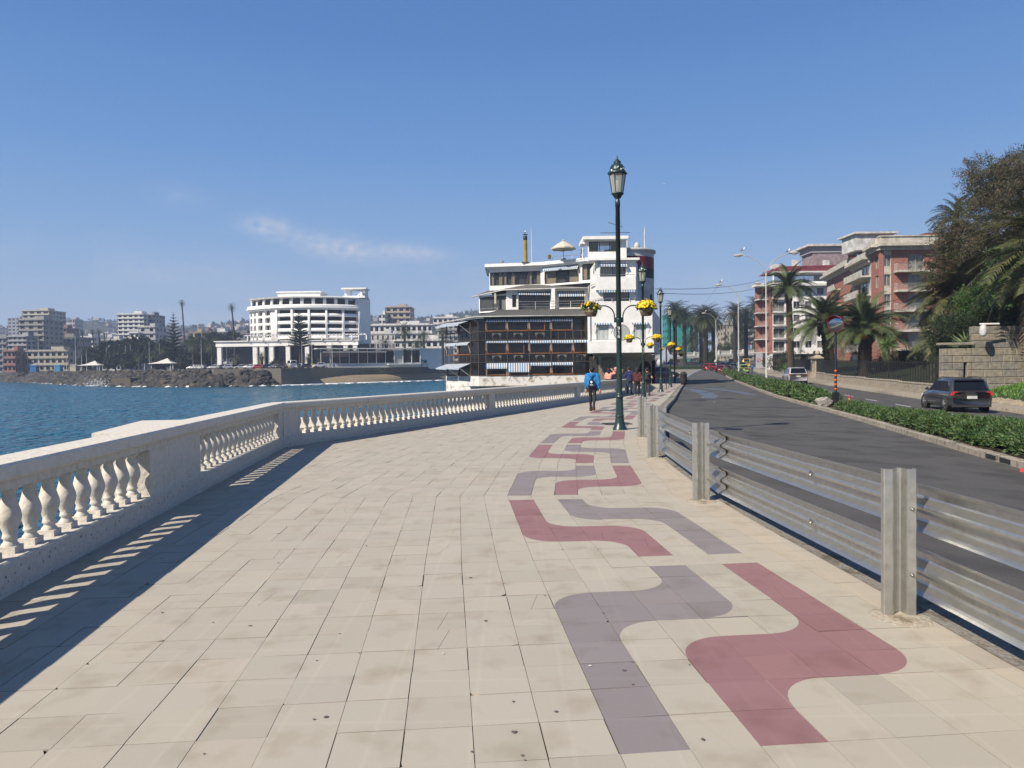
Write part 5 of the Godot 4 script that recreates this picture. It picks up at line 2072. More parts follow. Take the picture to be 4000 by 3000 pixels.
func make_white_house() -> void:
	var t := thing("white_apartments", "white apartment block with salmon red brick strips and corner balconies behind the tall palm", "building")
	var red := c3(0.50, 0.22, 0.17)
	var fl := [0.8, 4.0, 6.95, 9.9, 12.85, 15.8]
	side(t, Transform3D(Basis(), p3(57.0, 0, 160.0)))
	var holes := []
	for y in fl:
		holes.append([1.4, 3.9, y + (0.2 if y > 2 else 0.0), y + 2.3])
		for x in [5.9, 8.55, 11.2]:
			holes.append([x, x + 1.45, y + 0.85, y + 2.35])
		holes.append([15.3, 16.8, y + 0.5, y + 2.35])
	var st := mb()
	col = Color.WHITE
	facade(st, 4.7, 13.75, 0.0, 18.5, holes, 0.4)
	facade(st, 1.25, 4.2, 0.0, 18.5, holes, 0.39)
	facade(st, 15.1, 17.0, 0.0, 18.5, holes, 0.39)
	facade(st, 0.0, 17.0, 0.0, 3.5, holes, 0.45)
	put("white_wall", st, mats["white_wall"], t)
	st = mb()
	col = red
	for q in [[0.1, 1.25], [4.2, 4.7], [13.75, 15.1]]:
		facade(st, q[0], q[1], 3.5, 18.5, [], 0.4)
	put("brick_strip", st, mats["paint"], t)
	for y in fl:
		window(t, 1.4, 3.9, y + (0.2 if y > 2 else 0.0), y + 2.3, c3(0.6, 0.6, 0.6), 2, -0.15, 1 if y > 2 and rng.randf() < 0.7 else 0)
		for x in [5.9, 8.55, 11.2]:
			window(t, x, x + 1.45, y + 0.85, y + 2.35, c3(0.6, 0.6, 0.6), 2, -0.15, 1 if rng.randf() < 0.4 else 0)
		window(t, 15.3, 16.8, y + 0.5, y + 2.35, c3(0.6, 0.6, 0.6), 2, -0.15, 1)
		if y > 2:
			st = mb()
			col = c3(0.72, 0.72, 0.7)
			box(st, Vector3(2.65, y - 0.1, 0.3), Vector3(2.9, 0.22, 0.75))
			box(st, Vector3(-1.05, y - 0.1, -0.9), Vector3(2.2, 0.24, 2.6))
			put("balcony_slab", st, mats["paint"], t)
			balcony_rail(t, [Vector3(1.3, y, 0.6), Vector3(4.0, y, 0.6)], 0.9)
			balcony_rail(t, [Vector3(-2.1, y, 0.3), Vector3(0.0, y, 0.3)], 0.95)
			st = mb()
			col = red * 0.85
			box(st, Vector3(-0.35, y + 1.4, -1.0), Vector3(0.5, 2.8, 0.5))
			box(st, Vector3(-0.6, y + 1.4, -2.4), Vector3(2.4, 2.8, 0.3))
			put("balcony_wall", st, mats["paint"], t)
	st = mb()
	col = c3(0.72, 0.72, 0.7)
	box(st, Vector3(7.3, 18.75, 0.5), Vector3(20.5, 0.5, 2.2))
	box(st, Vector3(-1.1, 18.9, -0.6), Vector3(3.0, 0.7, 3.2))
	box(st, Vector3(9.3, 21.6, 0.2), Vector3(16.5, 0.35, 2.0))
	put("cornice", st, mats["white_wall"], t)
	st = mb()
	col = Color.WHITE
	facade(st, 1.4, 17.4, 19.0, 21.4, [[1.6, 17.2, 19.6, 21.2]], 0.3)
	put("attic_wall", st, mats["white_wall"], t)
	for k in 7:
		window(t, 1.6 + k * 2.228, 1.6 + (k + 1) * 2.228, 19.6, 21.2, c3(0.5, 0.5, 0.5), 2, -0.15, 1 if k > 3 else 0)
	st = mb()
	col = c3(0.26, 0.05, 0.06)
	prism(st, [[0.9, 21.8], [17.8, 21.8], [17.4, 23.1], [2.6, 22.9]], 0.9, -8.0)
	put("roof", st, mats["paint"], t)
	st = mb()
	col = c3(0.38, 0.30, 0.31)
	box(st, Vector3(15.5, 25.2, -6.0), Vector3(8.0, 3.6, 6.0))
	col = c3(0.74, 0.74, 0.72)
	box(st, Vector3(16.0, 28.0, -6.5), Vector3(12.0, 0.5, 9.0))
	box(st, Vector3(13.8, 23.6, -1.5), Vector3(1.2, 1.6, 1.0))
	box(st, Vector3(6.9, 23.6, -1.5), Vector3(1.3, 2.0, 1.0))
	box(st, Vector3(3.2, 23.2, -2.5), Vector3(2.6, 1.0, 2.0))
	col = c3(0.36, 0.09, 0.05)
	box(st, Vector3(20.6, 25.2, -5.6), Vector3(2.4, 2.6, 4.0))
	put("penthouse", st, mats["paint"], t)
	st = mb()
	col = c3(0.3, 0.3, 0.3)
	box(st, Vector3(15.8, 27.1, -6.0), Vector3(9.6, 1.4, 6.4))
	box(st, Vector3(8.6, 10.0, -5.0), Vector3(16.0, 19.0, 8.6))
	put("inner_wall", st, mats["plain"], t)
	leave()

# ---------------------------------------------------------------- palms, trees, bushes
func frond_mesh(l: float, droop: float, leaf: float, n: int, c0: Color, c1: Color, lift := 0.55) -> ArrayMesh:
	var st := mb()
	var mid := func(f: float) -> Vector3: return Vector3(0, lift * l * f - droop * l * f * f, l * (f - 0.18 * f * f * droop))
	col = c1 * 0.8
	var pts := arc(8, mid)
	tube(st, pts, [0.035, 0.03, 0.027, 0.024, 0.02, 0.016, 0.012, 0.008, 0.004].map(func(r): return r * l / 4.0), 4, false)
	flat(st)
	for k in n:
		var f := 0.10 + 0.9 * k / n
		var p: Vector3 = mid.call(f)
		var d: Vector3 = (mid.call(minf(f + 0.02, 1.02)) - p).normalized()
		var ll := leaf * (0.35 + 0.65 * sin(PI * clampf(0.12 + f * 0.78, 0, 1))) * rng.randf_range(0.85, 1.1)
		for s in [-1.0, 1.0]:
			var out := (Vector3(s, rng.randf_range(0.05, 0.4), 0) * 0.8 + d * 0.75).normalized()
			var tip: Vector3 = p + out * ll + Vector3(0, -0.22 * ll, 0)
			var m := p + out * ll * 0.5 + Vector3(0, 0.02 * ll, 0)
			var w: Vector3 = d * (0.026 * l / 4.0)
			col = vary(c0.lerp(c1, rng.randf()), 0.2)
			quad(st, p - w * 0.6, m - w, m + w, p + w * 0.6)
			tri(st, m - w, tip, m + w)
	st.generate_normals()
	return st.commit()

func palm(called: String, label: String, group: String, at: Vector3, h: float, r0: float, r1: float, fl: float, n: int, meshes: Array, dead: Mesh, lean := Vector3.ZERO, fruit := 0, wind := 0.0, low := -0.75, parts := true, trunk_c := Color(0.13, 0.10, 0.07)) -> Node3D:
	var t := thing(called, label, "palm tree", at, 0.0, group)
	var st := mb()
	col = trunk_c
	var pts := []
	var rad := []
	var m := int(h / 0.22) if parts else 14
	for k in m + 1:
		var f := float(k) / m
		pts.append(Vector3(lean.x * f * f, h * f - 0.3, lean.z * f * f))
		var r := lerpf(r0, r1, f)
		if f < 0.08:
			r *= 1.25 - f * 3.0
		rad.append(r * (1.0 + (0.07 if k % 2 else -0.05)))
	tube(st, pts, rad, 12)
	var head: Vector3 = pts[m]
	put("trunk", st, mats["bark"], t)
	st = mb()
	col = trunk_c * 1.3
	for k in 60:                                # old leaf bases under the crown
		var a := k * 2.4
		var f := k / 60.0
		var p := head + Vector3(cos(a) * r1 * 1.05, -0.2 - f * minf(h * 0.2, 1.5), sin(a) * r1 * 1.05)
		tube(st, [p, p + Vector3(cos(a) * r1 * 0.5, 0.32, sin(a) * r1 * 0.5)], [0.09 * r1 / 0.5, 0.03], 4)
	put("leaf_bases", st, mats["bark"], t)
	var list := []
	var dl := []
	for k in n:
		var f := (k + 0.5) / n
		var up := lerpf(1.25, low, pow(f, 0.85)) + rng.randf_range(-0.12, 0.12)
		var a := k * 2.39996 + rng.randf_range(-0.2, 0.2)
		var d := Vector3(cos(a) * cos(up), sin(up), sin(a) * cos(up))
		if wind != 0.0:
			d = (d + Vector3(-wind, 0, 0.15)).normalized()
		var b := Basis.looking_at(-d, Vector3.UP) if absf(d.y) < 0.98 else Basis.looking_at(-d, Vector3.RIGHT)
		b = b * Basis(Vector3.BACK, rng.randf_range(-0.4, 0.4))
		var s := fl / 4.0 * rng.randf_range(0.86, 1.1)
		var tr := Transform3D(b.scaled(Vector3.ONE * s), head + Vector3(0, 0.1, 0) + d * r1 * 0.4)
		if f > 0.86 and dead:
			dl.append(tr)
		else:
			list.append(tr)
	if parts:
		for tr in list:
			var o := put("frond", pick(meshes), mats["foliage"], t)
			o.transform = tr
		for tr in dl:
			var o := put("dry_frond", dead, mats["foliage"], t)
			o.transform = tr
	else:
		scatter("crown", meshes[0], mats["foliage"], list + dl, [], t)
	if fruit > 0:
		st = mb()
		for k in fruit:
			var a := k * 2.1
			var p := head + Vector3(cos(a) * 0.6, 0.15, sin(a) * 0.6)
			var e := p + Vector3(cos(a) * 1.1, -0.45, sin(a) * 1.1)
			for j in 40:
				col = vary(c3(0.50, 0.20, 0.015), 0.25)
				var q := e + rand_dir() * rng.randf_range(0.1, 0.42)
				tube(st, [p.lerp(e, 0.7), q, q + Vector3(0, -0.15, 0)], [0.012, 0.014, 0.03], 3)
		put("fruit_cluster", st, mats["plain"], t)
	return t

func cluster_mesh(n: int, spread: float, l: float, w: float) -> ArrayMesh:
	var st := mb()
	var lm := leaf_mesh(l, w)
	for k in n:
		var d := rand_dir()
		st.append_from(lm, 0, turned((d + Vector3(0, 0.3, 0)).normalized(), rng.randf() * TAU, rng.randf_range(0.7, 1.2), d * spread * rng.randf()))
	st.generate_normals()
	return st.commit()

func tree(called: String, label: String, group: String, at: Vector3, blobs: Array, per: int, mesh: Mesh, tones: Array, trunk_r := 0.3, cat := "tree", bare := 0) -> void:
	var t := thing(called, label, cat, at, 0.0, group)
	var st := mb()
	col = c3(0.09, 0.07, 0.05)
	var top: Vector3 = blobs[0][0]
	var fork := Vector3(top.x * 0.3, maxf(0.5, top.y * 0.35), top.z * 0.3)
	tube(st, [Vector3(0, -0.5, 0), fork * 0.5, fork], [trunk_r * 1.2, trunk_r, trunk_r * 0.8], 8)
	put("trunk", st, mats["bark"], t)
	st = mb()
	var list := []
	var tints := []
	for b in blobs:
		var c: Vector3 = b[0]
		var r: Vector3 = b[1]
		tube(st, [fork, fork.lerp(c, 0.55) + rand_dir() * 0.3, c], [trunk_r * 0.6, trunk_r * 0.35, trunk_r * 0.1], 5)
		for k in 7:
			var e := c + rand_dir() * r * 0.8
			tube(st, [fork.lerp(c, 0.7), c.lerp(e, 0.5) + rand_dir() * 0.15, e], [trunk_r * 0.2, trunk_r * 0.12, 0.015], 4)
		for k in bare:
			var d := rand_dir()
			d.y = absf(d.y)
			tube(st, [c + d * r * 0.6, c + d * r * 1.0 + rand_dir() * 0.2, c + d * r * 1.18 + rand_dir() * 0.3], [0.03, 0.02, 0.008], 4)
		var nz := FastNoiseLite.new()
		nz.seed = rng.randi() % 9999
		nz.frequency = 1.6 / r.length()
		var lead := []
		for k in int(per / 14.0):
			lead.append(rand_dir() * pow(rng.randf(), 0.3))
		for k in int(per * r.x * r.y / 9.0):
			var d: Vector3 = pick(lead) + rand_dir() * 0.16
			var m := 1.0 + 0.45 * nz.get_noise_3dv(c + d * r)
			list.append(turned((d + rand_dir()).normalized(), rng.randf() * TAU, rng.randf_range(0.7, 1.3), c + d * r * m))
			tints.append(vary(pick(tones), 0.25))
	put("limbs", st, mats["bark"], t)
	scatter("crown", mesh, mats["foliage"], list, tints, t)

func make_vegetation() -> void:
	var g0 := c3(0.028, 0.045, 0.012)
	var g1 := c3(0.072, 0.098, 0.026)
	var dry0 := c3(0.13, 0.10, 0.05)
	var dry1 := c3(0.20, 0.16, 0.09)
	var fine := [frond_mesh(4.0, 0.72, 0.75, 64, g0, g1), frond_mesh(4.0, 0.55, 0.7, 64, g0, g1 * 1.15), frond_mesh(4.0, 0.9, 0.75, 64, g0 * 0.85, g1)]
	var dead := frond_mesh(4.0, 0.95, 0.7, 34, dry0, dry1, 0.4)
	var olive := [frond_mesh(4.0, 0.8, 0.75, 66, c3(0.04, 0.048, 0.014), c3(0.095, 0.095, 0.03)), frond_mesh(4.0, 0.65, 0.75, 66, c3(0.03, 0.042, 0.013), c3(0.08, 0.09, 0.025))]
	var coarse := [frond_mesh(4.0, 0.8, 0.85, 34, g0 * 0.55, g1 * 0.55)]
	palm("palm_tree", "stout date palm with orange fruit clusters behind the round mirror", "", p3(37.4, 0.3, 76), 4.6, 0.72, 0.62, 4.6, 80, fine, null, Vector3(0.1, 0, 0), 7, 0.0, -0.42)
	palm("palm_tree", "stout date palm with drooping grey-green fronds left of the one with orange fruit", "", p3(39.8, 0.8, 90), 5.6, 0.7, 0.6, 5.0, 70, fine, null, Vector3(-0.6, 0, 0.3), 0, 0.0, -0.45)
	palm("palm_tree", "tall slim palm with a sparse crown in front of the white apartment block", "", p3(36.6, 0.4, 94), 11.0, 0.42, 0.34, 4.0, 42, fine, null, Vector3(-0.3, 0, 0), 0, 0.0, -0.5)
	palm("palm_tree", "large palm with long hanging fronds cut by the right edge of the picture", "", p3(33.2, 2.4, 42.5), 4.8, 0.6, 0.55, 6.2, 90, olive, dead, Vector3(0, 0, 0), 0, 0.12, -0.85)
	palm("palm_tree", "wind-blown yellowish palm between the brick block and the stone wall, upper one", "", p3(35.4, 2.0, 56), 4.3, 0.45, 0.4, 4.4, 60, olive, dead, Vector3(-0.3, 0, 0), 0, 0.55, -0.8)
	palm("palm_tree", "wind-blown yellowish palm close above the garden fence, lower one", "", p3(32.4, 0.6, 51), 2.2, 0.4, 0.35, 3.6, 44, olive, dead, Vector3(-0.3, 0, 0), 0, 0.5, -0.6)
	palm("palm_tree", "pale yellow-green palm top showing high in the brown trees", "", p3(41.0, 4.5, 66), 10.2, 0.3, 0.25, 2.6, 34, olive, null, Vector3.ZERO, 0, 0.4, -0.6)
	# rows of date palms far down the road
	var far := [[54.3, 225, 15.2, 1.9, "leftmost of the date palms by the far bridge, over the teal netting"], [60.0, 227, 14.4, 2.0, "date palm by the far bridge, left of the double street lamp"], [64.4, 229, 13.6, 2.3, "date palm by the far bridge, hidden behind the double street lamp"], [69.2, 222, 15.0, 2.6, "tallest date palm by the far bridge, with orange fruit"], [73.9, 226, 13.5, 2.9, "date palm by the far bridge, above the yellow van"], [49.0, 215, 16.2, 1.7, "date palm by the ship-shaped building, behind the third lantern post"], [46.0, 170, 11.5, 1.2, "shorter date palm close to the third lantern post"], [80.5, 236, 17.6, 3.0, "date palm half hidden by the white apartment block"]]
	var i := 0
	for f in far:
		var p := palm("far_palm", f[4], "date palms by the far bridge", p3(f[0], f[3] - 0.3, f[1]), f[2], 0.62, 0.55, 4.9, 70, coarse, coarse[0], Vector3.ZERO, 7 if i == 3 else 0, 0.0, -1.1, false, c3(0.05, 0.04, 0.03))
		i += 1
	for f in [[66, 262, 7.0, "small palm behind the far bridge, left"], [84, 262, 6.0, "small palm behind the far bridge, right"], [70, 275, 9.0, "small palm behind the far bridge, middle"]]:
		palm("far_palm", f[3], "", p3(f[0], 3.0, f[1]), f[2], 0.5, 0.4, 4.4, 50, coarse, coarse[0], Vector3.ZERO, 0, 0.0, -1.2, false, c3(0.06, 0.05, 0.04))
	# the wooded slope behind the stone wall
	var twig := cluster_mesh(9, 0.28, 0.17, 0.07)
	var green := cluster_mesh(9, 0.25, 0.16, 0.09)
	var brown := [c3(0.10, 0.078, 0.045), c3(0.075, 0.075, 0.034), c3(0.13, 0.10, 0.055), c3(0.06, 0.08, 0.026)]
	var leafy := [c3(0.045, 0.11, 0.018), c3(0.065, 0.14, 0.025), c3(0.035, 0.085, 0.018)]
	tree("brown_tree", "big brown dried-out tree rising behind the palms at right, tallest crown", "", p3(42.0, 4.0, 60), [[Vector3(-0.6, 8.8, 0), Vector3(3.9, 4.2, 4.0)], [Vector3(-1.2, 12.6, -1), Vector3(2.6, 2.4, 2.6)], [Vector3(4.0, 8.0, 0), Vector3(3.8, 5.0, 3.6)], [Vector3(2.2, 13.0, -1), Vector3(3.0, 2.6, 3.0)], [Vector3(5.0, 12.4, -1), Vector3(3.0, 3.0, 3.0)]], 2100, twig, brown, 0.4, "tree", 22)
	tree("brown_tree", "lower brown bush-like tree overlapping the corner of the brick apartment block", "", p3(37.6, 3.0, 57), [[Vector3(-1.2, 6.4, 0), Vector3(3.2, 3.2, 3.0)], [Vector3(1.4, 5.0, 0.5), Vector3(3.4, 3.4, 3.0)], [Vector3(-2.6, 8.4, 0), Vector3(1.6, 1.4, 1.5)]], 2100, twig, brown, 0.3, "tree", 22)
	tree("green_bush", "bright green leafy bush between the brown trees and the stone wall", "", p3(32.4, 2.4, 49.0), [[Vector3(-0.3, 2.4, 0), Vector3(1.7, 1.9, 1.5)], [Vector3(1.4, 3.2, -0.3), Vector3(1.8, 1.8, 1.5)], [Vector3(2.8, 5.2, -2.0), Vector3(1.6, 1.8, 1.5)]], 2300, green, leafy, 0.15, "bush")
	tree("dark_bush", "dark green bush behind the security camera on top of the wall", "", p3(30.2, 2.3, 47.0), [[Vector3(-1.0, 1.0, 0), Vector3(2.0, 1.3, 1.2)], [Vector3(1.6, 1.1, 0), Vector3(2.2, 1.4, 1.3)], [Vector3(4.6, 1.6, 0.0), Vector3(2.4, 1.9, 1.6)]], 2300, green, [c3(0.018, 0.035, 0.012), c3(0.025, 0.05, 0.015)], 0.12, "bush")
	tree("dark_tree", "dark tree standing highest at the right edge of the picture", "", p3(54.5, 6.0, 74), [[Vector3(0.8, 14.5, 0), Vector3(3.0, 4.4, 3.0)], [Vector3(2.0, 9.5, 0), Vector3(4.0, 4.0, 4.0)]], 1700, green, [c3(0.012, 0.024, 0.012), c3(0.02, 0.032, 0.014)], 0.4)
	tree("green_tree", "olive green tree filling the slope behind the big palm at the right edge", "", p3(41.0, 3.4, 50), [[Vector3(0.0, 5.0, 0), Vector3(4.0, 4.0, 3.0)], [Vector3(3.0, 8.0, 0), Vector3(4.0, 3.4, 3.0)], [Vector3(-2.5, 2.6, 1.0), Vector3(2.4, 2.0, 2.0)]], 1900, twig, [c3(0.06, 0.065, 0.025), c3(0.08, 0.07, 0.03), c3(0.045, 0.06, 0.02)], 0.35)
	tree("garden_bush", "dark green bush behind the fence at the foot of the date palm", "", p3(41.5, 0.6, 78), [[Vector3(0, 1.0, 0), Vector3(2.2, 1.2, 1.5)], [Vector3(3, 1.3, 1), Vector3(2.4, 1.5, 1.5)]], 1500, green, [c3(0.02, 0.045, 0.014), c3(0.03, 0.06, 0.02)], 0.12, "bush")
	tree("garden_bush", "rust-tinged shrub in front of the white apartment block", "", p3(47.0, 0.6, 120), [[Vector3(0, 1.4, 0), Vector3(2.6, 1.6, 1.8)], [Vector3(-3.0, 1.0, 0), Vector3(2.0, 1.3, 1.6)]], 900, green, [c3(0.06, 0.06, 0.025), c3(0.08, 0.05, 0.03), c3(0.03, 0.06, 0.02)], 0.12, "bush")
	shrub("garden_hedge", "long low clipped hedge behind the pale wall below the white apartment block", "hedge", "", p3(46.8, road_y(44, 122) + 0.5, 122.0), Vector3(1.4, 1.1, 22.0), 2600, leaf_mesh(0.3, 0.12), leafy, -0.27)
	# a young dracaena by the fence
	var dr := thing("dracaena", "young spiky dracaena on a thin stem behind the fence", "plant", p3(33.6, 0.5, 64))
	var st := mb()
	col = c3(0.12, 0.10, 0.08)
	tube(st, [Vector3(0, -0.4, 0), Vector3(0.05, 1.2, 0), Vector3(0.0, 2.4, 0)], [0.08, 0.06, 0.05], 6)
	put("stem", st, mats["bark"], dr)
	var list := []
	var tints := []
	for k in 160:
		var d := (rand_dir() + Vector3(0, 0.35, 0)).normalized()
		list.append(turned(d, rng.randf() * TAU, rng.randf_range(0.8, 1.2), Vector3(0, 2.45, 0)))
		tints.append(vary(c3(0.085, 0.14, 0.03), 0.25))
	scatter("rosette", leaf_mesh(1.0, 0.075, 0.1), mats["foliage"], list, tints, dr)
	var ag := thing("agave", "spiky pale green agave under the security camera", "plant", p3(28.4, 2.35, 44.6))
	list = []
	tints = []
	for k in 70:
		var d := (rand_dir() + Vector3(0, 0.8, 0)).normalized()
		list.append(turned(d, rng.randf() * TAU, rng.randf_range(0.8, 1.2), Vector3(0, 0.1, 0)))
		tints.append(vary(c3(0.09, 0.13, 0.05), 0.2))
	scatter("rosette", leaf_mesh(1.1, 0.09, 0.1), mats["foliage"], list, tints, ag)

# ---------------------------------------------------------------- cars
func car(label: String, x: float, z: float, turn: float, size: Vector3, paint: Color, shape := "hatch", group := "", rails := false) -> Node3D:
	var t := thing("car" if shape != "van" else "van", label, "car" if shape != "van" else "van", p3(x, road_y(x, z), z), turn, group)
	var L := size.z
	var W := size.x / 2.0
	var H := size.y
	var belt := H * 0.62
	var pm := mat("car_paint", Color.WHITE, 0.28, 0.35)
	pm.clearcoat_enabled = true
	pm.clearcoat = 1.0
	pm.clearcoat_roughness = 0.06
	# stations from the tail (+z) to the nose (-z)
	var st := mb()
	col = paint
	smooth(st)
	var low := [[0.0, 0.88, 0.36, belt - 0.06], [0.015, 0.95, 0.30, belt - 0.02], [0.06, 0.985, 0.24, belt], [0.18, 1.0, 0.22, belt], [0.45, 1.0, 0.22, belt], [0.68, 1.0, 0.22, belt - 0.02], [0.74, 0.99, 0.22, belt - 0.06], [0.88, 0.96, 0.24, belt - 0.16], [0.96, 0.88, 0.26, belt - 0.26], [1.0, 0.74, 0.32, belt - 0.36]]
	if shape == "van":
		low = [[0.0, 0.96, 0.34, belt], [0.02, 0.99, 0.28, belt], [0.9, 1.0, 0.26, belt], [0.97, 0.97, 0.28, belt - 0.1], [1.0, 0.9, 0.34, belt - 0.25]]
	var rings := []
	for s in low:
		var w: float = W * s[1]
		var y0: float = s[2]
		var y1: float = s[3]
		var zz: float = L * (0.5 - s[0])
		var half := [[w * 0.86, y0], [w * 0.985, y0 + 0.1], [w, lerpf(y0, y1, 0.45)], [w * 0.985, lerpf(y0, y1, 0.8)], [w * 0.93, y1 - 0.01], [w * 0.5, y1 + 0.03]]
		var ring := []
		for q in half:
			ring.append(Vector3(q[0], q[1], zz))
		for k in range(half.size() - 1, -1, -1):
			ring.append(Vector3(-half[k][0], half[k][1], zz))
		rings.append(ring)
	loft(st, rings)
	put("body", st, pm, t)
	# cabin
	var cab := [[0.035, 0.9, belt - 0.03], [0.10, 0.8, H - 0.10], [0.16, 0.76, H - 0.02], [0.36, 0.76, H], [0.50, 0.75, H - 0.03], [0.56, 0.74, H - 0.09], [0.735, 0.86, belt - 0.05]]
	if shape == "sedan":
		cab = [[0.10, 0.86, belt - 0.02], [0.22, 0.76, H - 0.06], [0.3, 0.74, H - 0.01], [0.45, 0.74, H], [0.54, 0.73, H - 0.06], [0.72, 0.86, belt - 0.05]]
	elif shape == "van":
		cab = [[0.0, 0.97, belt - 0.03], [0.03, 0.92, H - 0.06], [0.08, 0.9, H], [0.8, 0.9, H], [0.85, 0.88, H - 0.08], [0.96, 0.92, belt - 0.08]]
	st = mb()
	col = paint
	smooth(st)
	rings = []
	for s in cab:
		var zz: float = L * (0.5 - s[0])
		var w: float = W * s[1]
		var wb := W * 0.93
		var yb := belt - 0.04
		var yt: float = s[2]
		var ring := []
		for q in [[wb, yb], [lerpf(wb, w, 0.85), lerpf(yb, yt, 0.85)], [w * 0.9, yt - 0.012], [w * 0.5, yt]]:
			ring.append(Vector3(q[0], q[1], zz))
		for k in range(3, -1, -1):
			ring.append(Vector3(-ring[k].x, ring[k].y, zz))
		rings.append(ring)
	loft(st, rings)
	put("cabin", st, pm, t)
	var glass: Material = mats["glass_dark"]
	# rear window
	var r0 = cab[0]
	var r1 = cab[1]
	var zf := func(f: float) -> float: return L * (0.5 - f)
	st = mb()
	col = Color.WHITE
	flat(st)
	var a0 := lerpf(r0[0], r1[0], 0.12)
	var a1 := lerpf(r0[0], r1[0], 0.93)
	var ya := lerpf(r0[2], r1[2], 0.12) + 0.02
	var yb2 := lerpf(r0[2], r1[2], 0.93)
	var g := Vector3(0, 0.005, 0.02)
	quad(st, Vector3(-W * 0.8, ya, zf.call(a0)) + g, Vector3(-W * 0.68, yb2, zf.call(a1)) + g, Vector3(W * 0.68, yb2, zf.call(a1)) + g, Vector3(W * 0.8, ya, zf.call(a0)) + g)
	put("rear_window", st, glass, t)
	st = mb()
	var n := cab.size()
	r0 = cab[n - 1]
	r1 = cab[n - 2]
	g = Vector3(0, 0.012, -0.012)
	quad(st, Vector3(-W * 0.82, r0[2] + 0.04, zf.call(r0[0] - 0.01)) + g, Vector3(W * 0.82, r0[2] + 0.04, zf.call(r0[0] - 0.01)) + g, Vector3(W * 0.66, r1[2] - 0.01, zf.call(r1[0])) + g, Vector3(-W * 0.66, r1[2] - 0.01, zf.call(r1[0])) + g)
	put("windscreen", st, glass, t)
	for s in [-1.0, 1.0]:
		var spans := [[0.16, 0.20, 0.385, 0.385], [0.40, 0.40, 0.655, 0.545]]
		if shape == "sedan":
			spans = [[0.2, 0.27, 0.42, 0.42], [0.435, 0.435, 0.66, 0.545]]
		elif shape == "van":
			spans = [[0.06, 0.06, 0.3, 0.3], [0.32, 0.32, 0.56, 0.56], [0.58, 0.58, 0.86, 0.82]]
		for q in spans:
			st = mb()
			var xb: float = s * (W * 0.925 + 0.012)
			var xt: float = s * (W * 0.80 + 0.012) if shape != "van" else s * (W * 0.93)
			quad(st, Vector3(xb, belt + 0.02, zf.call(q[0])), Vector3(xt, H - 0.13, zf.call(q[1])), Vector3(xt, H - 0.13, zf.call(q[3])), Vector3(xb, belt + 0.02, zf.call(q[2])))
			put("side_window", st, glass, t)
		# lamps
		st = mb()
		col = c3(0.42, 0.012, 0.014)
		hexa(st, Vector3(s * W * 0.80, belt - 0.10, L * 0.488), Vector3(W * 0.36, 0.17, 0.10), Vector3(W * 0.26, 0.17, 0.08))
		put("tail_light", st, mats["gloss"], t)
		st = mb()
		col = c3(0.6, 0.6, 0.6)
		hexa(st, Vector3(s * W * 0.68, belt - 0.30, -L * 0.468), Vector3(W * 0.34, 0.14, 0.16), Vector3(W * 0.3, 0.12, 0.05))
		put("headlight", st, mats["gloss"], t)
		st = mb()
		col = paint
		ball(st, Vector3(s * (W + 0.09), belt + 0.06, -L * 0.15), Vector3(0.10, 0.075, 0.06), 8, 6)
		put("wing_mirror", st, pm, t)
		for f in [0.19, 0.80]:
			var R := H * 0.215 if shape != "van" else H * 0.16
			var at := Vector3(s * (W - 0.1), R - 0.004, zf.call(f))
			st = mb()
			xf = Transform3D(Basis(Vector3.BACK, -s * PI / 2), at)
			col = c3(0.012, 0.012, 0.012)
			lathe(st, [[R + 0.07, 0.085], [R + 0.07, 0.098], [0.0, 0.098]], 22)
			put("wheel_arch", st, mats["plain"], t)
			st = mb()
			col = c3(0.02, 0.02, 0.021)
			lathe(st, [[R * 0.62, -0.1], [R * 0.95, -0.1], [R, -0.06], [R, 0.07], [R * 0.95, 0.108], [R * 0.66, 0.112]], 22)
			var wheel := put("wheel", st, mats["plain"], t)
			st = mb()
			col = c3(0.45, 0.45, 0.46)
			for k in 5:
				var a := TAU * k / 5
				tube(st, [Vector3(0, 0.108, 0), Vector3(cos(a) * R * 0.64, 0.1, sin(a) * R * 0.64)], [0.05, 0.035], 5)
			lathe(st, [[R * 0.6, 0.1], [R * 0.67, 0.115], [R * 0.67, 0.1]], 18)
			put("rim", st, mats["metal"], wheel)
			xf = Transform3D()
	st = mb()
	col = c3(0.025, 0.025, 0.027)
	box(st, Vector3(0, 0.36, L * 0.487), Vector3(W * 1.8, 0.2, 0.09))
	box(st, Vector3(0, 0.27, L * 0.47), Vector3(W * 1.7, 0.1, 0.1))
	put("rear_bumper", st, mats["plain"], t)
	st = mb()
	col = c3(0.7, 0.7, 0.68)
	box(st, Vector3(0, belt - 0.27, L * 0.5 + 0.006), Vector3(0.42, 0.13, 0.02))
	put("number_plate", st, mats["paint"], t)
	if rails:
		st = mb()
		col = c3(0.35, 0.35, 0.36)
		for s in [-1.0, 1.0]:
			tube(st, [Vector3(s * W * 0.66, H - 0.03, zf.call(0.12)), Vector3(s * W * 0.66, H + 0.045, zf.call(0.18)), Vector3(s * W * 0.66, H + 0.045, zf.call(0.46)), Vector3(s * W * 0.66, H - 0.05, zf.call(0.54))], 0.02, 6)
		put("roof_rail", st, mats["metal"], t)
		st = mb()
		col = paint * 0.5
		hexa(st, Vector3(0, H - 0.075, L * 0.41), Vector3(W * 1.4, 0.05, 0.2), Vector3(W * 1.36, 0.05, 0.16))
		put("spoiler", st, pm, t)
	return t

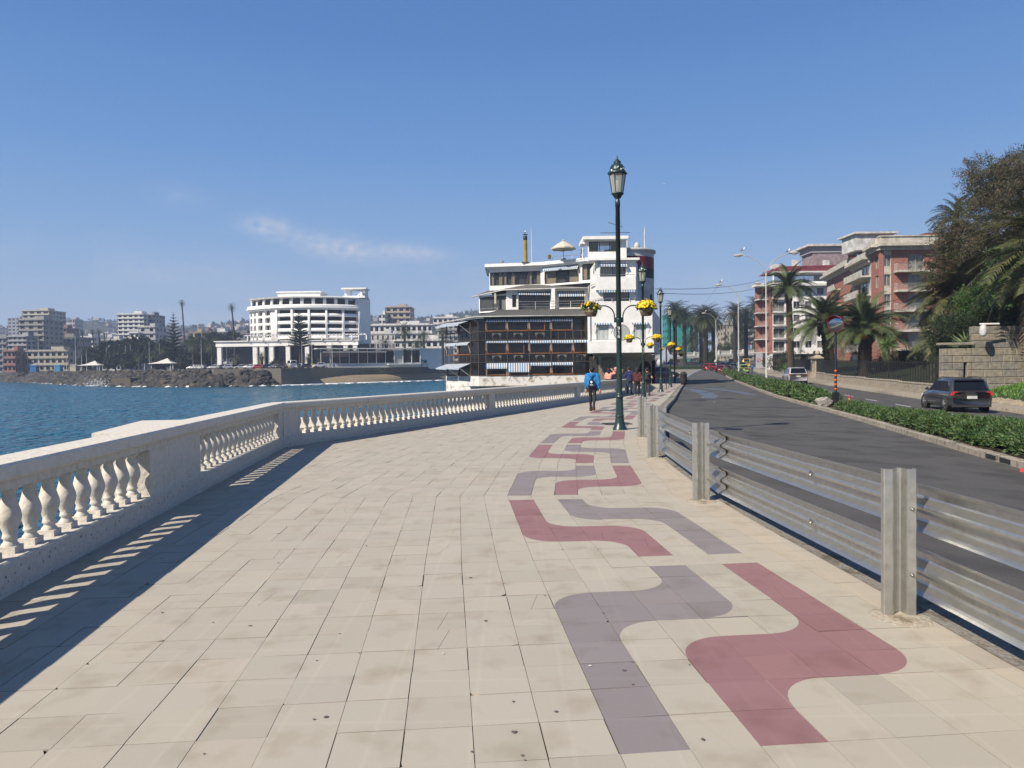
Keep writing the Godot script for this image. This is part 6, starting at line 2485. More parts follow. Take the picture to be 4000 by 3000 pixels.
func loft(st: SurfaceTool, rings: Array) -> void:
	var m: int = rings[0].size()
	for i in rings.size() - 1:
		for k in m:
			var j := (k + 1) % m
			quad(st, rings[i][k], rings[i][j], rings[i + 1][j], rings[i + 1][k])
	for e in [0, rings.size() - 1]:
		for k in range(1, m - 1):
			tri(st, rings[e][0], rings[e][k], rings[e][k + 1])

func make_cars() -> void:
	var along_road := -0.2
	car("dark grey crossover car with roof rails driving past the stone wall", 21.2, 34.4, along_road, Vector3(1.76, 1.56, 4.15), c3(0.045, 0.045, 0.052), "hatch", "", true)
	car("silver sport utility car driving away by the gate pillars", 29.4, 74.6, along_road, Vector3(1.88, 1.7, 4.6), c3(0.48, 0.48, 0.49), "hatch", "", true)
	car("light green compact car in the right lane behind the hedge", 42.5, 131.5, -0.27, Vector3(1.75, 1.62, 4.0), c3(0.36, 0.52, 0.12), "hatch")
	car("red saloon car in the left lane beside the light green car", 42.0, 143.0, -0.55, Vector3(1.78, 1.42, 4.6), c3(0.42, 0.015, 0.03), "sedan")
	car("bright red hatchback farther down the road behind the double lamp", 46.0, 165.0, -0.9, Vector3(1.8, 1.65, 4.2), c3(0.5, 0.02, 0.025), "hatch")
	car("dark maroon car just beyond the bright red hatchback", 52.0, 181.0, -0.7, Vector3(1.8, 1.5, 4.3), c3(0.10, 0.012, 0.02), "hatch")
	car("silver white car beyond the red saloon, by the double lamp pole", 56.5, 182.0, -0.4, Vector3(1.8, 1.5, 4.2), c3(0.55, 0.55, 0.56), "hatch")
	car("black car following the silver white car down the road", 62.6, 194.0, -0.4, Vector3(1.85, 1.6, 4.4), c3(0.015, 0.015, 0.017), "hatch")
	car("dark blue car among the far traffic under the palms", 62.0, 206.0, -1.2, Vector3(1.85, 1.55, 4.5), c3(0.015, 0.025, 0.06), "sedan")
	car("black saloon parked at far left of the road bend", 53.6, 198.0, -1.3, Vector3(1.85, 1.5, 4.6), c3(0.012, 0.013, 0.016), "sedan")
	car("dark blue-black car beside the black saloon at the road bend", 57.0, 206.0, -1.3, Vector3(1.85, 1.5, 4.4), c3(0.014, 0.018, 0.03), "hatch")
	car("yellow school minibus far down the road under the palms", 70.0, 214.0, -0.3, Vector3(2.1, 2.5, 6.0), c3(0.72, 0.42, 0.015), "van")
	car("dark pickup-like car under a blue canopy beyond the ship-shaped building", 21.8, 104.0, -1.4, Vector3(1.9, 1.8, 4.8), c3(0.02, 0.028, 0.05), "hatch")

# ---------------------------------------------------------------- lamps, mirror, signs, wires
func make_street_things() -> void:
	var pale := c3(0.52, 0.53, 0.51)
	var list := [[26.1, 73.5, "nearest tall double-armed road lamp, standing in the median hedge", 3.1], [32.4, 102.4, "second tall double-armed road lamp in the median hedge", 3.1], [47.3, 166.0, "third double-armed road lamp, seen against the date palms", 3.1], [58.0, 203.0, "farthest double-armed road lamp, close behind the third", 3.1]]
	var first: Node3D
	for q in list:
		var at := p3(q[0], road_y(q[0], q[1]) + 0.1, q[1])
		if first:
			copy(first, at, -0.24, q[2])
			continue
		first = thing("road_lamp", q[2], "street lamp", at, -0.24, "double-armed road lamps in the median")
		var st := mb()
		col = pale
		tube(st, [Vector3(0, -0.3, 0), Vector3(0, 1.6, 0)], [0.11, 0.1], 10)
		tube(st, [Vector3(0, 1.6, 0), Vector3(0, 11.2, 0)], [0.09, 0.055], 10)
		put("pole", st, mats["paint"], first)
		for s in [-1.0, 1.0]:
			st = mb()
			var pts := arc(10, func(f): return Vector3(s * (0.05 + 2.25 * f * f * (1.6 - 0.6 * f)), 11.1 + 2.05 * sin(f * PI * 0.47), 0))
			tube(st, pts, 0.04, 8)
			put("arm", st, mats["paint"], first)
			st = mb()
			col = c3(0.55, 0.54, 0.48)
			xf = Transform3D(Basis(Vector3.BACK, -s * 0.06), Vector3(s * 2.65, 13.2, 0))
			tube(st, [Vector3(-s * 0.45, 0, 0), Vector3(-s * 0.3, 0.02, 0), Vector3(0, 0.04, 0), Vector3(s * 0.35, 0.02, 0), Vector3(s * 0.5, -0.02, 0)], [0.06, 0.12, 0.15, 0.12, 0.03], 10)
			put("lamp_head", st, mats["paint"], first)
			st = mb()
			col = c3(0.35, 0.35, 0.33)
			ball(st, Vector3(s * 0.05, -0.06, 0), Vector3(0.28, 0.12, 0.12), 10, 6)
			put("lamp_glass", st, mats["gloss"], first)
			xf = Transform3D()
			col = pale
	for q in [[0, 2.6, "gull perched on the right head of the nearest double road lamp"], [0, -2.6, "gull perched on the left head of the nearest double road lamp"], [1, -2.7, "gull perched on the left head of the second double road lamp"], [2, -2.6, "gull perched on the left head of the third double road lamp"], [2, 2.7, "gull perched on the right head of the third double road lamp"]]:
		var l = list[q[0]]
		gull(q[2], p3(l[0] + q[1] * 0.97, road_y(l[0], l[1]) + 13.48, l[1] + q[1] * 0.23), 0.8)
	# convex traffic mirror on its striped post
	var mx := 15.0
	var mz := 33.2
	var my := road_y(mx, mz) + 0.13
	var t := thing("traffic_mirror", "round convex traffic mirror with red hood on a black post with orange bands", "traffic mirror", p3(mx, my, mz))
	var st := mb()
	col = c3(0.015, 0.015, 0.017)
	box(st, Vector3(0, 0.3, 0), Vector3(0.22, 0.75, 0.22))
	tube(st, [Vector3(0, 0.6, 0), Vector3(0, 4.25, 0)], 0.055, 10)
	put("post", st, mats["gloss"], t)
	for k in 5:
		st = mb()
		col = c3(0.75, 0.13, 0.01)
		lathe(st, [[0.057, 0.78 + k * 0.21], [0.064, 0.785 + k * 0.21], [0.064, 0.86 + k * 0.21], [0.057, 0.865 + k * 0.21]], 12)
		put("orange_band", st, mats["paint"], t)
	var keep := Transform3D((Basis(Vector3.UP, -0.95) * Basis(Vector3.RIGHT, PI / 2 + 0.12)).scaled(Vector3.ONE * 0.78), Vector3(-0.05, 3.82, 0.16))
	xf = keep
	st = mb()
	col = c3(0.55, 0.58, 0.6)
	lathe(st, [[0.46, 0.05], [0.38, 0.095], [0.25, 0.13], [0.12, 0.147], [0.0, 0.15]], 32)
	put("mirror", st, mat("mirror_face", c3(0.75, 0.77, 0.78), 0.06, 1.0), t)
	st = mb()
	col = c3(0.30, 0.05, 0.06)
	lathe(st, [[0.44, 0.0], [0.485, 0.02], [0.485, 0.07], [0.46, 0.07]], 32)
	col = c3(0.55, 0.03, 0.05)
	for k in 16:                                 # hood round the upper half
		var a := PI * (1.05 + 0.9 * k / 16.0)
		var b := PI * (1.05 + 0.9 * (k + 1) / 16.0)
		quad(st, Vector3(cos(a) * 0.5, 0.05, sin(a) * 0.5), Vector3(cos(b) * 0.5, 0.05, sin(b) * 0.5), Vector3(cos(b) * 0.55, 0.05 + 0.34 * sin(PI * (k + 1) / 16.0), sin(b) * 0.55), Vector3(cos(a) * 0.55, 0.05 + 0.34 * sin(PI * k / 16.0), sin(a) * 0.55))
	put("red_rim", st, mats["gloss"], t)
	st = mb()
	col = c3(0.1, 0.1, 0.1)
	box(st, Vector3(0, -0.04, 0), Vector3(0.12, 0.14, 0.12))
	put("bracket", st, mats["paint"], t)
	xf = Transform3D()
	rock("median_rock", "pale grey boulder on the median beside the mirror post", "rock", p3(14.55, road_y(14.5, 33.4) + 0.32, 33.4), Vector3(0.34, 0.26, 0.3), c3(0.42, 0.40, 0.36))
	t = thing("red_marker", "leaning red marker post beside the striped mirror post", "marker post", p3(15.75, road_y(15.7, 33.6) + 0.1, 33.6))
	st = mb()
	col = c3(0.55, 0.035, 0.02)
	tube(st, [Vector3(0, -0.05, 0), Vector3(0.06, 0.34, 0)], 0.045, 8)
	tube(st, [Vector3(0.07, 0.40, 0), Vector3(0.09, 0.56, 0)], 0.045, 8)
	col = c3(0.75, 0.4, 0.02)
	tube(st, [Vector3(0.06, 0.34, 0), Vector3(0.07, 0.40, 0)], 0.045, 8)
	put("post", st, mats["paint"], t)
	# road sign backs near the third lantern post
	t = thing("road_sign", "back of a pale road sign, arrow plate above round plate, on thin black pole", "road sign", p3(12.05, walk_y(56), 56.0))
	st = mb()
	col = c3(0.015, 0.015, 0.016)
	tube(st, [Vector3(0, -0.2, 0), Vector3(0, 3.35, 0)], 0.032, 7)
	put("pole", st, mats["gloss"], t)
	st = mb()
	col = c3(0.56, 0.62, 0.72)
	prism(st, [[-0.62, 2.55], [-0.5, 2.02], [-0.35, 1.78], [0.02, 1.98], [0.42, 2.45], [0.55, 2.62], [0.30, 2.72], [0.18, 3.0], [-0.02, 3.34], [-0.12, 3.08], [-0.42, 3.02], [-0.45, 2.78]], -0.06, -0.04)
	put("arrow_plate", st, mats["paint"], t)
	st = mb()
	col = c3(0.58, 0.62, 0.64)
	xf = Transform3D(Basis(Vector3.RIGHT, PI / 2), Vector3(-0.42, 2.05, 0.02))
	lathe(st, [[0.0, 0.0], [0.33, 0.0], [0.33, 0.02], [0.0, 0.02]], 24)
	xf = Transform3D()
	put("round_plate", st, mats["paint"], t)
	t = thing("no_turn_sign", "round white sign with red ring and slash on a pole by the far pavement", "road sign", p3(43.4, road_y(43.4, 126), 126))
	st = mb()
	col = c3(0.4, 0.4, 0.4)
	tube(st, [Vector3.ZERO, Vector3(0, 2.6, 0)], 0.035, 6)
	put("pole", st, mats["paint"], t)
	st = mb()
	xf = Transform3D(Basis(Vector3.RIGHT, PI / 2), Vector3(0, 2.3, 0.05))
	col = c3(0.7, 0.7, 0.7)
	lathe(st, [[0.0, 0.0], [0.32, 0.0]], 24)
	col = c3(0.55, 0.02, 0.03)
	lathe(st, [[0.25, 0.006], [0.34, 0.006], [0.34, 0.0]], 24)
	xf = xf * Transform3D(Basis(Vector3.UP, 0.8), Vector3.ZERO)
	box(st, Vector3(0, 0.012, 0), Vector3(0.58, 0.008, 0.07))
	xf = Transform3D()
	put("plate", st, mats["paint"], t)
	t = thing("disc_sign", "small round pale sign low on the pole of the third double road lamp", "road sign", p3(47.1, road_y(47, 165) + 2.1, 165.4))
	st = mb()
	xf = Transform3D(Basis(Vector3.RIGHT, PI / 2), Vector3.ZERO)
	col = c3(0.62, 0.62, 0.6)
	lathe(st, [[0.0, 0.03], [0.4, 0.03], [0.4, 0.0]], 20)
	xf = Transform3D()
	put("disc", st, mats["paint"], t)
	# overhead wires from the ship-shaped building across the road
	for w in [[9.9, 20.4, "upper of the two overhead wires crossing the road"], [9.45, 18.7, "lower of the two overhead wires crossing the road"]]:
		st = mb()
		col = c3(0.02, 0.02, 0.022)
		var a := p3(15.9, w[0], 79.0)
		var b := p3(56.9, w[1], 158.0)
		tube(st, arc(20, func(f): return a.lerp(b, f) + Vector3(0, -1.6 * 4.0 * f * (1 - f) * 0.5, 0)), 0.03, 4, false)
		tag(put("overhead_wire", st, mats["plain"]), w[2], "wire", "overhead wires")
	st = mb()
	col = c3(0.05, 0.05, 0.055)
	var s0 := p3(29.7, 13.2, 101.7)
	var s1 := p3(58.0, 18.5, 230.0)
	tube(st, arc(14, func(f): return s0.lerp(s1, f) + Vector3(0, -2.0 * 4.0 * f * (1 - f) * 0.5, 0)), 0.018, 4, false)
	tag(put("thin_wire", st, mats["plain"]), "thin wire slanting from the second road lamp down to the palms", "wire")
	# small bird in the open sky
	st = mb()
	col = c3(0.6, 0.6, 0.6)
	xf = Transform3D(Basis(Vector3.UP, 0.6), p3(38.6, 46.6, 180))
	tube(st, [Vector3(0, 0, 0.3), Vector3.ZERO, Vector3(0, 0, -0.3)], [0.02, 0.1, 0.03], 6)
	for s in [-1.0, 1.0]:
		tri(st, Vector3(0, 0.03, 0.12), Vector3(0, 0.03, -0.14), Vector3(s * 0.55, 0.18, 0.05))
	xf = Transform3D()
	tag(put("flying_gull", st, mats["plain"]), "tiny pale gull flying high to the right of the lantern", "gull")
	# low dark hatch by the lamp foot, and black litter bin by the kerb
	st = mb()
	col = c3(0.07, 0.068, 0.065)
	base_xf = Transform3D(Basis(Vector3.UP, 0.1), p3(3.05, walk_y(20.9) + 0.012, 20.9))
	for k in 7:
		box(st, Vector3(0, 0, -0.27 + k * 0.09), Vector3(0.78, 0.02, 0.055))
	leave()
	tag(put("floor_grate", st, mats["paint"]), "dark slatted floor grate in the paving behind the nearest lamp post", "grate")
	t = thing("litter_bin", "black litter bin at the kerb beside the farthest lantern posts", "bin", p3(17.0, walk_y(71), 71.0))
	st = mb()
	col = c3(0.02, 0.02, 0.021)
	lathe(st, [[0.0, 0.0], [0.28, 0.0], [0.34, 0.5], [0.34, 0.95], [0.36, 0.97], [0.36, 1.05], [0.2, 1.25], [0.0, 1.3]], 14)
	put("drum", st, mats["plain"], t)
	for q in [[15.8, 82.0, "left"], [17.4, 83.0, "right"]]:
		t = thing("bench", "small wooden bench beyond the lantern posts, %s one" % q[2], "bench", p3(q[0], walk_y(q[1]), q[1]), 0.7)
		st = mb()
		col = c3(0.25, 0.13, 0.06)
		for k in 3:
			box(st, Vector3(0, 0.43, -0.2 + k * 0.15), Vector3(1.5, 0.04, 0.12))
			box(st, Vector3(0, 0.6 + k * 0.13, 0.26), Vector3(1.5, 0.1, 0.03))
		put("slats", st, mats["paint"], t)
		for s in [-0.6, 0.6]:
			st = mb()
			col = c3(0.03, 0.03, 0.03)
			box(st, Vector3(s, 0.2, -0.15), Vector3(0.05, 0.42, 0.05))
			box(st, Vector3(s, 0.45, 0.22), Vector3(0.05, 0.92, 0.05))
			put("leg", st, mats["paint"], t)

# ---------------------------------------------------------------- what closes the road view
func block(label: String, x0: float, x1: float, y0: float, y1: float, z: float, depth: float, wall: Color, floors: int, bays: int, band := true, turn := 0.0, glassw := 0.62) -> Node3D:
	var w := x1 - x0
	var t := thing("building", label, "building", p3((x0 + x1) / 2, 0, z), turn)
	var st := mb()
	col = c3(0.03, 0.033, 0.038)
	box(st, Vector3(0, (y0 + y1) / 2, -depth / 2 - 0.35), Vector3(w - 0.7, y1 - y0 - 0.4, depth - 0.8))
	put("inner_wall", st, mats["glass_dark"], t)
	var fh := (y1 - y0) / floors
	var holes := []
	for f in floors:
		for b in bays:
			var c := (b + 0.5) / bays * w - w / 2
			holes.append([c - w / bays * glassw / 2, c + w / bays * glassw / 2, y0 + f * fh + fh * 0.32, y0 + f * fh + fh * 0.82])
	st = mb()
	col = wall
	facade(st, -w / 2, w / 2, y0, y1, holes, 0.35)
	var side_holes := []
	var sb := maxi(2, int(depth / 4.0))
	for f in floors:
		for b in sb:
			var c := (b + 0.5) / sb * depth
			side_holes.append([c - depth / sb * 0.28, c + depth / sb * 0.28, y0 + f * fh + fh * 0.35, y0 + f * fh + fh * 0.8])
	for s in [-1.0, 1.0]:
		xf = Transform3D(Basis(Vector3.UP, PI / 2 * s), Vector3(s * w / 2, 0, 0 if s > 0 else -depth))
		facade(st, 0, depth, y0, y1, side_holes, 0.3)
		xf = Transform3D()
	put("wall", st, mats["paint"], t)
	st = mb()
	col = wall * 1.05
	if band:
		for f in range(1, floors + 1):
			box(st, Vector3(0, y0 + f * fh, 0.35), Vector3(w + 0.4, 0.3, 0.9))
			box(st, Vector3(0, y0 + f * fh + 0.5, 0.75), Vector3(w * 0.9, 0.7, 0.12))
	box(st, Vector3(0, y1 + 0.1, -depth / 2), Vector3(w + 0.5, 0.5, depth + 0.6))
	box(st, Vector3(w * 0.12, y1 + 1.4, -depth / 2), Vector3(w * 0.3, 2.4, depth * 0.4))
	put("roof_and_ledges", st, mats["paint"], t)
	return t

func make_far_right() -> void:
	# white balustraded bridge under the palms
	var t := thing("bridge", "long low white bridge with a panelled parapet under the date palms", "bridge")
	for s in [[42.0, 3.55, 238.0, 62.0, 4.2, 244.0], [62.0, 4.2, 244.0, 84.0, 5.0, 248.0], [84.0, 5.0, 248.0, 112.0, 5.6, 250.0]]:
		base_xf = frame_at(s[0], s[2], s[3], s[5])
		var l := Vector2(s[3] - s[0], s[5] - s[2]).length()
		var st := mb()
		col = c3(0.74, 0.74, 0.71)
		var n := int(l / 4.2)
		for k in n:
			var x0 := l * k / n
			var x1 := l * (k + 1) / n
			var y: float = lerpf(s[1], s[4], (k + 0.5) / n)
			facade(st, x0, x1, y + 0.1, y + 1.35, [[x0 + 0.5, x1 - 0.3, y + 0.3, y + 1.05]], 0.25)
			box(st, Vector3((x0 + x1) / 2, y + 0.68, -0.16), Vector3(x1 - x0 - 0.9, 0.7, 0.1))
			box(st, Vector3(x0 + 0.2, y + 0.75, 0.05), Vector3(0.45, 1.6, 0.4))
		put("parapet", st, mats["white_wall"], t)
		st = mb()
		col = c3(0.5, 0.5, 0.47)
		for k in n:
			var y: float = lerpf(s[1], s[4], (k + 0.5) / n)
			box(st, Vector3(l * (k + 0.5) / n, y - 0.3, -4.0), Vector3(l / n, 0.75, 8.4))
		put("deck", st, mats["concrete"], t)
		st = mb()
		col = c3(0.3, 0.29, 0.27)
		for k in 2:
			box(st, Vector3(l * (k + 0.5) / 2, 1.4, -4.0), Vector3(1.0, 3.6, 6.0))
		put("pier", st, mats["concrete"], t)
		leave()
	var st := mb()
	col = c3(0.42, 0.39, 0.32)
	base_xf = frame_at(28.0, 205.0, 70.0, 236.0)
	box(st, Vector3(26, 1.5, -1.0), Vector3(52, 1.6, 0.6))
	leave()
	tag(put("ramp_wall", st, mats["concrete"]), "low beige wall along the far edge of the road bend", "wall")
	st = mb()
	col = c3(0.06, 0.11, 0.03)
	flat(st)
	prism(st, [[36.0, -176.0], [48.0, -176.0], [66.0, -206.0], [66.0, -226.0], [40.0, -216.0], [31.0, -190.0]], 0.3, 1.0, "xz")
	structure("traffic_island", st, mats["turf"])
	# back ground under the far town
	st = mb()
	col = c3(0.12, 0.11, 0.09)
	flat(st)
	quad(st, p3(20, 0.4, 215), p3(20, 3.0, 420), p3(400, 3.0, 420), p3(400, 0.4, 215))
	structure("town_ground", st, mats["stone"])
	block("building wrapped in teal construction netting behind the leftmost palms", 72.0, 82.5, 2.5, 24.5, 330, 12, c3(0.03, 0.34, 0.30), 7, 4, false, 0.0, 0.12)
	block("grey-blue scaffolded block right of the teal netting", 82.7, 86.0, 2.5, 22.0, 331, 10, c3(0.14, 0.20, 0.26), 7, 2, false)
	block("beige apartment block with square balconies behind the palms, left of the white block", 112.0, 124.0, 3.0, 20.0, 350, 14, c3(0.42, 0.38, 0.30), 6, 4, true)
	block("plain cream tower slab left of the beige balcony block", 105.0, 110.5, 3.0, 20.5, 352, 14, c3(0.52, 0.47, 0.37), 6, 2, false, 0.0, 0.2)
	block("reddish low house behind the leftmost palms", 64.0, 69.0, 2.5, 8.6, 290, 10, c3(0.25, 0.10, 0.07), 2, 3, false)
	block("dark low block behind the third lantern post", 52.0, 60.0, 2.0, 12.0, 300, 10, c3(0.10, 0.10, 0.10), 3, 4, false)
	t = thing("billboard", "small blue and white hoarding with a red top edge on the far bridge", "billboard", p3(80.2, 5.6, 243.0))
	st = mb()
	col = c3(0.08, 0.30, 0.55)
	box(st, Vector3(0, 1.5, 0), Vector3(1.5, 1.3, 0.1))
	col = c3(0.6, 0.64, 0.68)
	box(st, Vector3(0.9, 1.5, 0.01), Vector3(0.5, 1.3, 0.1))
	col = c3(0.35, 0.03, 0.05)
	box(st, Vector3(0.2, 2.3, 0), Vector3(2.0, 0.3, 0.12))
	put("panel", st, mats["paint"], t)
	st = mb()
	col = c3(0.7, 0.7, 0.7)
	box(st, Vector3(-0.3, 0.3, -0.1), Vector3(0.3, 1.4, 0.1))
	put("leg", st, mats["paint"], t)
	for q in [[93.0, 246.5, "slim white column standing on the far bridge", 3.4]]:
		t = thing("bridge_column", q[2], "column", p3(q[0], 5.9, q[1]))
		st = mb()
		col = c3(0.72, 0.72, 0.7)
		lathe(st, [[0.35, 0.0], [0.3, 0.3], [0.22, 0.4], [0.2, q[3]], [0.3, q[3] + 0.1], [0.12, q[3] + 0.5], [0.0, q[3] + 0.6]], 8)
		put("shaft", st, mats["white_wall"], t)
	t = thing("market_canopy", "blue canopy on posts beyond the ship-shaped building", "canopy", p3(21.0, walk_y(100), 100.0))
	st = mb()
	col = c3(0.02, 0.07, 0.28)
	hexa(st, Vector3(0, 2.15, 0), Vector3(3.0, 0.3, 2.4), Vector3(2.2, 0.3, 1.6))
	put("roof", st, mats["cloth"], t)
	for s in [[-1.4, -1.1], [1.4, -1.1], [1.4, 1.1], [-1.4, 1.1]]:
		st = mb()
		col = c3(0.4, 0.4, 0.4)
		tube(st, [Vector3(s[0], 0, s[1]), Vector3(s[0], 2.05, s[1])], 0.03, 5)
		put("leg", st, mats["paint"], t)
	var bush := cluster_mesh(8, 0.5, 0.35, 0.2)
	tree("round_bush", "dark rounded bush at the road bend before the far bridge", "", p3(58.5, 1.0, 212), [[Vector3(0, 2.0, 0), Vector3(2.2, 2.2, 2.0)]], 900, bush, [c3(0.025, 0.05, 0.012), c3(0.04, 0.07, 0.02)], 0.15, "bush")
	tree("far_tree", "olive tree behind the far bridge, left of the billboard", "", p3(74, 2.6, 268), [[Vector3(0, 5.0, 0), Vector3(4.5, 3.5, 3.0)], [Vector3(6, 4.2, 0), Vector3(4.0, 3.0, 3.0)]], 300, bush, [c3(0.06, 0.075, 0.025), c3(0.045, 0.06, 0.02)], 0.25)
	tree("far_tree", "dark broad tree filling the view behind the middle palms", "", p3(88, 2.6, 275), [[Vector3(-2, 7.0, 0), Vector3(5.5, 6.0, 4.0)], [Vector3(5, 9.0, 0), Vector3(5.5, 6.0, 4.0)], [Vector3(11, 5.0, 0), Vector3(5.0, 4.5, 4.0)]], 300, bush, [c3(0.03, 0.045, 0.018), c3(0.045, 0.055, 0.02)], 0.3)
	tree("far_tree", "yellowish tree low behind the far bridge at right", "", p3(101, 3.0, 262), [[Vector3(0, 4.5, 0), Vector3(3.0, 2.4, 2.0)]], 300, bush, [c3(0.13, 0.11, 0.02), c3(0.09, 0.09, 0.02)], 0.2)
	tree("far_tree", "small grey-green tree under the beige balcony block", "", p3(116, 3.0, 300), [[Vector3(0, 4.0, 0), Vector3(5.0, 3.0, 2.0)]], 300, bush, [c3(0.08, 0.09, 0.05), c3(0.06, 0.075, 0.035)], 0.2)

# ---------------------------------------------------------------- the far shore on the left
const SHORE := [[-335.0, 455.0], [-230.0, 345.0], [-138.0, 243.0], [-112.0, 224.0], [-98.0, 215.0], [-86.0, 216.0], [-77.0, 214.0], [-71.0, 221.0]]

func sector(st: SurfaceTool, c: Vector2, r0: float, r1: float, y0: float, y1: float, a0: float, a1: float, n: int) -> void:   # a curved slab, angle 0 towards the viewer
	smooth(st)
	var at := func(r: float, a: float, y: float) -> Vector3: return p3(c.x + r * sin(a), y, c.y - r * cos(a))
	for k in n:
		var a := lerpf(a0, a1, float(k) / n)
		var b := lerpf(a0, a1, float(k + 1) / n)
		quad(st, at.call(r1, a, y0), at.call(r1, a, y1), at.call(r1, b, y1), at.call(r1, b, y0))
		quad(st, at.call(r1, a, y1), at.call(r0, a, y1), at.call(r0, b, y1), at.call(r1, b, y1))
		quad(st, at.call(r1, b, y0), at.call(r0, b, y0), at.call(r0, a, y0), at.call(r1, a, y0))
	flat(st)
	for a in [a0, a1]:
		quad(st, at.call(r0, a, y0), at.call(r1, a, y0), at.call(r1, a, y1), at.call(r0, a, y1))

func make_far_shore() -> void:
	# land behind the rocks, beach, hills
	var st := mb()
	col = c3(0.22, 0.20, 0.17)
	var poly := []
	for s in SHORE:
		poly.append([s[0] + 6.2, -(s[1] + 6.0)])
	poly.append_array([[-66, -232], [-38, -296], [10, -330], [60, -380], [60, -900], [-900, -900], [-900, -660]])
	poly.reverse()
	prism(st, poly, -3.9, 1.9, "xz")
	structure("shore_ground", st, mats["stone"])
	st = mb()
	col = c3(0.40, 0.31, 0.19)
	smooth(st)
	var beach := [[-70, 222, -62, 237], [-64, 227, -56, 244.6], [-56, 236, -47, 255], [-48, 247, -37, 266.4], [-38, 262, -25, 280], [-20, 282, -5, 300], [5, 305, 20, 330]]
	for i in beach.size() - 1:
		var a = beach[i]
		var b = beach[i + 1]
		for k in 6:
			var f0 := k / 6.0
			var f1 := (k + 1) / 6.0
			var v := func(q: Array, f: float) -> Vector3: return p3(lerpf(q[0], q[2], f), -3.75 + 3.1 * f * (1.4 - 0.4 * f), lerpf(q[1], q[3], f))
			quad(st, v.call(a, f0), v.call(a, f1), v.call(b, f1), v.call(b, f0))
	structure("beach", st, mats["stone"])
	st = mb()
	smooth(st)
	var hn := FastNoiseLite.new()
	hn.seed = 11
	hn.frequency = 0.0022
	hn.fractal_octaves = 4
	var hill := func(x: float, z: float) -> float:
		var f := clampf((z - 640.0) / 620.0, 0.0, 1.0)
		return 2.0 + (1.0 - 0.85 * smoothstep(-60.0, 190.0, x)) * f * f * (3.0 - 2.0 * f) * (70.0 + 38.0 * hn.get_noise_2d(x, z) + 24.0 * clampf((x + 900.0) / 900.0, 0.0, 1.2))
	for i in 60:
		for j in 22:
			var v := []
			for e in [[0, 0], [0, 1], [1, 1], [1, 0]]:
				var x: float = -1900.0 + (i + e[0]) * 52.0
				var z: float = 640.0 + (j + e[1]) * 48.0
				v.append(p3(x, hill.call(x, z), z))
			col = c3(0.045, 0.06, 0.03).lerp(c3(0.10, 0.09, 0.06), clampf(hn.get_noise_2d(i * 90.0, j * 90.0) + 0.4, 0, 1))
			quad(st, v[0], v[1], v[2], v[3])
	structure("hills", st, mats["stone"])
	var bm := BoxMesh.new()
	bm.size = Vector3.ONE
	var hl := []
	var ht := []
	for k in 1500:
		var x := rng.randf_range(-1300, 500)
		var z := rng.randf_range(760, 1330)
		if hn.get_noise_2d(x * 2.4, z * 2.4) < -0.02:
			continue
		hl.append(Transform3D(Basis(Vector3.UP, rng.randf() * TAU).scaled(Vector3(rng.randf_range(5, 10), rng.randf_range(3, 6), rng.randf_range(5, 10))), p3(x, hill.call(x, z) + 3.0, z)))
		ht.append(vary(pick([c3(0.36, 0.33, 0.29), c3(0.42, 0.41, 0.39), c3(0.28, 0.2, 0.16), c3(0.22, 0.2, 0.19)]), 0.2))
	scatter("hillside_houses", bm, mats["plain"], hl, ht, self)
	var tuft := cluster_mesh(12, 3.0, 3.0, 2.6)
	hl = []
	ht = []
	for k in 9000:
		var x := rng.randf_range(-1500, 700)
		var z := rng.randf_range(650, 1380)
		hl.append(Transform3D(Basis(Vector3.UP, rng.randf() * TAU).scaled(Vector3.ONE * rng.randf_range(0.5, 1.15)), p3(x, hill.call(x, z) + 1.5, z)))
		ht.append(vary(c3(0.035, 0.05, 0.022), 0.3))
	scatter("hillside_woods", tuft, mats["plain"], hl, ht, self)
	# piled rocks along the shore
	var shapes := []
	for k in 1:
		var n := FastNoiseLite.new()
		n.seed = 31 + k
		n.frequency = 0.9
		var sm := SphereMesh.new()
		sm.radial_segments = 8
		sm.rings = 5
		var arr := sm.get_mesh_arrays()
		var vs: PackedVector3Array = arr[Mesh.ARRAY_VERTEX]
		var ix: PackedInt32Array = arr[Mesh.ARRAY_INDEX]
		st = mb()
		flat(st)
		col = Color.WHITE
		for i in range(0, ix.size(), 3):
			var q := []
			for e in 3:
				var p := vs[ix[i + e]] * 2.0
				p = p * (1.0 + 0.7 * n.get_noise_3dv(p * 1.3))
				q.append(p.clamp(Vector3(-0.8, -0.75, -0.8), Vector3(0.85, 0.7, 0.8)))
			tri(st, q[0], q[1], q[2])
		st.generate_normals()
		shapes.append(st.commit())
	var rl := []
	var rt := []
	var total := 0.0
	for i in SHORE.size() - 1:
		total += Vector2(SHORE[i][0], SHORE[i][1]).distance_to(Vector2(SHORE[i + 1][0], SHORE[i + 1][1]))
	var under := mb()
	col = c3(0.035, 0.03, 0.026)
	smooth(under)
	for k in 60:
		var e0 := along(SHORE, total * k / 60.0)
		var e1 := along(SHORE, total * (k + 1) / 60.0)
		var n0 := Vector2(-e0[1].y, e0[1].x)
		var n1 := Vector2(-e1[1].y, e1[1].x)
		var b0: Vector2 = e0[0] + n0 * 9.0
		var b1: Vector2 = e1[0] + n1 * 9.0
		quad(under, p3(e0[0].x, -4.2, e0[0].y), p3(b0.x, 1.9, b0.y), p3(b1.x, 1.9, b1.y), p3(e1[0].x, -4.2, e1[0].y))
	structure("shore_bank", under, mats["stone"])
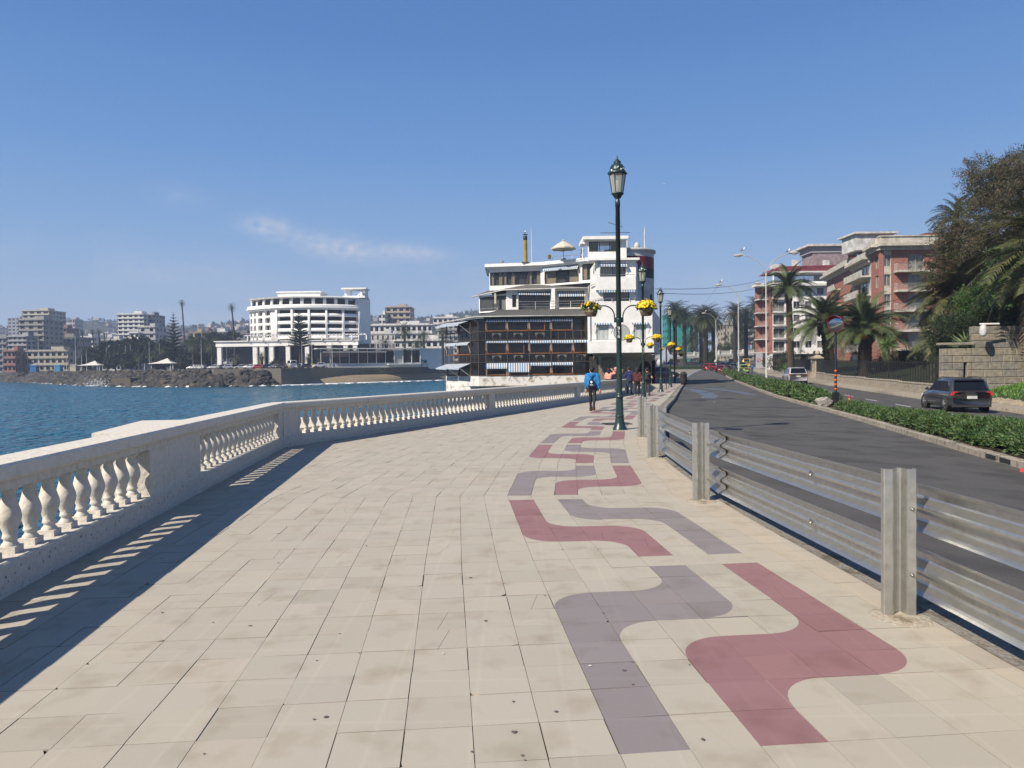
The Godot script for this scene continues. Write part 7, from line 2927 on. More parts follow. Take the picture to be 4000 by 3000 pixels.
	for k in 5200:
		var s := rng.randf() * (total + 6.0) - 3.0
		var e := along(SHORE, clampf(s, 0, total))
		var n := Vector2(-e[1].y, e[1].x)
		var f := rng.randf()
		var p: Vector2 = e[0] + n * (f * 9.5 - 0.8) + e[1] * rng.randf_range(-1, 1)
		var sz := rng.randf_range(0.55, 1.35) * (1.35 if f < 0.4 else 1.0)
		if s < 150:
			sz *= 1.3
		rl.append(Transform3D(Basis.from_euler(Vector3(rng.randf() * TAU, rng.randf() * TAU, rng.randf() * TAU)).scaled(Vector3(sz * rng.randf_range(0.8, 1.4), sz * rng.randf_range(0.6, 1.0), sz)), p3(p.x, -3.9 + 5.1 * f + rng.randf_range(-0.4, 0.5), p.y)))
		rt.append(vary(pick([c3(0.075, 0.07, 0.063), c3(0.05, 0.048, 0.046), c3(0.11, 0.092, 0.068), c3(0.065, 0.062, 0.057)]), 0.3))
	scatter("shore_rocks", shapes[0], mats["stone"], rl, rt, self)
	# foam where the swell meets the rocks and the sand
	st = mb()
	col = c3(0.75, 0.78, 0.78)
	flat(st)
	var wob := FastNoiseLite.new()
	wob.seed = 5
	wob.frequency = 0.13
	for k in 420:
		var s := total * k / 420.0
		var e0 := along(SHORE, s)
		var e1 := along(SHORE, s + total / 420.0)
		var n := Vector2(e0[1].y, -e0[1].x)
		var w: float = 0.9 + 2.6 * maxf(0.0, wob.get_noise_2d(s, 0) + 0.22)
		var off: float = 1.2 * wob.get_noise_2d(s, 90.0)
		var h := 0.16 + 0.3 * maxf(0.0, wob.get_noise_2d(s * 2.0, 40.0))
		if wob.get_noise_2d(s * 1.5, 200.0) < -0.4:
			continue
		var a0: Vector2 = e0[0] + n * off
		var a1: Vector2 = e1[0] + n * off
		var c0: Vector2 = e0[0] + n * (off + w)
		var c1: Vector2 = e1[0] + n * (off + w)
		var m0 := (a0 + c0) / 2
		var m1 := (a1 + c1) / 2
		quad(st, p3(a0.x, -3.35, a0.y), p3(m0.x, -3.25 + h, m0.y), p3(m1.x, -3.25 + h, m1.y), p3(a1.x, -3.35, a1.y))
		quad(st, p3(m0.x, -3.25 + h, m0.y), p3(c0.x, -3.35, c0.y), p3(c1.x, -3.35, c1.y), p3(m1.x, -3.25 + h, m1.y))
	for row in [[0.0, 2.6], [5.5, 1.3], [9.0, 0.7]]:
		for k in 90:
			var x := -70.0 + k * 0.8
			var z: float = 221.0 + (x + 70.0) * 1.22 - row[0] + 2.2 * wob.get_noise_2d(x * 2.0, row[0] * 30.0)
			var z2: float = 221.0 + (x + 0.8 + 70.0) * 1.22 - row[0] + 2.2 * wob.get_noise_2d((x + 0.8) * 2.0, row[0] * 30.0)
			var w: float = row[1] * (0.5 + absf(wob.get_noise_2d(x * 3.0, 7.0 + row[0])) * 2.0)
			quad(st, p3(x, -3.3, z), p3(x, -3.12, z - w * 0.5), p3(x + 0.8, -3.12, z2 - w * 0.5), p3(x + 0.8, -3.3, z2))
			quad(st, p3(x, -3.12, z - w * 0.5), p3(x, -3.32, z - w), p3(x + 0.8, -3.32, z2 - w), p3(x + 0.8, -3.12, z2 - w * 0.5))
	for k in 420:                                 # one burst of spray by the concrete outfall
		var p := p3(-139.0 + rng.randfn() * 3.0, -3.3 + absf(rng.randfn()) * 1.3, 241.5 + rng.randfn() * 1.2)
		xf = Transform3D(Basis.from_scale(Vector3.ONE * rng.randf_range(0.05, 0.16)), p)
		box(st, Vector3.ZERO, Vector3.ONE)
	xf = Transform3D()
	structure("surf", st, mats["plain"]).set_meta("kind", "structure")
	st = mb()
	col = c3(0.10, 0.085, 0.06)
	base_xf = frame_at(-133.0, 236.0, -116.0, 228.0)
	box(st, Vector3(5.0, -2.2, -4.0), Vector3(9.0, 3.2, 6.0))
	leave()
	tag(put("outfall_block", st, mats["concrete"]), "dark concrete outfall block among the shore rocks", "outfall")
	make_hotel()
	make_shore_buildings()
	make_shore_trees()
	make_shore_details()

func make_hotel() -> void:
	var t := thing("hotel", "big white hotel with a curved front of balconies and a pergola-topped corner turret", "building")
	var c := Vector2(-78.3, 297.0)
	var white: Material = mats["white_wall"]
	var A := -47.0 * DEG
	var B := 41.0 * DEG
	var S := -17.0 * DEG                          # left of this a solid wall with windows, right of it balconies
	var floors := [13.0, 15.75, 18.5, 21.25]
	var st := mb()
	col = Color.WHITE
	sector(st, c, 20.0, 29.2, 3.0, 27.5, A, B, 40)
	put("glass_wall", st, mats["glass_dark"], t)
	st = mb()
	col = Color.WHITE
	for y in floors:
		sector(st, c, 28.0, 31.0, y - 0.2, y + 0.15, S, B, 24)
		sector(st, c, 30.85, 31.0, y + 0.15, y + 1.0, S, B, 24)
	put("balcony_front", st, white, t)
	for k in 6:
		var a := lerpf(S, B, k / 5.0)
		st = mb()
		sector(st, c, 28.0, 31.25, 12.6, 24.2, a - 0.012, a + 0.012, 2)
		put("fin", st, white, t)
	# left wall with its windows
	var wl := [-44.5, -39.5, -33.0, -25.5]
	st = mb()
	var edge := A
	for k in wl.size():
		var hw := 1.6 if k < 2 else 2.6
		sector(st, c, 29.0, 30.4, 12.6, 24.2, edge, (wl[k] - hw) * DEG, 4)
		edge = (wl[k] + hw) * DEG
		for y in floors:
			sector(st, c, 29.0, 30.4, y - 0.4, y + 0.5, (wl[k] - hw) * DEG, edge, 3)
	sector(st, c, 29.0, 30.4, 12.6, 24.2, edge, S, 4)
	put("window_wall", st, white, t)
	for k in wl.size():
		var hw := 1.6 if k < 2 else 2.6
		for y in floors:
			st = mb()
			sector(st, c, 29.3, 29.6, y + 0.5, y + 0.58, (wl[k] - hw) * DEG, (wl[k] + hw) * DEG, 2)
			for e in [-hw, 0.0, hw]:
				sector(st, c, 29.3, 29.6, y + 0.5, y + 2.35, (wl[k] + e - 0.12) * DEG, (wl[k] + e + 0.12) * DEG, 1)
			put("window", st, mats["paint"], t)
	st = mb()
	sector(st, c, 20.0, 31.3, 23.7, 24.2, A, B, 40)
	sector(st, c, 20.0, 31.7, 24.2, 24.6, A, B, 40)
	sector(st, c, 29.6, 31.2, 24.6, 25.6, A, B, 40)
	put("cornice", st, white, t)
	st = mb()
	for k in 12:
		var a := lerpf(A, B, k / 11.0)
		sector(st, c, 27.0, 29.6, 25.5, 28.2, a - 0.02, a + 0.02, 2)
	sector(st, c, 20.0, 30.6, 28.1, 28.6, A, B, 40)
	for k in 70:
		var a := lerpf(A, B, k / 69.0)
		sector(st, c, 29.5, 31.6, 28.35, 28.55, a - 0.003, a + 0.003, 1)
	put("attic_pergola", st, white, t)
	st = mb()
	box(st, p3(-80.0, 29.6, 276), Vector3(16.0, 2.0, 9.0))
	box(st, p3(-80.0, 30.7, 276), Vector3(17.0, 0.4, 10.0))
	put("roof_house", st, white, t)
	# right end wall and turret
	st = mb()
	base_xf = frame_at(-58.9, 275.0, -55.0, 281.0)
	facade(st, 0.0, 7.1, 3.0, 28.6, [], 0.5)
	box(st, Vector3(3.5, 15.0, -5.0), Vector3(6.4, 24.0, 9.0))
	for k in 7:
		var a0 := PI * k / 7
		box(st, Vector3(3.5 + 2.2 * cos(a0), 28.6 + 1.8 * sin(a0) * 0.5, -0.3), Vector3(1.5, 1.8 * sin(a0) + 0.6, 0.6))
	leave()
	for q in [[-63.5, 277], [-57.5, 276.5], [-56.5, 282], [-63.0, 282]]:
		box(st, p3(q[0], 30.4, q[1]), Vector3(0.9, 3.6, 0.9))
	box(st, p3(-60.2, 32.2, 279.0), Vector3(9.5, 0.5, 7.5))
	box(st, p3(-60.2, 29.0, 279.0), Vector3(8.5, 0.8, 7.0))
	put("turret", st, white, t)
	# base storey: canopy on square columns
	st = mb()
	base_xf = Transform3D(Basis(), p3(0, 0, 262))
	box(st, Vector3(-97.0, 11.0, -4.0), Vector3(22.0, 1.8, 8.0))
	box(st, Vector3(-97.0, 12.0, -4.0), Vector3(23.0, 0.35, 9.0))
	box(st, Vector3(-71.0, 11.0, -4.5), Vector3(30.0, 1.7, 9.0))
	box(st, Vector3(-71.0, 11.95, -4.5), Vector3(31.0, 0.3, 9.8))
	put("canopy", st, white, t)
	for x in [-106.5, -93.5, -91.0, -87.5, -81.5, -74.5, -66.5, -60.5, -57.0]:
		st = mb()
		col = Color.WHITE
		box(st, Vector3(x, 6.1, 0.0), Vector3(1.5, 8.2, 1.5))
		hexa(st, Vector3(x, 9.9, 0.0), Vector3(1.5, 0.5, 1.5), Vector3(2.0, 0.5, 2.0))
		box(st, Vector3(x, 2.4, 0.0), Vector3(1.9, 0.8, 1.9))
		put("column", st, white, t)
	st = mb()
	for k in 34:
		box(st, Vector3(-96.0 + k * 1.3, 14.2, -0.4), Vector3(0.22, 0.22, 3.4))
	box(st, Vector3(-75.0, 13.95, 0.7), Vector3(44.0, 0.3, 0.3))
	for k in 9:
		box(st, Vector3(-96.0 + k * 5.4, 13.0, 0.7), Vector3(0.35, 2.0, 0.35))
	put("terrace_pergola", st, white, t)
	st = mb()
	col = Color.WHITE
	box(st, Vector3(-76.0, 6.4, -5.0), Vector3(50.0, 8.4, 5.0))
	put("glass_wall", st, mats["glass_dark"], t)
	st = mb()
	col = c3(0.45, 0.33, 0.16)
	box(st, Vector3(-86.0, 2.6, 1.5), Vector3(40.0, 1.6, 1.0))
	put("planter_wall", st, mats["concrete"], t)
	leave()
	# glass pavilion on the sea wall
	t = thing("pavilion", "low glass-walled pavilion with thin white roof standing on the sea wall by the beach", "building")
	base_xf = frame_at(-65.5, 246.0, -33.5, 262.0)
	var l := Vector2(32.0, 16.0).length()
	st = mb()
	col = c3(0.74, 0.74, 0.72)
	box(st, Vector3(l / 2 - 1.0, 8.5, -3.0), Vector3(l + 1.0, 0.35, 8.0))
	box(st, Vector3(l * 0.33, 7.3, 0.6), Vector3(l * 0.62, 0.25, 1.5))
	box(st, Vector3(l / 2, 2.6, -0.2), Vector3(l, 1.6, 0.5))
	box(st, Vector3(l * 0.82, 2.9, 1.0), Vector3(l * 0.34, 0.4, 3.0))
	put("roof_and_deck", st, mats["white_wall"], t)
	for k in 12:
		st = mb()
		box(st, Vector3(l * k / 11.0, 5.8, 0.25), Vector3(0.22, 5.2, 0.22))
		put("post", st, mats["white_wall"], t)
	for k in 11:
		st = mb()
		col = Color.WHITE
		box(st, Vector3(l * (k + 0.5) / 11.0, 5.6, 0.0), Vector3(l / 11.0 - 0.24, 4.6, 0.06))
		put("glass_pane", st, mats["glass_dark"] if k != 8 else mats["pale_glass"], t)
		if k < 3:
			st = mb()
			col = c3(0.40, 0.20, 0.16)
			box(st, Vector3(l * (k + 0.5) / 11.0, 6.5, 0.12), Vector3(l / 11.0 - 0.3, 1.6, 0.05))
			put("blind", st, mats["cloth"], t)
	st = mb()
	col = c3(0.66, 0.68, 0.68)
	for k in 9:
		box(st, Vector3(l * 0.5 + k * 1.7, 9.5, -2.0), Vector3(0.12, 1.8, 0.12))
	box(st, Vector3(l * 0.5 + 6.8, 10.35, -2.0), Vector3(13.8, 0.1, 0.14))
	put("roof_railing", st, mats["paint"], t)
	leave()
	# white house with scrawled wall next to the beach
	t = thing("beach_house", "low white building with blue graffiti beside the beach, left of the ship-shaped building", "building")
	base_xf = frame_at(-37.0, 268.0, -24.0, 280.0)
	st = mb()
	col = Color.WHITE
	facade(st, 0, 18.0, 1.0, 8.6, [[1.2, 4.2, 5.0, 6.6]], 0.4)
	box(st, Vector3(9, 8.7, -4), Vector3(18.4, 0.3, 9))
	put("wall", st, mats["white_wall"], t)
	window(t, 1.2, 4.2, 5.0, 6.6, c3(0.2, 0.2, 0.2), 3, -0.2)
	st = mb()
	col = c3(0.04, 0.22, 0.34)
	for k in 26:
		var p := Vector3(rng.randf_range(1.0, 6.5), rng.randf_range(1.9, 4.2), 0.02)
		tube(st, [p, p + Vector3(rng.randf_range(-0.5, 0.5), rng.randf_range(0.2, 0.8), 0.0), p + Vector3(rng.randf_range(0.2, 0.9), rng.randf_range(-0.4, 0.4), 0.0)], 0.12, 4)
	put("graffiti", st, mats["paint"], t)
	leave()
	# weathered retaining wall
	st = mb()
	col = c3(0.30, 0.24, 0.15)
	base_xf = frame_at(-71.5, 222.0, -57.0, 244.0)
	box(st, Vector3(13, -1.0, -0.6), Vector3(27, 5.6, 1.2))
	base_xf = frame_at(-57.0, 244.0, -22.0, 284.0)
	col = c3(0.20, 0.17, 0.12)
	box(st, Vector3(26.5, -0.6, -0.6), Vector3(53, 4.9, 1.2))
	col = c3(0.32, 0.27, 0.26)
	for k in 60:
		var p := Vector3(rng.randf_range(3, 26), rng.randf_range(-1.6, 0.8), 0.03)
		tube(st, [p, p + Vector3(rng.randf_range(-0.6, 0.6), rng.randf_range(0.3, 0.9), 0.0), p + Vector3(rng.randf_range(0.2, 1.0), rng.randf_range(-0.4, 0.4), 0.0)], 0.1, 4)
	col = c3(0.03, 0.13, 0.22)
	for k in 40:
		var p := Vector3(rng.randf_range(34, 50), rng.randf_range(-1.2, 1.0), 0.03)
		tube(st, [p, p + Vector3(rng.randf_range(-0.6, 0.6), rng.randf_range(0.3, 0.9), 0.0), p + Vector3(rng.randf_range(0.2, 1.0), rng.randf_range(-0.4, 0.4), 0.0)], 0.14, 4)
	leave()
	tag(put("retaining_wall", st, mats["concrete"]), "weathered brown retaining wall with faded graffiti between the rocks and the beach", "wall")

func px(u: float, v: float, z: float) -> Vector2:     # metres across and up for a spot measured on the photograph, at a chosen distance
	var dx := u - 2000.0
	var dy := v - 1500.0
	var r := 0.75 * DEG
	var p := 1.42 * DEG
	var xx := dx * cos(r) - dy * sin(r)
	var yy := dx * sin(r) + dy * cos(r)
	var d := 2800.0 * cos(p) - yy * sin(p)
	return Vector2(xx / d * z, 1.6 + (-yy * cos(p) - 2800.0 * sin(p)) / d * z)

func town(label: String, u0: float, u1: float, v: float, z: float, depth: float, wall: Color, floors: int, bays: int, band := true, turn := 0.0, glassw := 0.62) -> void:
	var a := px(u0, v, z)
	var b := px(u1, v, z)
	block(label, a.x, b.x, 1.8, (a.y + b.y) / 2, z, depth, wall, floors, bays, band, turn, glassw)

func make_shore_buildings() -> void:
	var grey := c3(0.36, 0.35, 0.32)
	var cream := c3(0.60, 0.56, 0.47)
	var white := c3(0.82, 0.82, 0.80)
	town("stepped grey apartment block with glazed balconies at far left, lowest step", 30, 105, 1315, 415, 16, c3(0.45, 0.46, 0.45), 8, 4)
	town("stepped grey apartment block at far left, highest step", 70, 172, 1250, 424, 18, grey, 10, 3, true, 0.0, 0.5)
	town("cream high-rise with white floor bands behind the stepped grey block", 85, 192, 1214, 540, 20, cream, 15, 4)
	town("plain grey block right of the stepped block", 176, 298, 1318, 450, 16, c3(0.27, 0.265, 0.25), 5, 6, false, 0.0, 0.3)
	town("brick-coloured block behind the plain grey block", 212, 262, 1282, 520, 14, c3(0.30, 0.14, 0.10), 9, 3)
	town("low beige building with rounded bands near the shore at left", 103, 268, 1372, 385, 14, c3(0.50, 0.45, 0.34), 3, 7)
	town("small block with dark red side wall at the far left shore", 12, 62, 1372, 380, 12, c3(0.35, 0.16, 0.13), 3, 3)
	town("grey apartment block cut by the left edge", -60, 26, 1322, 450, 14, c3(0.3, 0.3, 0.31), 6, 5)
	town("small white block left of the four thin palms", 300, 366, 1318, 480, 14, white, 7, 3)
	town("white high-rise slab left of the tall pine", 458, 562, 1228, 500, 18, white, 14, 5)
	town("grey-sided part of the white high-rise slab", 560, 596, 1230, 506, 18, c3(0.35, 0.36, 0.37), 14, 2, false)
	town("stepped white block in front of the white high-rise", 540, 608, 1278, 452, 14, c3(0.55, 0.55, 0.53), 7, 2, true, 0.0, 0.4)
	town("low stepped white wing at the foot of the white high-rise", 505, 545, 1300, 448, 14, white, 6, 2)
	town("hazy far tower on the hill at far left", 30, 76, 1243, 900, 22, c3(0.4, 0.4, 0.42), 16, 3, false)
	town("hazy pale tower on the hill left of the white high-rise", 272, 293, 1247, 860, 16, c3(0.5, 0.46, 0.42), 12, 2, false)
	town("low ochre house behind the shore trees", 740, 790, 1298, 520, 12, c3(0.48, 0.37, 0.2), 6, 3, false)
	town("low brick house behind the shore trees", 780, 815, 1293, 540, 12, c3(0.3, 0.2, 0.17), 6, 3, false)
	town("low white house right of the brick one, behind the trees", 822, 885, 1296, 530, 12, white, 6, 4)
	town("dark-roofed house just left of the hotel", 890, 975, 1305, 430, 14, c3(0.2, 0.2, 0.21), 6, 4, false)
	town("long white terraced apartment block right of the hotel", 1440, 1690, 1270, 400, 18, white, 5, 12)
	town("cream and salmon tower above the terraced block", 1505, 1604, 1200, 480, 18, c3(0.52, 0.44, 0.36), 11, 4)
	town("white stub tower left of the cream and salmon tower", 1478, 1506, 1228, 470, 12, white, 10, 2, false)
	town("white block at the right end of the terraced apartments", 1690, 1790, 1242, 480, 16, white, 8, 5)
	town("pale villa with tan roof right of the hotel", 1446, 1545, 1305, 330, 14, c3(0.62, 0.62, 0.6), 4, 5, false, 0.0, 0.3)
	town("long low white house behind the beach palms", 1540, 1760, 1330, 320, 14, white, 3, 9)
	town("grey-white house low behind the trees left of the shore palms", 395, 470, 1328, 430, 12, c3(0.6, 0.6, 0.57), 5, 4, false)

func pine(label: String, at: Vector3, h: float, r: float, from: float) -> void:
	var t := thing("norfolk_pine", label, "tree", at, 0.0, "dark layered pines on the far shore")
	var st := mb()
	col = c3(0.07, 0.06, 0.05)
	tube(st, [Vector3(0, -0.5, 0), Vector3(0, h * 0.5, 0), Vector3(0, h, 0)], [r * 0.06, r * 0.04, 0.05], 7)
	put("trunk", st, mats["bark"], t)
	var n := 15
	var brush := mb()
	flat(brush)
	col = Color.WHITE
	for k in 26:
		var f := k / 26.0
		for s in 6:
			var a := TAU * s / 6 + k
			var d := Vector3(cos(a), sin(a) * 0.8 + 0.25, 0.7).normalized()
			var p := Vector3(0, 0, f)
			tri(brush, p + Vector3(0.03, 0, 0), p - Vector3(0.03, 0, 0), p + d * 0.13 * (1.1 - 0.4 * f))
	brush.generate_normals()
	var bm := brush.commit()
	for k in n:
		var f := float(k) / (n - 1)
		var y := h * (from + (0.985 - from) * f)
		var rr := r * pow(1.0 - f, 0.75) * rng.randf_range(0.88, 1.08) + 0.35
		var list := []
		var tints := []
		for j in 11:
			var a := TAU * j / 11 + k * 1.3 + rng.randf_range(-0.15, 0.15)
			var d := Vector3(cos(a), 0.16 + 0.35 * f, sin(a)).normalized()
			var l := rr * rng.randf_range(0.85, 1.1)
			list.append(Transform3D(Basis.looking_at(-d, Vector3.UP).scaled(Vector3(l, l, l)), Vector3(0, y, 0)))
			tints.append(vary(c3(0.03, 0.045, 0.02), 0.25))
		scatter("branch_whorl", bm, mats["foliage"], list, tints, t)

func make_shore_trees() -> void:
	var coarse := [frond_mesh(4.0, 0.8, 0.9, 18, c3(0.03, 0.045, 0.014), c3(0.06, 0.075, 0.022))]
	var a := px(682, 1420, 300)
	pine("tall dark layered pine left of the hotel on the far shore", p3(a.x, 2, 300), px(682, 1217, 300).y - 2.0, 5.6, 0.2)
	a = px(1172, 1425, 250)
	pine("dark layered pine standing in front of the white hotel", p3(a.x, 2, 250), px(1172, 1216, 250).y - 2.0, 4.6, 0.36)
	for q in [[718, 1180, 340, 1.9, "thin tall palm rising above the tall dark pine on the far shore"], [914, 1196, 300, 2.0, "thin tall palm alone against the sky left of the hotel"], [328, 1296, 360, 1.6, "leftmost of the four thin palms over the shore trees"], [368, 1294, 360, 1.6, "second from left of the four thin palms over the shore trees"], [392, 1291, 362, 1.7, "third from left of the four thin palms over the shore trees"], [414, 1299, 361, 1.5, "rightmost of the four thin palms over the shore trees"]]:
		var b := px(q[0], q[1], q[2])
		palm("thin_palm", q[4], "thin fan palms on the far shore", p3(b.x, 1.9, q[2]), b.y - 1.9, 0.4, 0.28, q[3] * 1.25, 34, coarse, null, Vector3(-1.0, 0, 0), 0, 0.0, -1.1, false, c3(0.12, 0.10, 0.085))
	for q in [[755, 1345, 285, 4.6, "bushy date palm on the far shore, left of the hotel canopy"], [828, 1345, 275, 4.6, "bushy date palm on the far shore beside the hotel canopy"], [1580, 1290, 300, 5.0, "date palm above the glass pavilion, larger one"], [1655, 1308, 310, 4.0, "date palm above the glass pavilion, smaller one"], [1505, 1345, 290, 4.2, "low palm behind the left part of the pavilion roof"], [1630, 1345, 285, 4.0, "low palm behind the right part of the pavilion roof"], [1728, 1290, 270, 4.4, "palm half hidden by the left end of the ship-shaped building"], [545, 1395, 290, 2.8, "small shaggy palm by the left white tent"], [595, 1388, 290, 3.2, "small shaggy palm by the right white tent"], [640, 1365, 300, 3.0, "small palm below the tall dark pine"], [1022, 1390, 246, 2.4, "small palm on the hotel forecourt, left of the van"], [925, 1400, 250, 2.4, "small palm on the hotel forecourt by the left columns"], [1290, 1362, 262, 2.6, "small palm left of the pavilion"], [1205, 1395, 248, 2.4, "small palm right of the dark pine before the hotel"], [1410, 1362, 280, 2.4, "small palm in front of the hotel's right end"]]:
		var b := px(q[0], q[1], q[2])
		palm("shore_palm", q[4], "date palms on the far shore", p3(b.x, 1.9, q[2]), maxf(b.y - 1.9, 1.2), 0.55, 0.45, q[3], 58, coarse, coarse[0], Vector3.ZERO, 0, 0.0, -1.1, false, c3(0.09, 0.075, 0.06))
	var lump := cluster_mesh(10, 0.7, 0.6, 0.42)
	var tones := [c3(0.03, 0.045, 0.015), c3(0.045, 0.06, 0.02), c3(0.055, 0.06, 0.025), c3(0.025, 0.035, 0.014)]
	var i := 0
	for q in [[365, 1375, 330, 7.0, 4.0], [420, 1358, 332, 8.0, 5.0], [478, 1350, 334, 8.0, 6.0], [530, 1345, 330, 8.0, 6.5], [588, 1350, 328, 7.0, 6.0], [640, 1352, 326, 6.0, 6.0], [700, 1362, 322, 7.0, 6.0], [770, 1335, 360, 8.0, 5.5], [850, 1318, 380, 9.0, 5.5], [910, 1318, 385, 8.0, 5.0], [350, 1395, 315, 5.0, 3.0], [450, 1390, 312, 6.0, 3.6], [510, 1392, 308, 5.0, 3.5], [640, 1402, 300, 5.0, 3.0], [720, 1405, 292, 5.0, 3.2], [800, 1400, 290, 5.0, 3.5], [1085, 1420, 246, 3.0, 2.0], [1265, 1412, 250, 2.6, 2.2]]:
		var b := px(q[0], q[1], q[2])
		i += 1
		tree("shore_tree", "dark green tree on the far shore, %s of the tree row" % NTH[i - 1], "trees on the far shore", p3(b.x, 1.9, q[2]), [[Vector3(0, b.y - 1.9 - q[4] * 0.1, 0), Vector3(q[3] * 0.62, q[4] * 0.62, 3.6)], [Vector3(q[3] * 0.3, (b.y - 1.9) * 0.7, 1.0), Vector3(q[3] * 0.5, q[4] * 0.5, 3.0)], [Vector3(-q[3] * 0.35, (b.y - 1.9) * 0.5, 0.5), Vector3(q[3] * 0.5, q[4] * 0.45, 3.0)]], 480, lump, tones, 0.3)

func make_shore_details() -> void:
	# white tents
	var i := 0
	for q in [[632, 1445, 262.0, "right white peaked tent canopy on the shore promenade"], [352, 1447, 300.0, "left white peaked tent canopy on the shore promenade"], [70, 1447, 400.0, "small white tent canopy at far left of the shore promenade"]]:
		var b := px(q[0], q[1], q[2])
		var t := thing("tent_canopy", q[3], "canopy", p3(b.x, 1.9, q[2]), 0.0, "white tents on the shore promenade")
		var st := mb()
		flat(st)
		col = c3(0.66, 0.65, 0.6)
		var c := [Vector3(-4.5, 2.3, 2), Vector3(5.0, 2.4, 2), Vector3(5.0, 2.4, -2), Vector3(-4.5, 2.3, -2)]
		var peak := Vector3(2.2, 4.3, 0)
		for k in 4:
			var e: Vector3 = c[k]
			var f: Vector3 = c[(k + 1) % 4]
			var m0 := e.lerp(peak, 0.5) - Vector3(0, 0.35, 0)
			var m1 := f.lerp(peak, 0.5) - Vector3(0, 0.35, 0)
			quad(st, e, m0, m1, f)
			tri(st, m0, peak, m1)
		put("canopy", st, mats["cloth"], t)
		for x in [-5.6, -3.0, 3.8, 4.8]:
			st = mb()
			tube(st, [Vector3(x, -0.1, 1.5), Vector3(x * 0.9 + (0.4 if x > 0 else -0.5), 2.4, 1.2)], 0.1, 5)
			put("leg", st, mats["paint"], t)
	# slim lamp and flag poles
	i = 0
	for q in [[148, 1296], [258, 1372], [293, 1310], [318, 1380], [337, 1370], [415, 1355], [490, 1350], [508, 1340], [582, 1335], [622, 1340], [700, 1335], [785, 1325], [885, 1345], [1048, 1335], [1178, 1330], [1217, 1320], [1296, 1318], [1620, 1335], [1190, 1420]]:
		i += 1
		var z: float = 280.0 if q[0] > 700 else 310.0
		if q[0] > 1000:
			z = 240.0
		if q[0] > 1600:
			z = 270.0
		var b := px(q[0], q[1], z)
		var st := mb()
		col = c3(0.35, 0.4, 0.4)
		tube(st, [Vector3.ZERO, Vector3(0, maxf(b.y - 1.9, 2.0), 0)], [0.13, 0.07], 5)
		var o := put("promenade_pole", st, mats["paint"])
		o.position = p3(b.x, 1.9, z)
		tag(o, "slim pale pole on the shore promenade, the %s listed going right" % NTH[i - 1], "pole", "slim poles on the shore promenade")
	# parked cars in front of the hotel
	i = 0
	var paints := [c3(0.02, 0.02, 0.022), c3(0.6, 0.6, 0.6), c3(0.55, 0.55, 0.56), c3(0.3, 0.02, 0.02), c3(0.03, 0.05, 0.10), c3(0.4, 0.4, 0.42), c3(0.05, 0.05, 0.06), c3(0.65, 0.65, 0.64)]
	for u in [755, 775, 792, 812, 835, 858, 882, 908, 938, 975, 1005, 1036, 1072, 1095, 1165, 1190, 1246]:
		var z: float = 236.0 + (u % 5) * 1.2
		var b := px(u, 1438, z)
		i += 1
		var cpos := p3(b.x, 1.9, z)
		var o := car("parked car before the hotel, %s from the left in the row" % NTH[i - 1], b.x, z, PI / 2 if u % 2 else PI / 2 + 0.5, Vector3(1.8, 1.5 if u != 1246 else 1.75, 4.3), paints[i % 8] if u != 1246 else c3(0.68, 0.68, 0.67), "hatch" if i % 3 else "sedan", "cars parked before the hotel")
		o.position = cpos
	var vb := px(1140, 1438, 236)
	var vn := car("white passenger van parked before the hotel by the dark pine", vb.x, 236, 0.5, Vector3(2.1, 2.6, 5.6), c3(0.7, 0.7, 0.7), "van")
	vn.position = p3(vb.x, 1.9, 236)
	for q in [[135, 1437, 300.0, c3(0.02, 0.16, 0.45), "small blue kiosk on the shore promenade at left"], [228, 1435, 300.0, c3(0.05, 0.3, 0.55), "blue and white kiosk on the shore promenade"], [290, 1440, 300.0, c3(0.55, 0.52, 0.4), "cream marker pillars by the shore promenade"]]:
		var b := px(q[0], q[1], q[2])
		var st := mb()
		col = q[3]
		box(st, Vector3(0, 1.2, 0), Vector3(2.6, 2.4, 2.0))
		hexa(st, Vector3(0, 2.6, 0), Vector3(3.0, 0.3, 2.4), Vector3(2.2, 0.3, 1.6))
		var o := put("kiosk", st, mats["paint"])
		o.position = p3(b.x, 1.9, q[2])
		tag(o, q[4], "kiosk")

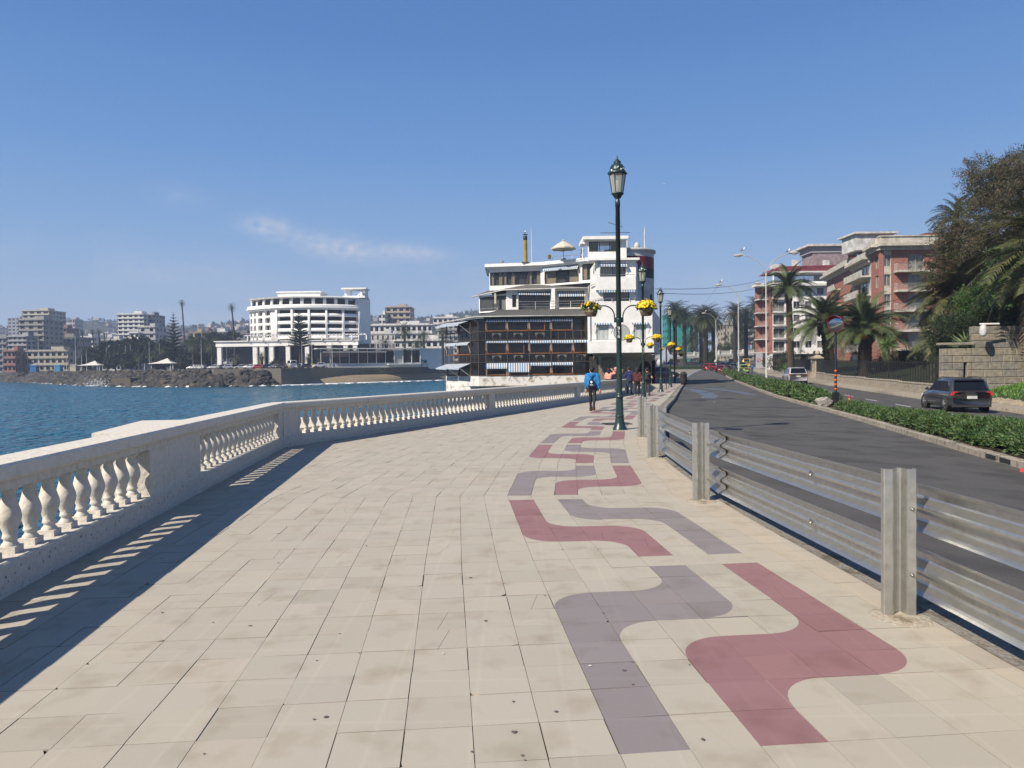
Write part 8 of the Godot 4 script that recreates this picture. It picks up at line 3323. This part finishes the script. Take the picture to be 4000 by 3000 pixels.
# ---------------------------------------------------------------- people
func body_mesh(bones: Array, cell: float, pad := 0.09) -> ArrayMesh:     # bones: [a, b, ra, rb, colour]
	var lo := Vector3.ONE * 99
	var hi := Vector3.ONE * -99
	for b in bones:
		for k in 2:
			var p: Vector3 = b[k]
			var r: float = b[2 + k] + pad
			lo = lo.min(p - Vector3.ONE * r)
			hi = hi.max(p + Vector3.ONE * r)
	var nx := int((hi.x - lo.x) / cell) + 2
	var ny := int((hi.y - lo.y) / cell) + 2
	var nz := int((hi.z - lo.z) / cell) + 2
	var f := PackedFloat32Array()
	f.resize(nx * ny * nz)
	var K := 42.0
	for b in bones:
		var a: Vector3 = b[0]
		var e: Vector3 = b[1]
		var ra: float = b[2]
		var rb: float = b[3]
		var ab := e - a
		var l2 := maxf(ab.length_squared(), 1e-6)
		var m := maxf(ra, rb) + pad
		var q0 := ((a.min(e) - Vector3.ONE * m - lo) / cell).floor()
		var q1 := ((a.max(e) + Vector3.ONE * m - lo) / cell).ceil()
		for k in range(maxi(0, int(q0.z)), mini(nz, int(q1.z) + 1)):
			for j in range(maxi(0, int(q0.y)), mini(ny, int(q1.y) + 1)):
				for i in range(maxi(0, int(q0.x)), mini(nx, int(q1.x) + 1)):
					var p := lo + Vector3(i, j, k) * cell
					var t := clampf((p - a).dot(ab) / l2, 0.0, 1.0)
					var d := p.distance_to(a + ab * t) - lerpf(ra, rb, t)
					f[(k * ny + j) * nx + i] += exp(-K * d)
	# value above 1 is inside
	var idx := {}
	var verts: Array[Vector3] = []
	var cols: Array[Color] = []
	var corner := [[0, 0, 0], [1, 0, 0], [0, 1, 0], [1, 1, 0], [0, 0, 1], [1, 0, 1], [0, 1, 1], [1, 1, 1]]
	var edges := [[0, 1], [2, 3], [4, 5], [6, 7], [0, 2], [1, 3], [4, 6], [5, 7], [0, 4], [1, 5], [2, 6], [3, 7]]
	for k in nz - 1:
		for j in ny - 1:
			for i in nx - 1:
				var v := []
				var inside := 0
				for c in corner:
					var x: float = f[((k + c[2]) * ny + j + c[1]) * nx + i + c[0]]
					v.append(x)
					if x > 1.0:
						inside += 1
				if inside == 0 or inside == 8:
					continue
				var sum := Vector3.ZERO
				var cnt := 0
				for e in edges:
					var va: float = v[e[0]]
					var vb: float = v[e[1]]
					if (va > 1.0) != (vb > 1.0):
						var la := log(maxf(va, 1e-4))
						var lb := log(maxf(vb, 1e-4))
						var t := la / (la - lb)
						var ca = corner[e[0]]
						var cb = corner[e[1]]
						sum += Vector3(ca[0], ca[1], ca[2]).lerp(Vector3(cb[0], cb[1], cb[2]), t)
						cnt += 1
				var p := lo + (Vector3(i, j, k) + sum / cnt) * cell
				var best := 99.0
				var cc := Color.WHITE
				for b in bones:
					var ab: Vector3 = b[1] - b[0]
					var t := clampf((p - b[0]).dot(ab) / maxf(ab.length_squared(), 1e-6), 0.0, 1.0)
					var d: float = p.distance_to(b[0] + ab * t) - lerpf(b[2], b[3], t)
					if d < best:
						best = d
						cc = b[4]
				idx[(k * ny + j) * nx + i] = verts.size()
				verts.append(p)
				cols.append(cc)
	var st := mb()
	smooth(st)
	var emit := func(a: int, b: int, c: int, d: int, flip: bool) -> void:
		if not (idx.has(a) and idx.has(b) and idx.has(c) and idx.has(d)):
			return
		var q := [idx[a], idx[b], idx[c], idx[d]]
		if flip:
			q.reverse()
		for n in [q[0], q[1], q[2], q[0], q[2], q[3]]:
			st.set_color(cols[n])
			st.add_vertex(verts[n])
	var sy := nx
	var sz := nx * ny
	for k in range(1, nz - 1):
		for j in range(1, ny - 1):
			for i in range(1, nx - 1):
				var o := (k * ny + j) * nx + i
				var here := f[o] > 1.0
				if here != (f[o + 1] > 1.0):
					emit.call(o - sy - sz, o - sz, o, o - sy, not here)
				if here != (f[o + sy] > 1.0):
					emit.call(o - 1 - sz, o - 1, o, o - sz, not here)
				if here != (f[o + sz] > 1.0):
					emit.call(o - 1 - sy, o - sy, o, o - 1, not here)
	st.index()
	st.generate_normals()
	return st.commit()

func hand_bones(wrist: Vector3, dir: Vector3, side_: Vector3, skin: Color) -> Array:
	var b := []
	var d := dir.normalized()
	var s := (side_ - d * side_.dot(d)).normalized()
	var n := d.cross(s)
	b.append([wrist, wrist + d * 0.085, 0.027, 0.03, skin])
	b.append([wrist + d * 0.05 - s * 0.018, wrist + d * 0.085 - s * 0.025, 0.02, 0.018, skin])
	for k in 4:
		var o := wrist + d * 0.09 + s * (-0.033 + 0.022 * k)
		var l: float = [0.062, 0.078, 0.074, 0.055][k]
		var m := o + d * l * 0.55 + n * 0.012
		b.append([o, m, 0.0095, 0.0085, skin])
		b.append([m, m + d * l * 0.4 + n * 0.026, 0.0085, 0.007, skin])
	var th := wrist + d * 0.03 + s * 0.03
	b.append([th, th + d * 0.035 + s * 0.024, 0.013, 0.011, skin])
	b.append([th + d * 0.035 + s * 0.024, th + d * 0.068 + s * 0.026 + n * 0.008, 0.011, 0.008, skin])
	return b

# o: hair, top, legs, shoes, skin, stride (radians), bare (sleeves end above the elbow), arms [left, right] swing, lift (right hand to the head)
func person(label: String, x: float, z: float, turn: float, h: float, o: Dictionary, feet := -99.0) -> Node3D:
	var y := walk_y(z) if feet < -90.0 else feet
	var t := thing("person", label, "person", p3(x, y, z), turn)
	var k := h / 1.74
	var skin: Color = o.get("skin", c3(0.42, 0.24, 0.16))
	var top: Color = o.top
	var legs: Color = o.legs
	var shoe: Color = o.shoes
	var stride: float = o.get("stride", 0.25)
	var wide: float = o.get("wide", 1.0)
	var bulk: float = o.get("bulk", 0.0)
	var B := []
	var hip := Vector3(0, 0.93, 0)
	var chest := Vector3(0, 1.30, -0.015)
	var neck := Vector3(0, 1.475, -0.01)
	# trunk
	B.append([hip + Vector3(-0.065, -0.01, 0), hip + Vector3(0.065, -0.01, 0), 0.118 + bulk * 0.5, 0.118 + bulk * 0.5, legs])
	B.append([hip + Vector3(-0.05 * wide, 0.07, 0), hip + Vector3(0.05 * wide, 0.07, 0), 0.115 + bulk, 0.115 + bulk, top])
	B.append([Vector3(-0.05, 1.1, 0), Vector3(0.05, 1.1, 0), 0.112 + bulk, 0.112 + bulk, top])
	B.append([Vector3(-0.085 * wide, 1.27, -0.005), Vector3(0.085 * wide, 1.27, -0.005), 0.115 + bulk, 0.115 + bulk, top])
	B.append([Vector3(-0.13 * wide, 1.40, 0), Vector3(0.13 * wide, 1.40, 0), 0.072 + bulk, 0.072 + bulk, top])
	B.append([neck - Vector3(0, 0.05, 0), neck + Vector3(0, 0.06, -0.01), 0.058, 0.052, skin])
	# head
	B.append([Vector3(0, 1.625, 0.008), Vector3(0, 1.66, 0.005), 0.082, 0.08, skin])
	B.append([Vector3(0, 1.555, -0.035), Vector3(0, 1.62, -0.03), 0.052, 0.07, skin])
	B.append([Vector3(0, 1.60, -0.1), Vector3(0, 1.575, -0.115), 0.014, 0.017, skin])
	for s in [-1.0, 1.0]:
		B.append([Vector3(s * 0.082, 1.60, 0.0), Vector3(s * 0.09, 1.63, 0.01), 0.013, 0.016, skin])
	# legs
	for s in [-1.0, 1.0]:
		var a: float = stride * s * o.get("lead", 1.0)
		var hj := hip + Vector3(s * 0.09, -0.02, 0)
		var bend: float = maxf(0.0, -a) * 1.5 + 0.05
		var kn := hj + Vector3(s * 0.005, -cos(a), -sin(a)) * 0.44
		var an := kn + Vector3(0, -cos(a - bend), -sin(a - bend)) * 0.415
		var drop := an.y - 0.075
		if a >= 0.0:
			an.y -= drop
		B.append([hj, kn, 0.086, 0.06, legs])
		B.append([kn, an, 0.059, 0.045, legs])
		var tip: float = maxf(0.0, -a) * 0.9
		var heel := an + Vector3(0, -0.045, 0.035)
		var toe := an + Vector3(s * 0.02, -0.05 - tip * 0.1, -0.15)
		B.append([heel, toe, 0.036, 0.033, shoe])
		B.append([an, an + Vector3(0, -0.03, -0.05), 0.044, 0.043, shoe])
	# arms
	var hands := []
	for s in [-1.0, 1.0]:
		var sw: float = o.get("arms", [0.2, -0.2])[0 if s < 0 else 1]
		var sh := Vector3(s * 0.185 * wide, 1.395, 0)
		var el := sh + Vector3(s * 0.055, -0.275 * cos(sw), -0.275 * sin(sw))
		var wr := el + Vector3(s * 0.01, -0.235 * cos(sw + 0.25), -0.235 * sin(sw + 0.25))
		if o.get("lift", 0) == s:
			el = sh + Vector3(s * 0.2, 0.03, -0.05)
			wr = el + Vector3(-s * 0.13, 0.16, -0.04)
		if o.get("bent", false):
			el = sh + Vector3(s * 0.09, -0.26, 0.03)
			wr = el + Vector3(-s * 0.03, -0.02, -0.22)
		var sleeve: Color = skin if o.get("bare", false) else top
		var sb: float = 0.0 if o.get("bare", false) else bulk * 0.5
		B.append([sh, sh.lerp(el, 0.55), 0.06 + bulk * 0.6, 0.053 + bulk * 0.6, top])
		B.append([sh.lerp(el, 0.5), el, 0.047 + sb, 0.043 + sb, sleeve])
		B.append([el, wr, 0.043 + sb, 0.031 + sb, sleeve])
		hands.append([wr, wr - el, Vector3(0, 0, -1) if absf((wr - el).normalized().z) < 0.8 else Vector3(0, 1, 0)])
	for b in B:
		for e in 2:
			b[e] = b[e] * k
		for e in [2, 3]:
			b[e] = b[e] * k
	# body, then finer hands joined to the same surface
	var body := body_mesh(B, 0.026)
	var st := SurfaceTool.new()
	st.begin(Mesh.PRIMITIVE_TRIANGLES)
	st.append_from(body, 0, Transform3D())
	for hd in hands:
		st.append_from(body_mesh(hand_bones(hd[0] * k, hd[1], hd[2], skin), 0.0075, 0.03), 0, Transform3D())
	var mi := MeshInstance3D.new()
	mi.name = "body"
	mi.mesh = st.commit()
	mi.material_override = mat("skin_and_clothes", Color.WHITE, 0.9)
	t.add_child(mi, true)
	# eyes and mouth
	st = mb()
	for s in [-1.0, 1.0]:
		col = c3(0.03, 0.02, 0.02)
		ball(st, Vector3(s * 0.032, 1.615, -0.098) * k, Vector3.ONE * 0.009, 6, 4)
	col = c3(0.25, 0.09, 0.08)
	box(st, Vector3(0, 1.545, -0.088) * k, Vector3(0.045, 0.01, 0.012))
	put("face", st, mats["plain"], t)
	# hair
	if o.has("hair"):
		var hb := []
		var hc: Color = o.hair
		hb.append([Vector3(0, 1.665, 0.022) * k, Vector3(0, 1.69, 0.0) * k, 0.087, 0.082, hc])
		hb.append([Vector3(0, 1.62, 0.035) * k, Vector3(0, 1.585, 0.04) * k, 0.078, 0.06, hc])
		if o.get("long", 0.0) > 0.0:
			hb.append([Vector3(0, 1.6, 0.045) * k, Vector3(0, 1.6 - o.long, 0.085) * k, 0.082, 0.06, hc])
			for s in [-1.0, 1.0]:
				hb.append([Vector3(s * 0.06, 1.6, 0.02) * k, Vector3(s * 0.075, 1.6 - o.long * 0.8, 0.05) * k, 0.045, 0.03, hc])
		put("hair", body_mesh(hb, 0.015, 0.05), mat("hair", Color.WHITE, 0.7, 0.0, "leafy", 9.0), t)
	return t

func backpack(t: Node3D, c: Color, k: float, w := 0.27, h := 0.42, dz := 0.2) -> void:
	var st := mb()
	col = c
	var bb := [[Vector3(-w * 0.3, 1.05, dz) * k, Vector3(w * 0.3, 1.05, dz) * k, 0.1, 0.1, c], [Vector3(-w * 0.28, 1.05 + h * 0.6, dz - 0.02) * k, Vector3(w * 0.28, 1.05 + h * 0.6, dz - 0.02) * k, 0.085, 0.085, c], [Vector3(0, 1.1, dz + 0.06) * k, Vector3(0, 1.2, dz + 0.06) * k, 0.08, 0.07, c * 1.3]]
	var o := put("backpack", body_mesh(bb, 0.022, 0.06), mats["cloth"], t)
	for s in [-1.0, 1.0]:
		tube(st, [Vector3(s * 0.1, 1.42, 0.13) * k, Vector3(s * 0.13, 1.49, 0.0) * k, Vector3(s * 0.12, 1.35, -0.14) * k, Vector3(s * 0.14, 1.12, -0.1) * k, Vector3(s * 0.13, 1.02, 0.1) * k], 0.018, 5)
	put("strap", st, mats["cloth"], o)

func make_people() -> void:
	# the nearest walker, in a blue hooded jacket
	var blue := c3(0.012, 0.17, 0.42)
	var t := person("person in a bright blue hooded jacket walking away with a navy drawstring bag", 3.07, 27.4, -0.25, 1.70, {"hair": c3(0.014, 0.011, 0.01), "top": blue, "legs": c3(0.022, 0.022, 0.025), "shoes": c3(0.09, 0.03, 0.022), "stride": 0.24, "lead": -1.0, "arms": [0.12, -0.12], "wide": 1.12, "bulk": 0.028})
	put("hood", body_mesh([[Vector3(-0.09, 1.40, 0.10), Vector3(0.09, 1.40, 0.10), 0.05, 0.05, blue], [Vector3(0, 1.35, 0.13), Vector3(0, 1.28, 0.14), 0.075, 0.03, blue], [Vector3(-0.1, 1.43, 0.03), Vector3(-0.03, 1.42, -0.09), 0.04, 0.03, blue], [Vector3(0.1, 1.43, 0.03), Vector3(0.03, 1.42, -0.09), 0.04, 0.03, blue]], 0.016, 0.05), mats["cloth"], t)
	var navy := c3(0.012, 0.018, 0.06)
	var bag := put("drawstring_bag", body_mesh([[Vector3(-0.1, 0.98, 0.17), Vector3(0.1, 0.98, 0.17), 0.062, 0.062, navy], [Vector3(-0.06, 1.12, 0.18), Vector3(0.06, 1.12, 0.18), 0.058, 0.058, navy], [Vector3(0, 1.22, 0.165), Vector3(0, 1.29, 0.15), 0.05, 0.03, navy]], 0.016, 0.05), mats["cloth"], t)
	var st := mb()
	col = c3(0.7, 0.7, 0.7)
	for e in [[0.0, 1.145, 0.03], [-0.028, 1.125, 0.022], [0.028, 1.125, 0.022], [0.0, 1.115, 0.02]]:
		ball(st, Vector3(e[0], e[1], 0.237), Vector3(e[2], e[2] * 0.85, 0.006), 8, 5)
	box(st, Vector3(0.004, 1.08, 0.24), Vector3(0.012, 0.06, 0.008))
	for q in 7:
		box(st, Vector3(-0.054 + q * 0.018, 1.02 + 0.004 * (q % 2), 0.2405), Vector3(0.011, 0.022 + 0.006 * (q % 3), 0.008))
	put("white_print", st, mats["plain"], bag)
	st = mb()
	col = navy
	for s in [-1.0, 1.0]:
		tube(st, [Vector3(s * 0.03, 1.28, 0.16), Vector3(s * 0.11, 1.42, 0.11), Vector3(s * 0.14, 1.44, 0.0)], 0.008, 5)
	put("cord", st, mats["cloth"], bag)
	# the group by the wall
	t = person("person in a pink top, dark coat tied round the waist, hand raised to hair", 5.75, 42.5, -0.3, 1.66, {"hair": c3(0.025, 0.014, 0.012), "long": 0.12, "top": c3(0.72, 0.30, 0.23), "legs": c3(0.03, 0.03, 0.035), "shoes": c3(0.05, 0.06, 0.08), "stride": 0.2, "lift": 1.0, "wide": 0.95})
	var coat := c3(0.022, 0.02, 0.021)
	put("tied_coat", body_mesh([[Vector3(-0.09, 0.93, 0.03), Vector3(0.1, 0.93, 0.03), 0.14, 0.14, coat], [Vector3(-0.05, 0.85, 0.07), Vector3(0.16, 0.72, 0.07), 0.12, 0.11, coat], [Vector3(0.0, 0.95, -0.1), Vector3(0.03, 0.75, -0.14), 0.05, 0.03, coat]], 0.025, 0.06), mats["cloth"], t)
	t = person("bald person in a dark navy sweater and jeans with a shoulder bag", 6.5, 44.9, -0.3, 1.74, {"top": c3(0.010, 0.011, 0.022), "legs": c3(0.022, 0.038, 0.085), "shoes": c3(0.02, 0.02, 0.022), "stride": 0.1, "bent": true, "wide": 1.1, "bulk": 0.015, "skin": c3(0.5, 0.28, 0.2)})
	var bb := put("shoulder_bag", body_mesh([[Vector3(-0.26, 0.98, 0.1), Vector3(-0.24, 1.18, 0.1), 0.12, 0.09, c3(0.02, 0.025, 0.045)]], 0.022, 0.06), mats["cloth"], t)
	st = mb()
	col = c3(0.65, 0.66, 0.68)
	xf = Transform3D(Basis(Vector3.BACK, -0.6), Vector3(-0.3, 1.12, 0.2))
	hexa(st, Vector3.ZERO, Vector3(0.06, 0.3, 0.03), Vector3(0.05, 0.3, 0.03))
	col = c3(0.7, 0.5, 0.05)
	hexa(st, Vector3(-0.02, -0.26, 0), Vector3(0.07, 0.25, 0.04), Vector3(0.09, 0.25, 0.03))
	xf = Transform3D()
	put("rolled_papers", st, mats["plain"], bb)
	person("small fair-haired person mostly hidden behind the one in the navy sweater", 7.15, 46.4, -0.3, 1.58, {"hair": c3(0.30, 0.20, 0.09), "long": 0.1, "top": c3(0.02, 0.022, 0.03), "legs": c3(0.03, 0.05, 0.10), "shoes": c3(0.1, 0.1, 0.1), "stride": 0.15, "wide": 0.9})
	person("dark-haired person in a navy long-sleeved sweater, jeans and white shoes", 7.2, 43.9, -0.3, 1.74, {"hair": c3(0.015, 0.012, 0.01), "top": c3(0.012, 0.017, 0.075), "legs": c3(0.022, 0.036, 0.07), "shoes": c3(0.45, 0.43, 0.4), "stride": 0.18, "bent": true, "wide": 1.1, "bulk": 0.012})
	person("long-haired person in a dark red patterned jacket and black trousers", 7.5, 42.9, -0.3, 1.66, {"hair": c3(0.035, 0.016, 0.014), "long": 0.2, "top": c3(0.075, 0.016, 0.018), "legs": c3(0.012, 0.012, 0.013), "shoes": c3(0.3, 0.27, 0.25), "stride": 0.15, "bulk": 0.025})
	t = person("person in a black T-shirt with a dark backpack, half hidden by the second lamp post", 8.05, 42.6, -0.35, 1.66, {"hair": c3(0.025, 0.016, 0.012), "top": c3(0.014, 0.014, 0.015), "legs": c3(0.045, 0.045, 0.05), "shoes": c3(0.05, 0.05, 0.055), "stride": 0.15, "bent": true, "bare": true, "wide": 1.1, "skin": c3(0.5, 0.3, 0.21)})
	backpack(t, c3(0.03, 0.028, 0.032), 0.955)
	t = person("distant person in a blue top on the pavement beyond the light green car", 41.9, 125.0, -0.3, 1.72, {"hair": c3(0.02, 0.015, 0.012), "top": c3(0.03, 0.08, 0.25), "legs": c3(0.03, 0.05, 0.12), "shoes": c3(0.05, 0.05, 0.05), "stride": 0.15}, road_y(41.9, 125.0) + 0.02)
	# passers-by on the far shore, on top of the retaining wall
	var i := 0
	for q in [[1164, 236.0, "right of the van"], [1290, 243.0, "left end of the pavilion"], [1306, 243.5, "near the left end of the pavilion, second"], [1152, 236.5, "beside the van"]]:
		i += 1
		var b := px(q[0], 1438, q[1])
		copy(t, p3(b.x, 1.9, q[1]), 1.2 * i, "tiny distant figure on the shore promenade, %s" % q[2])
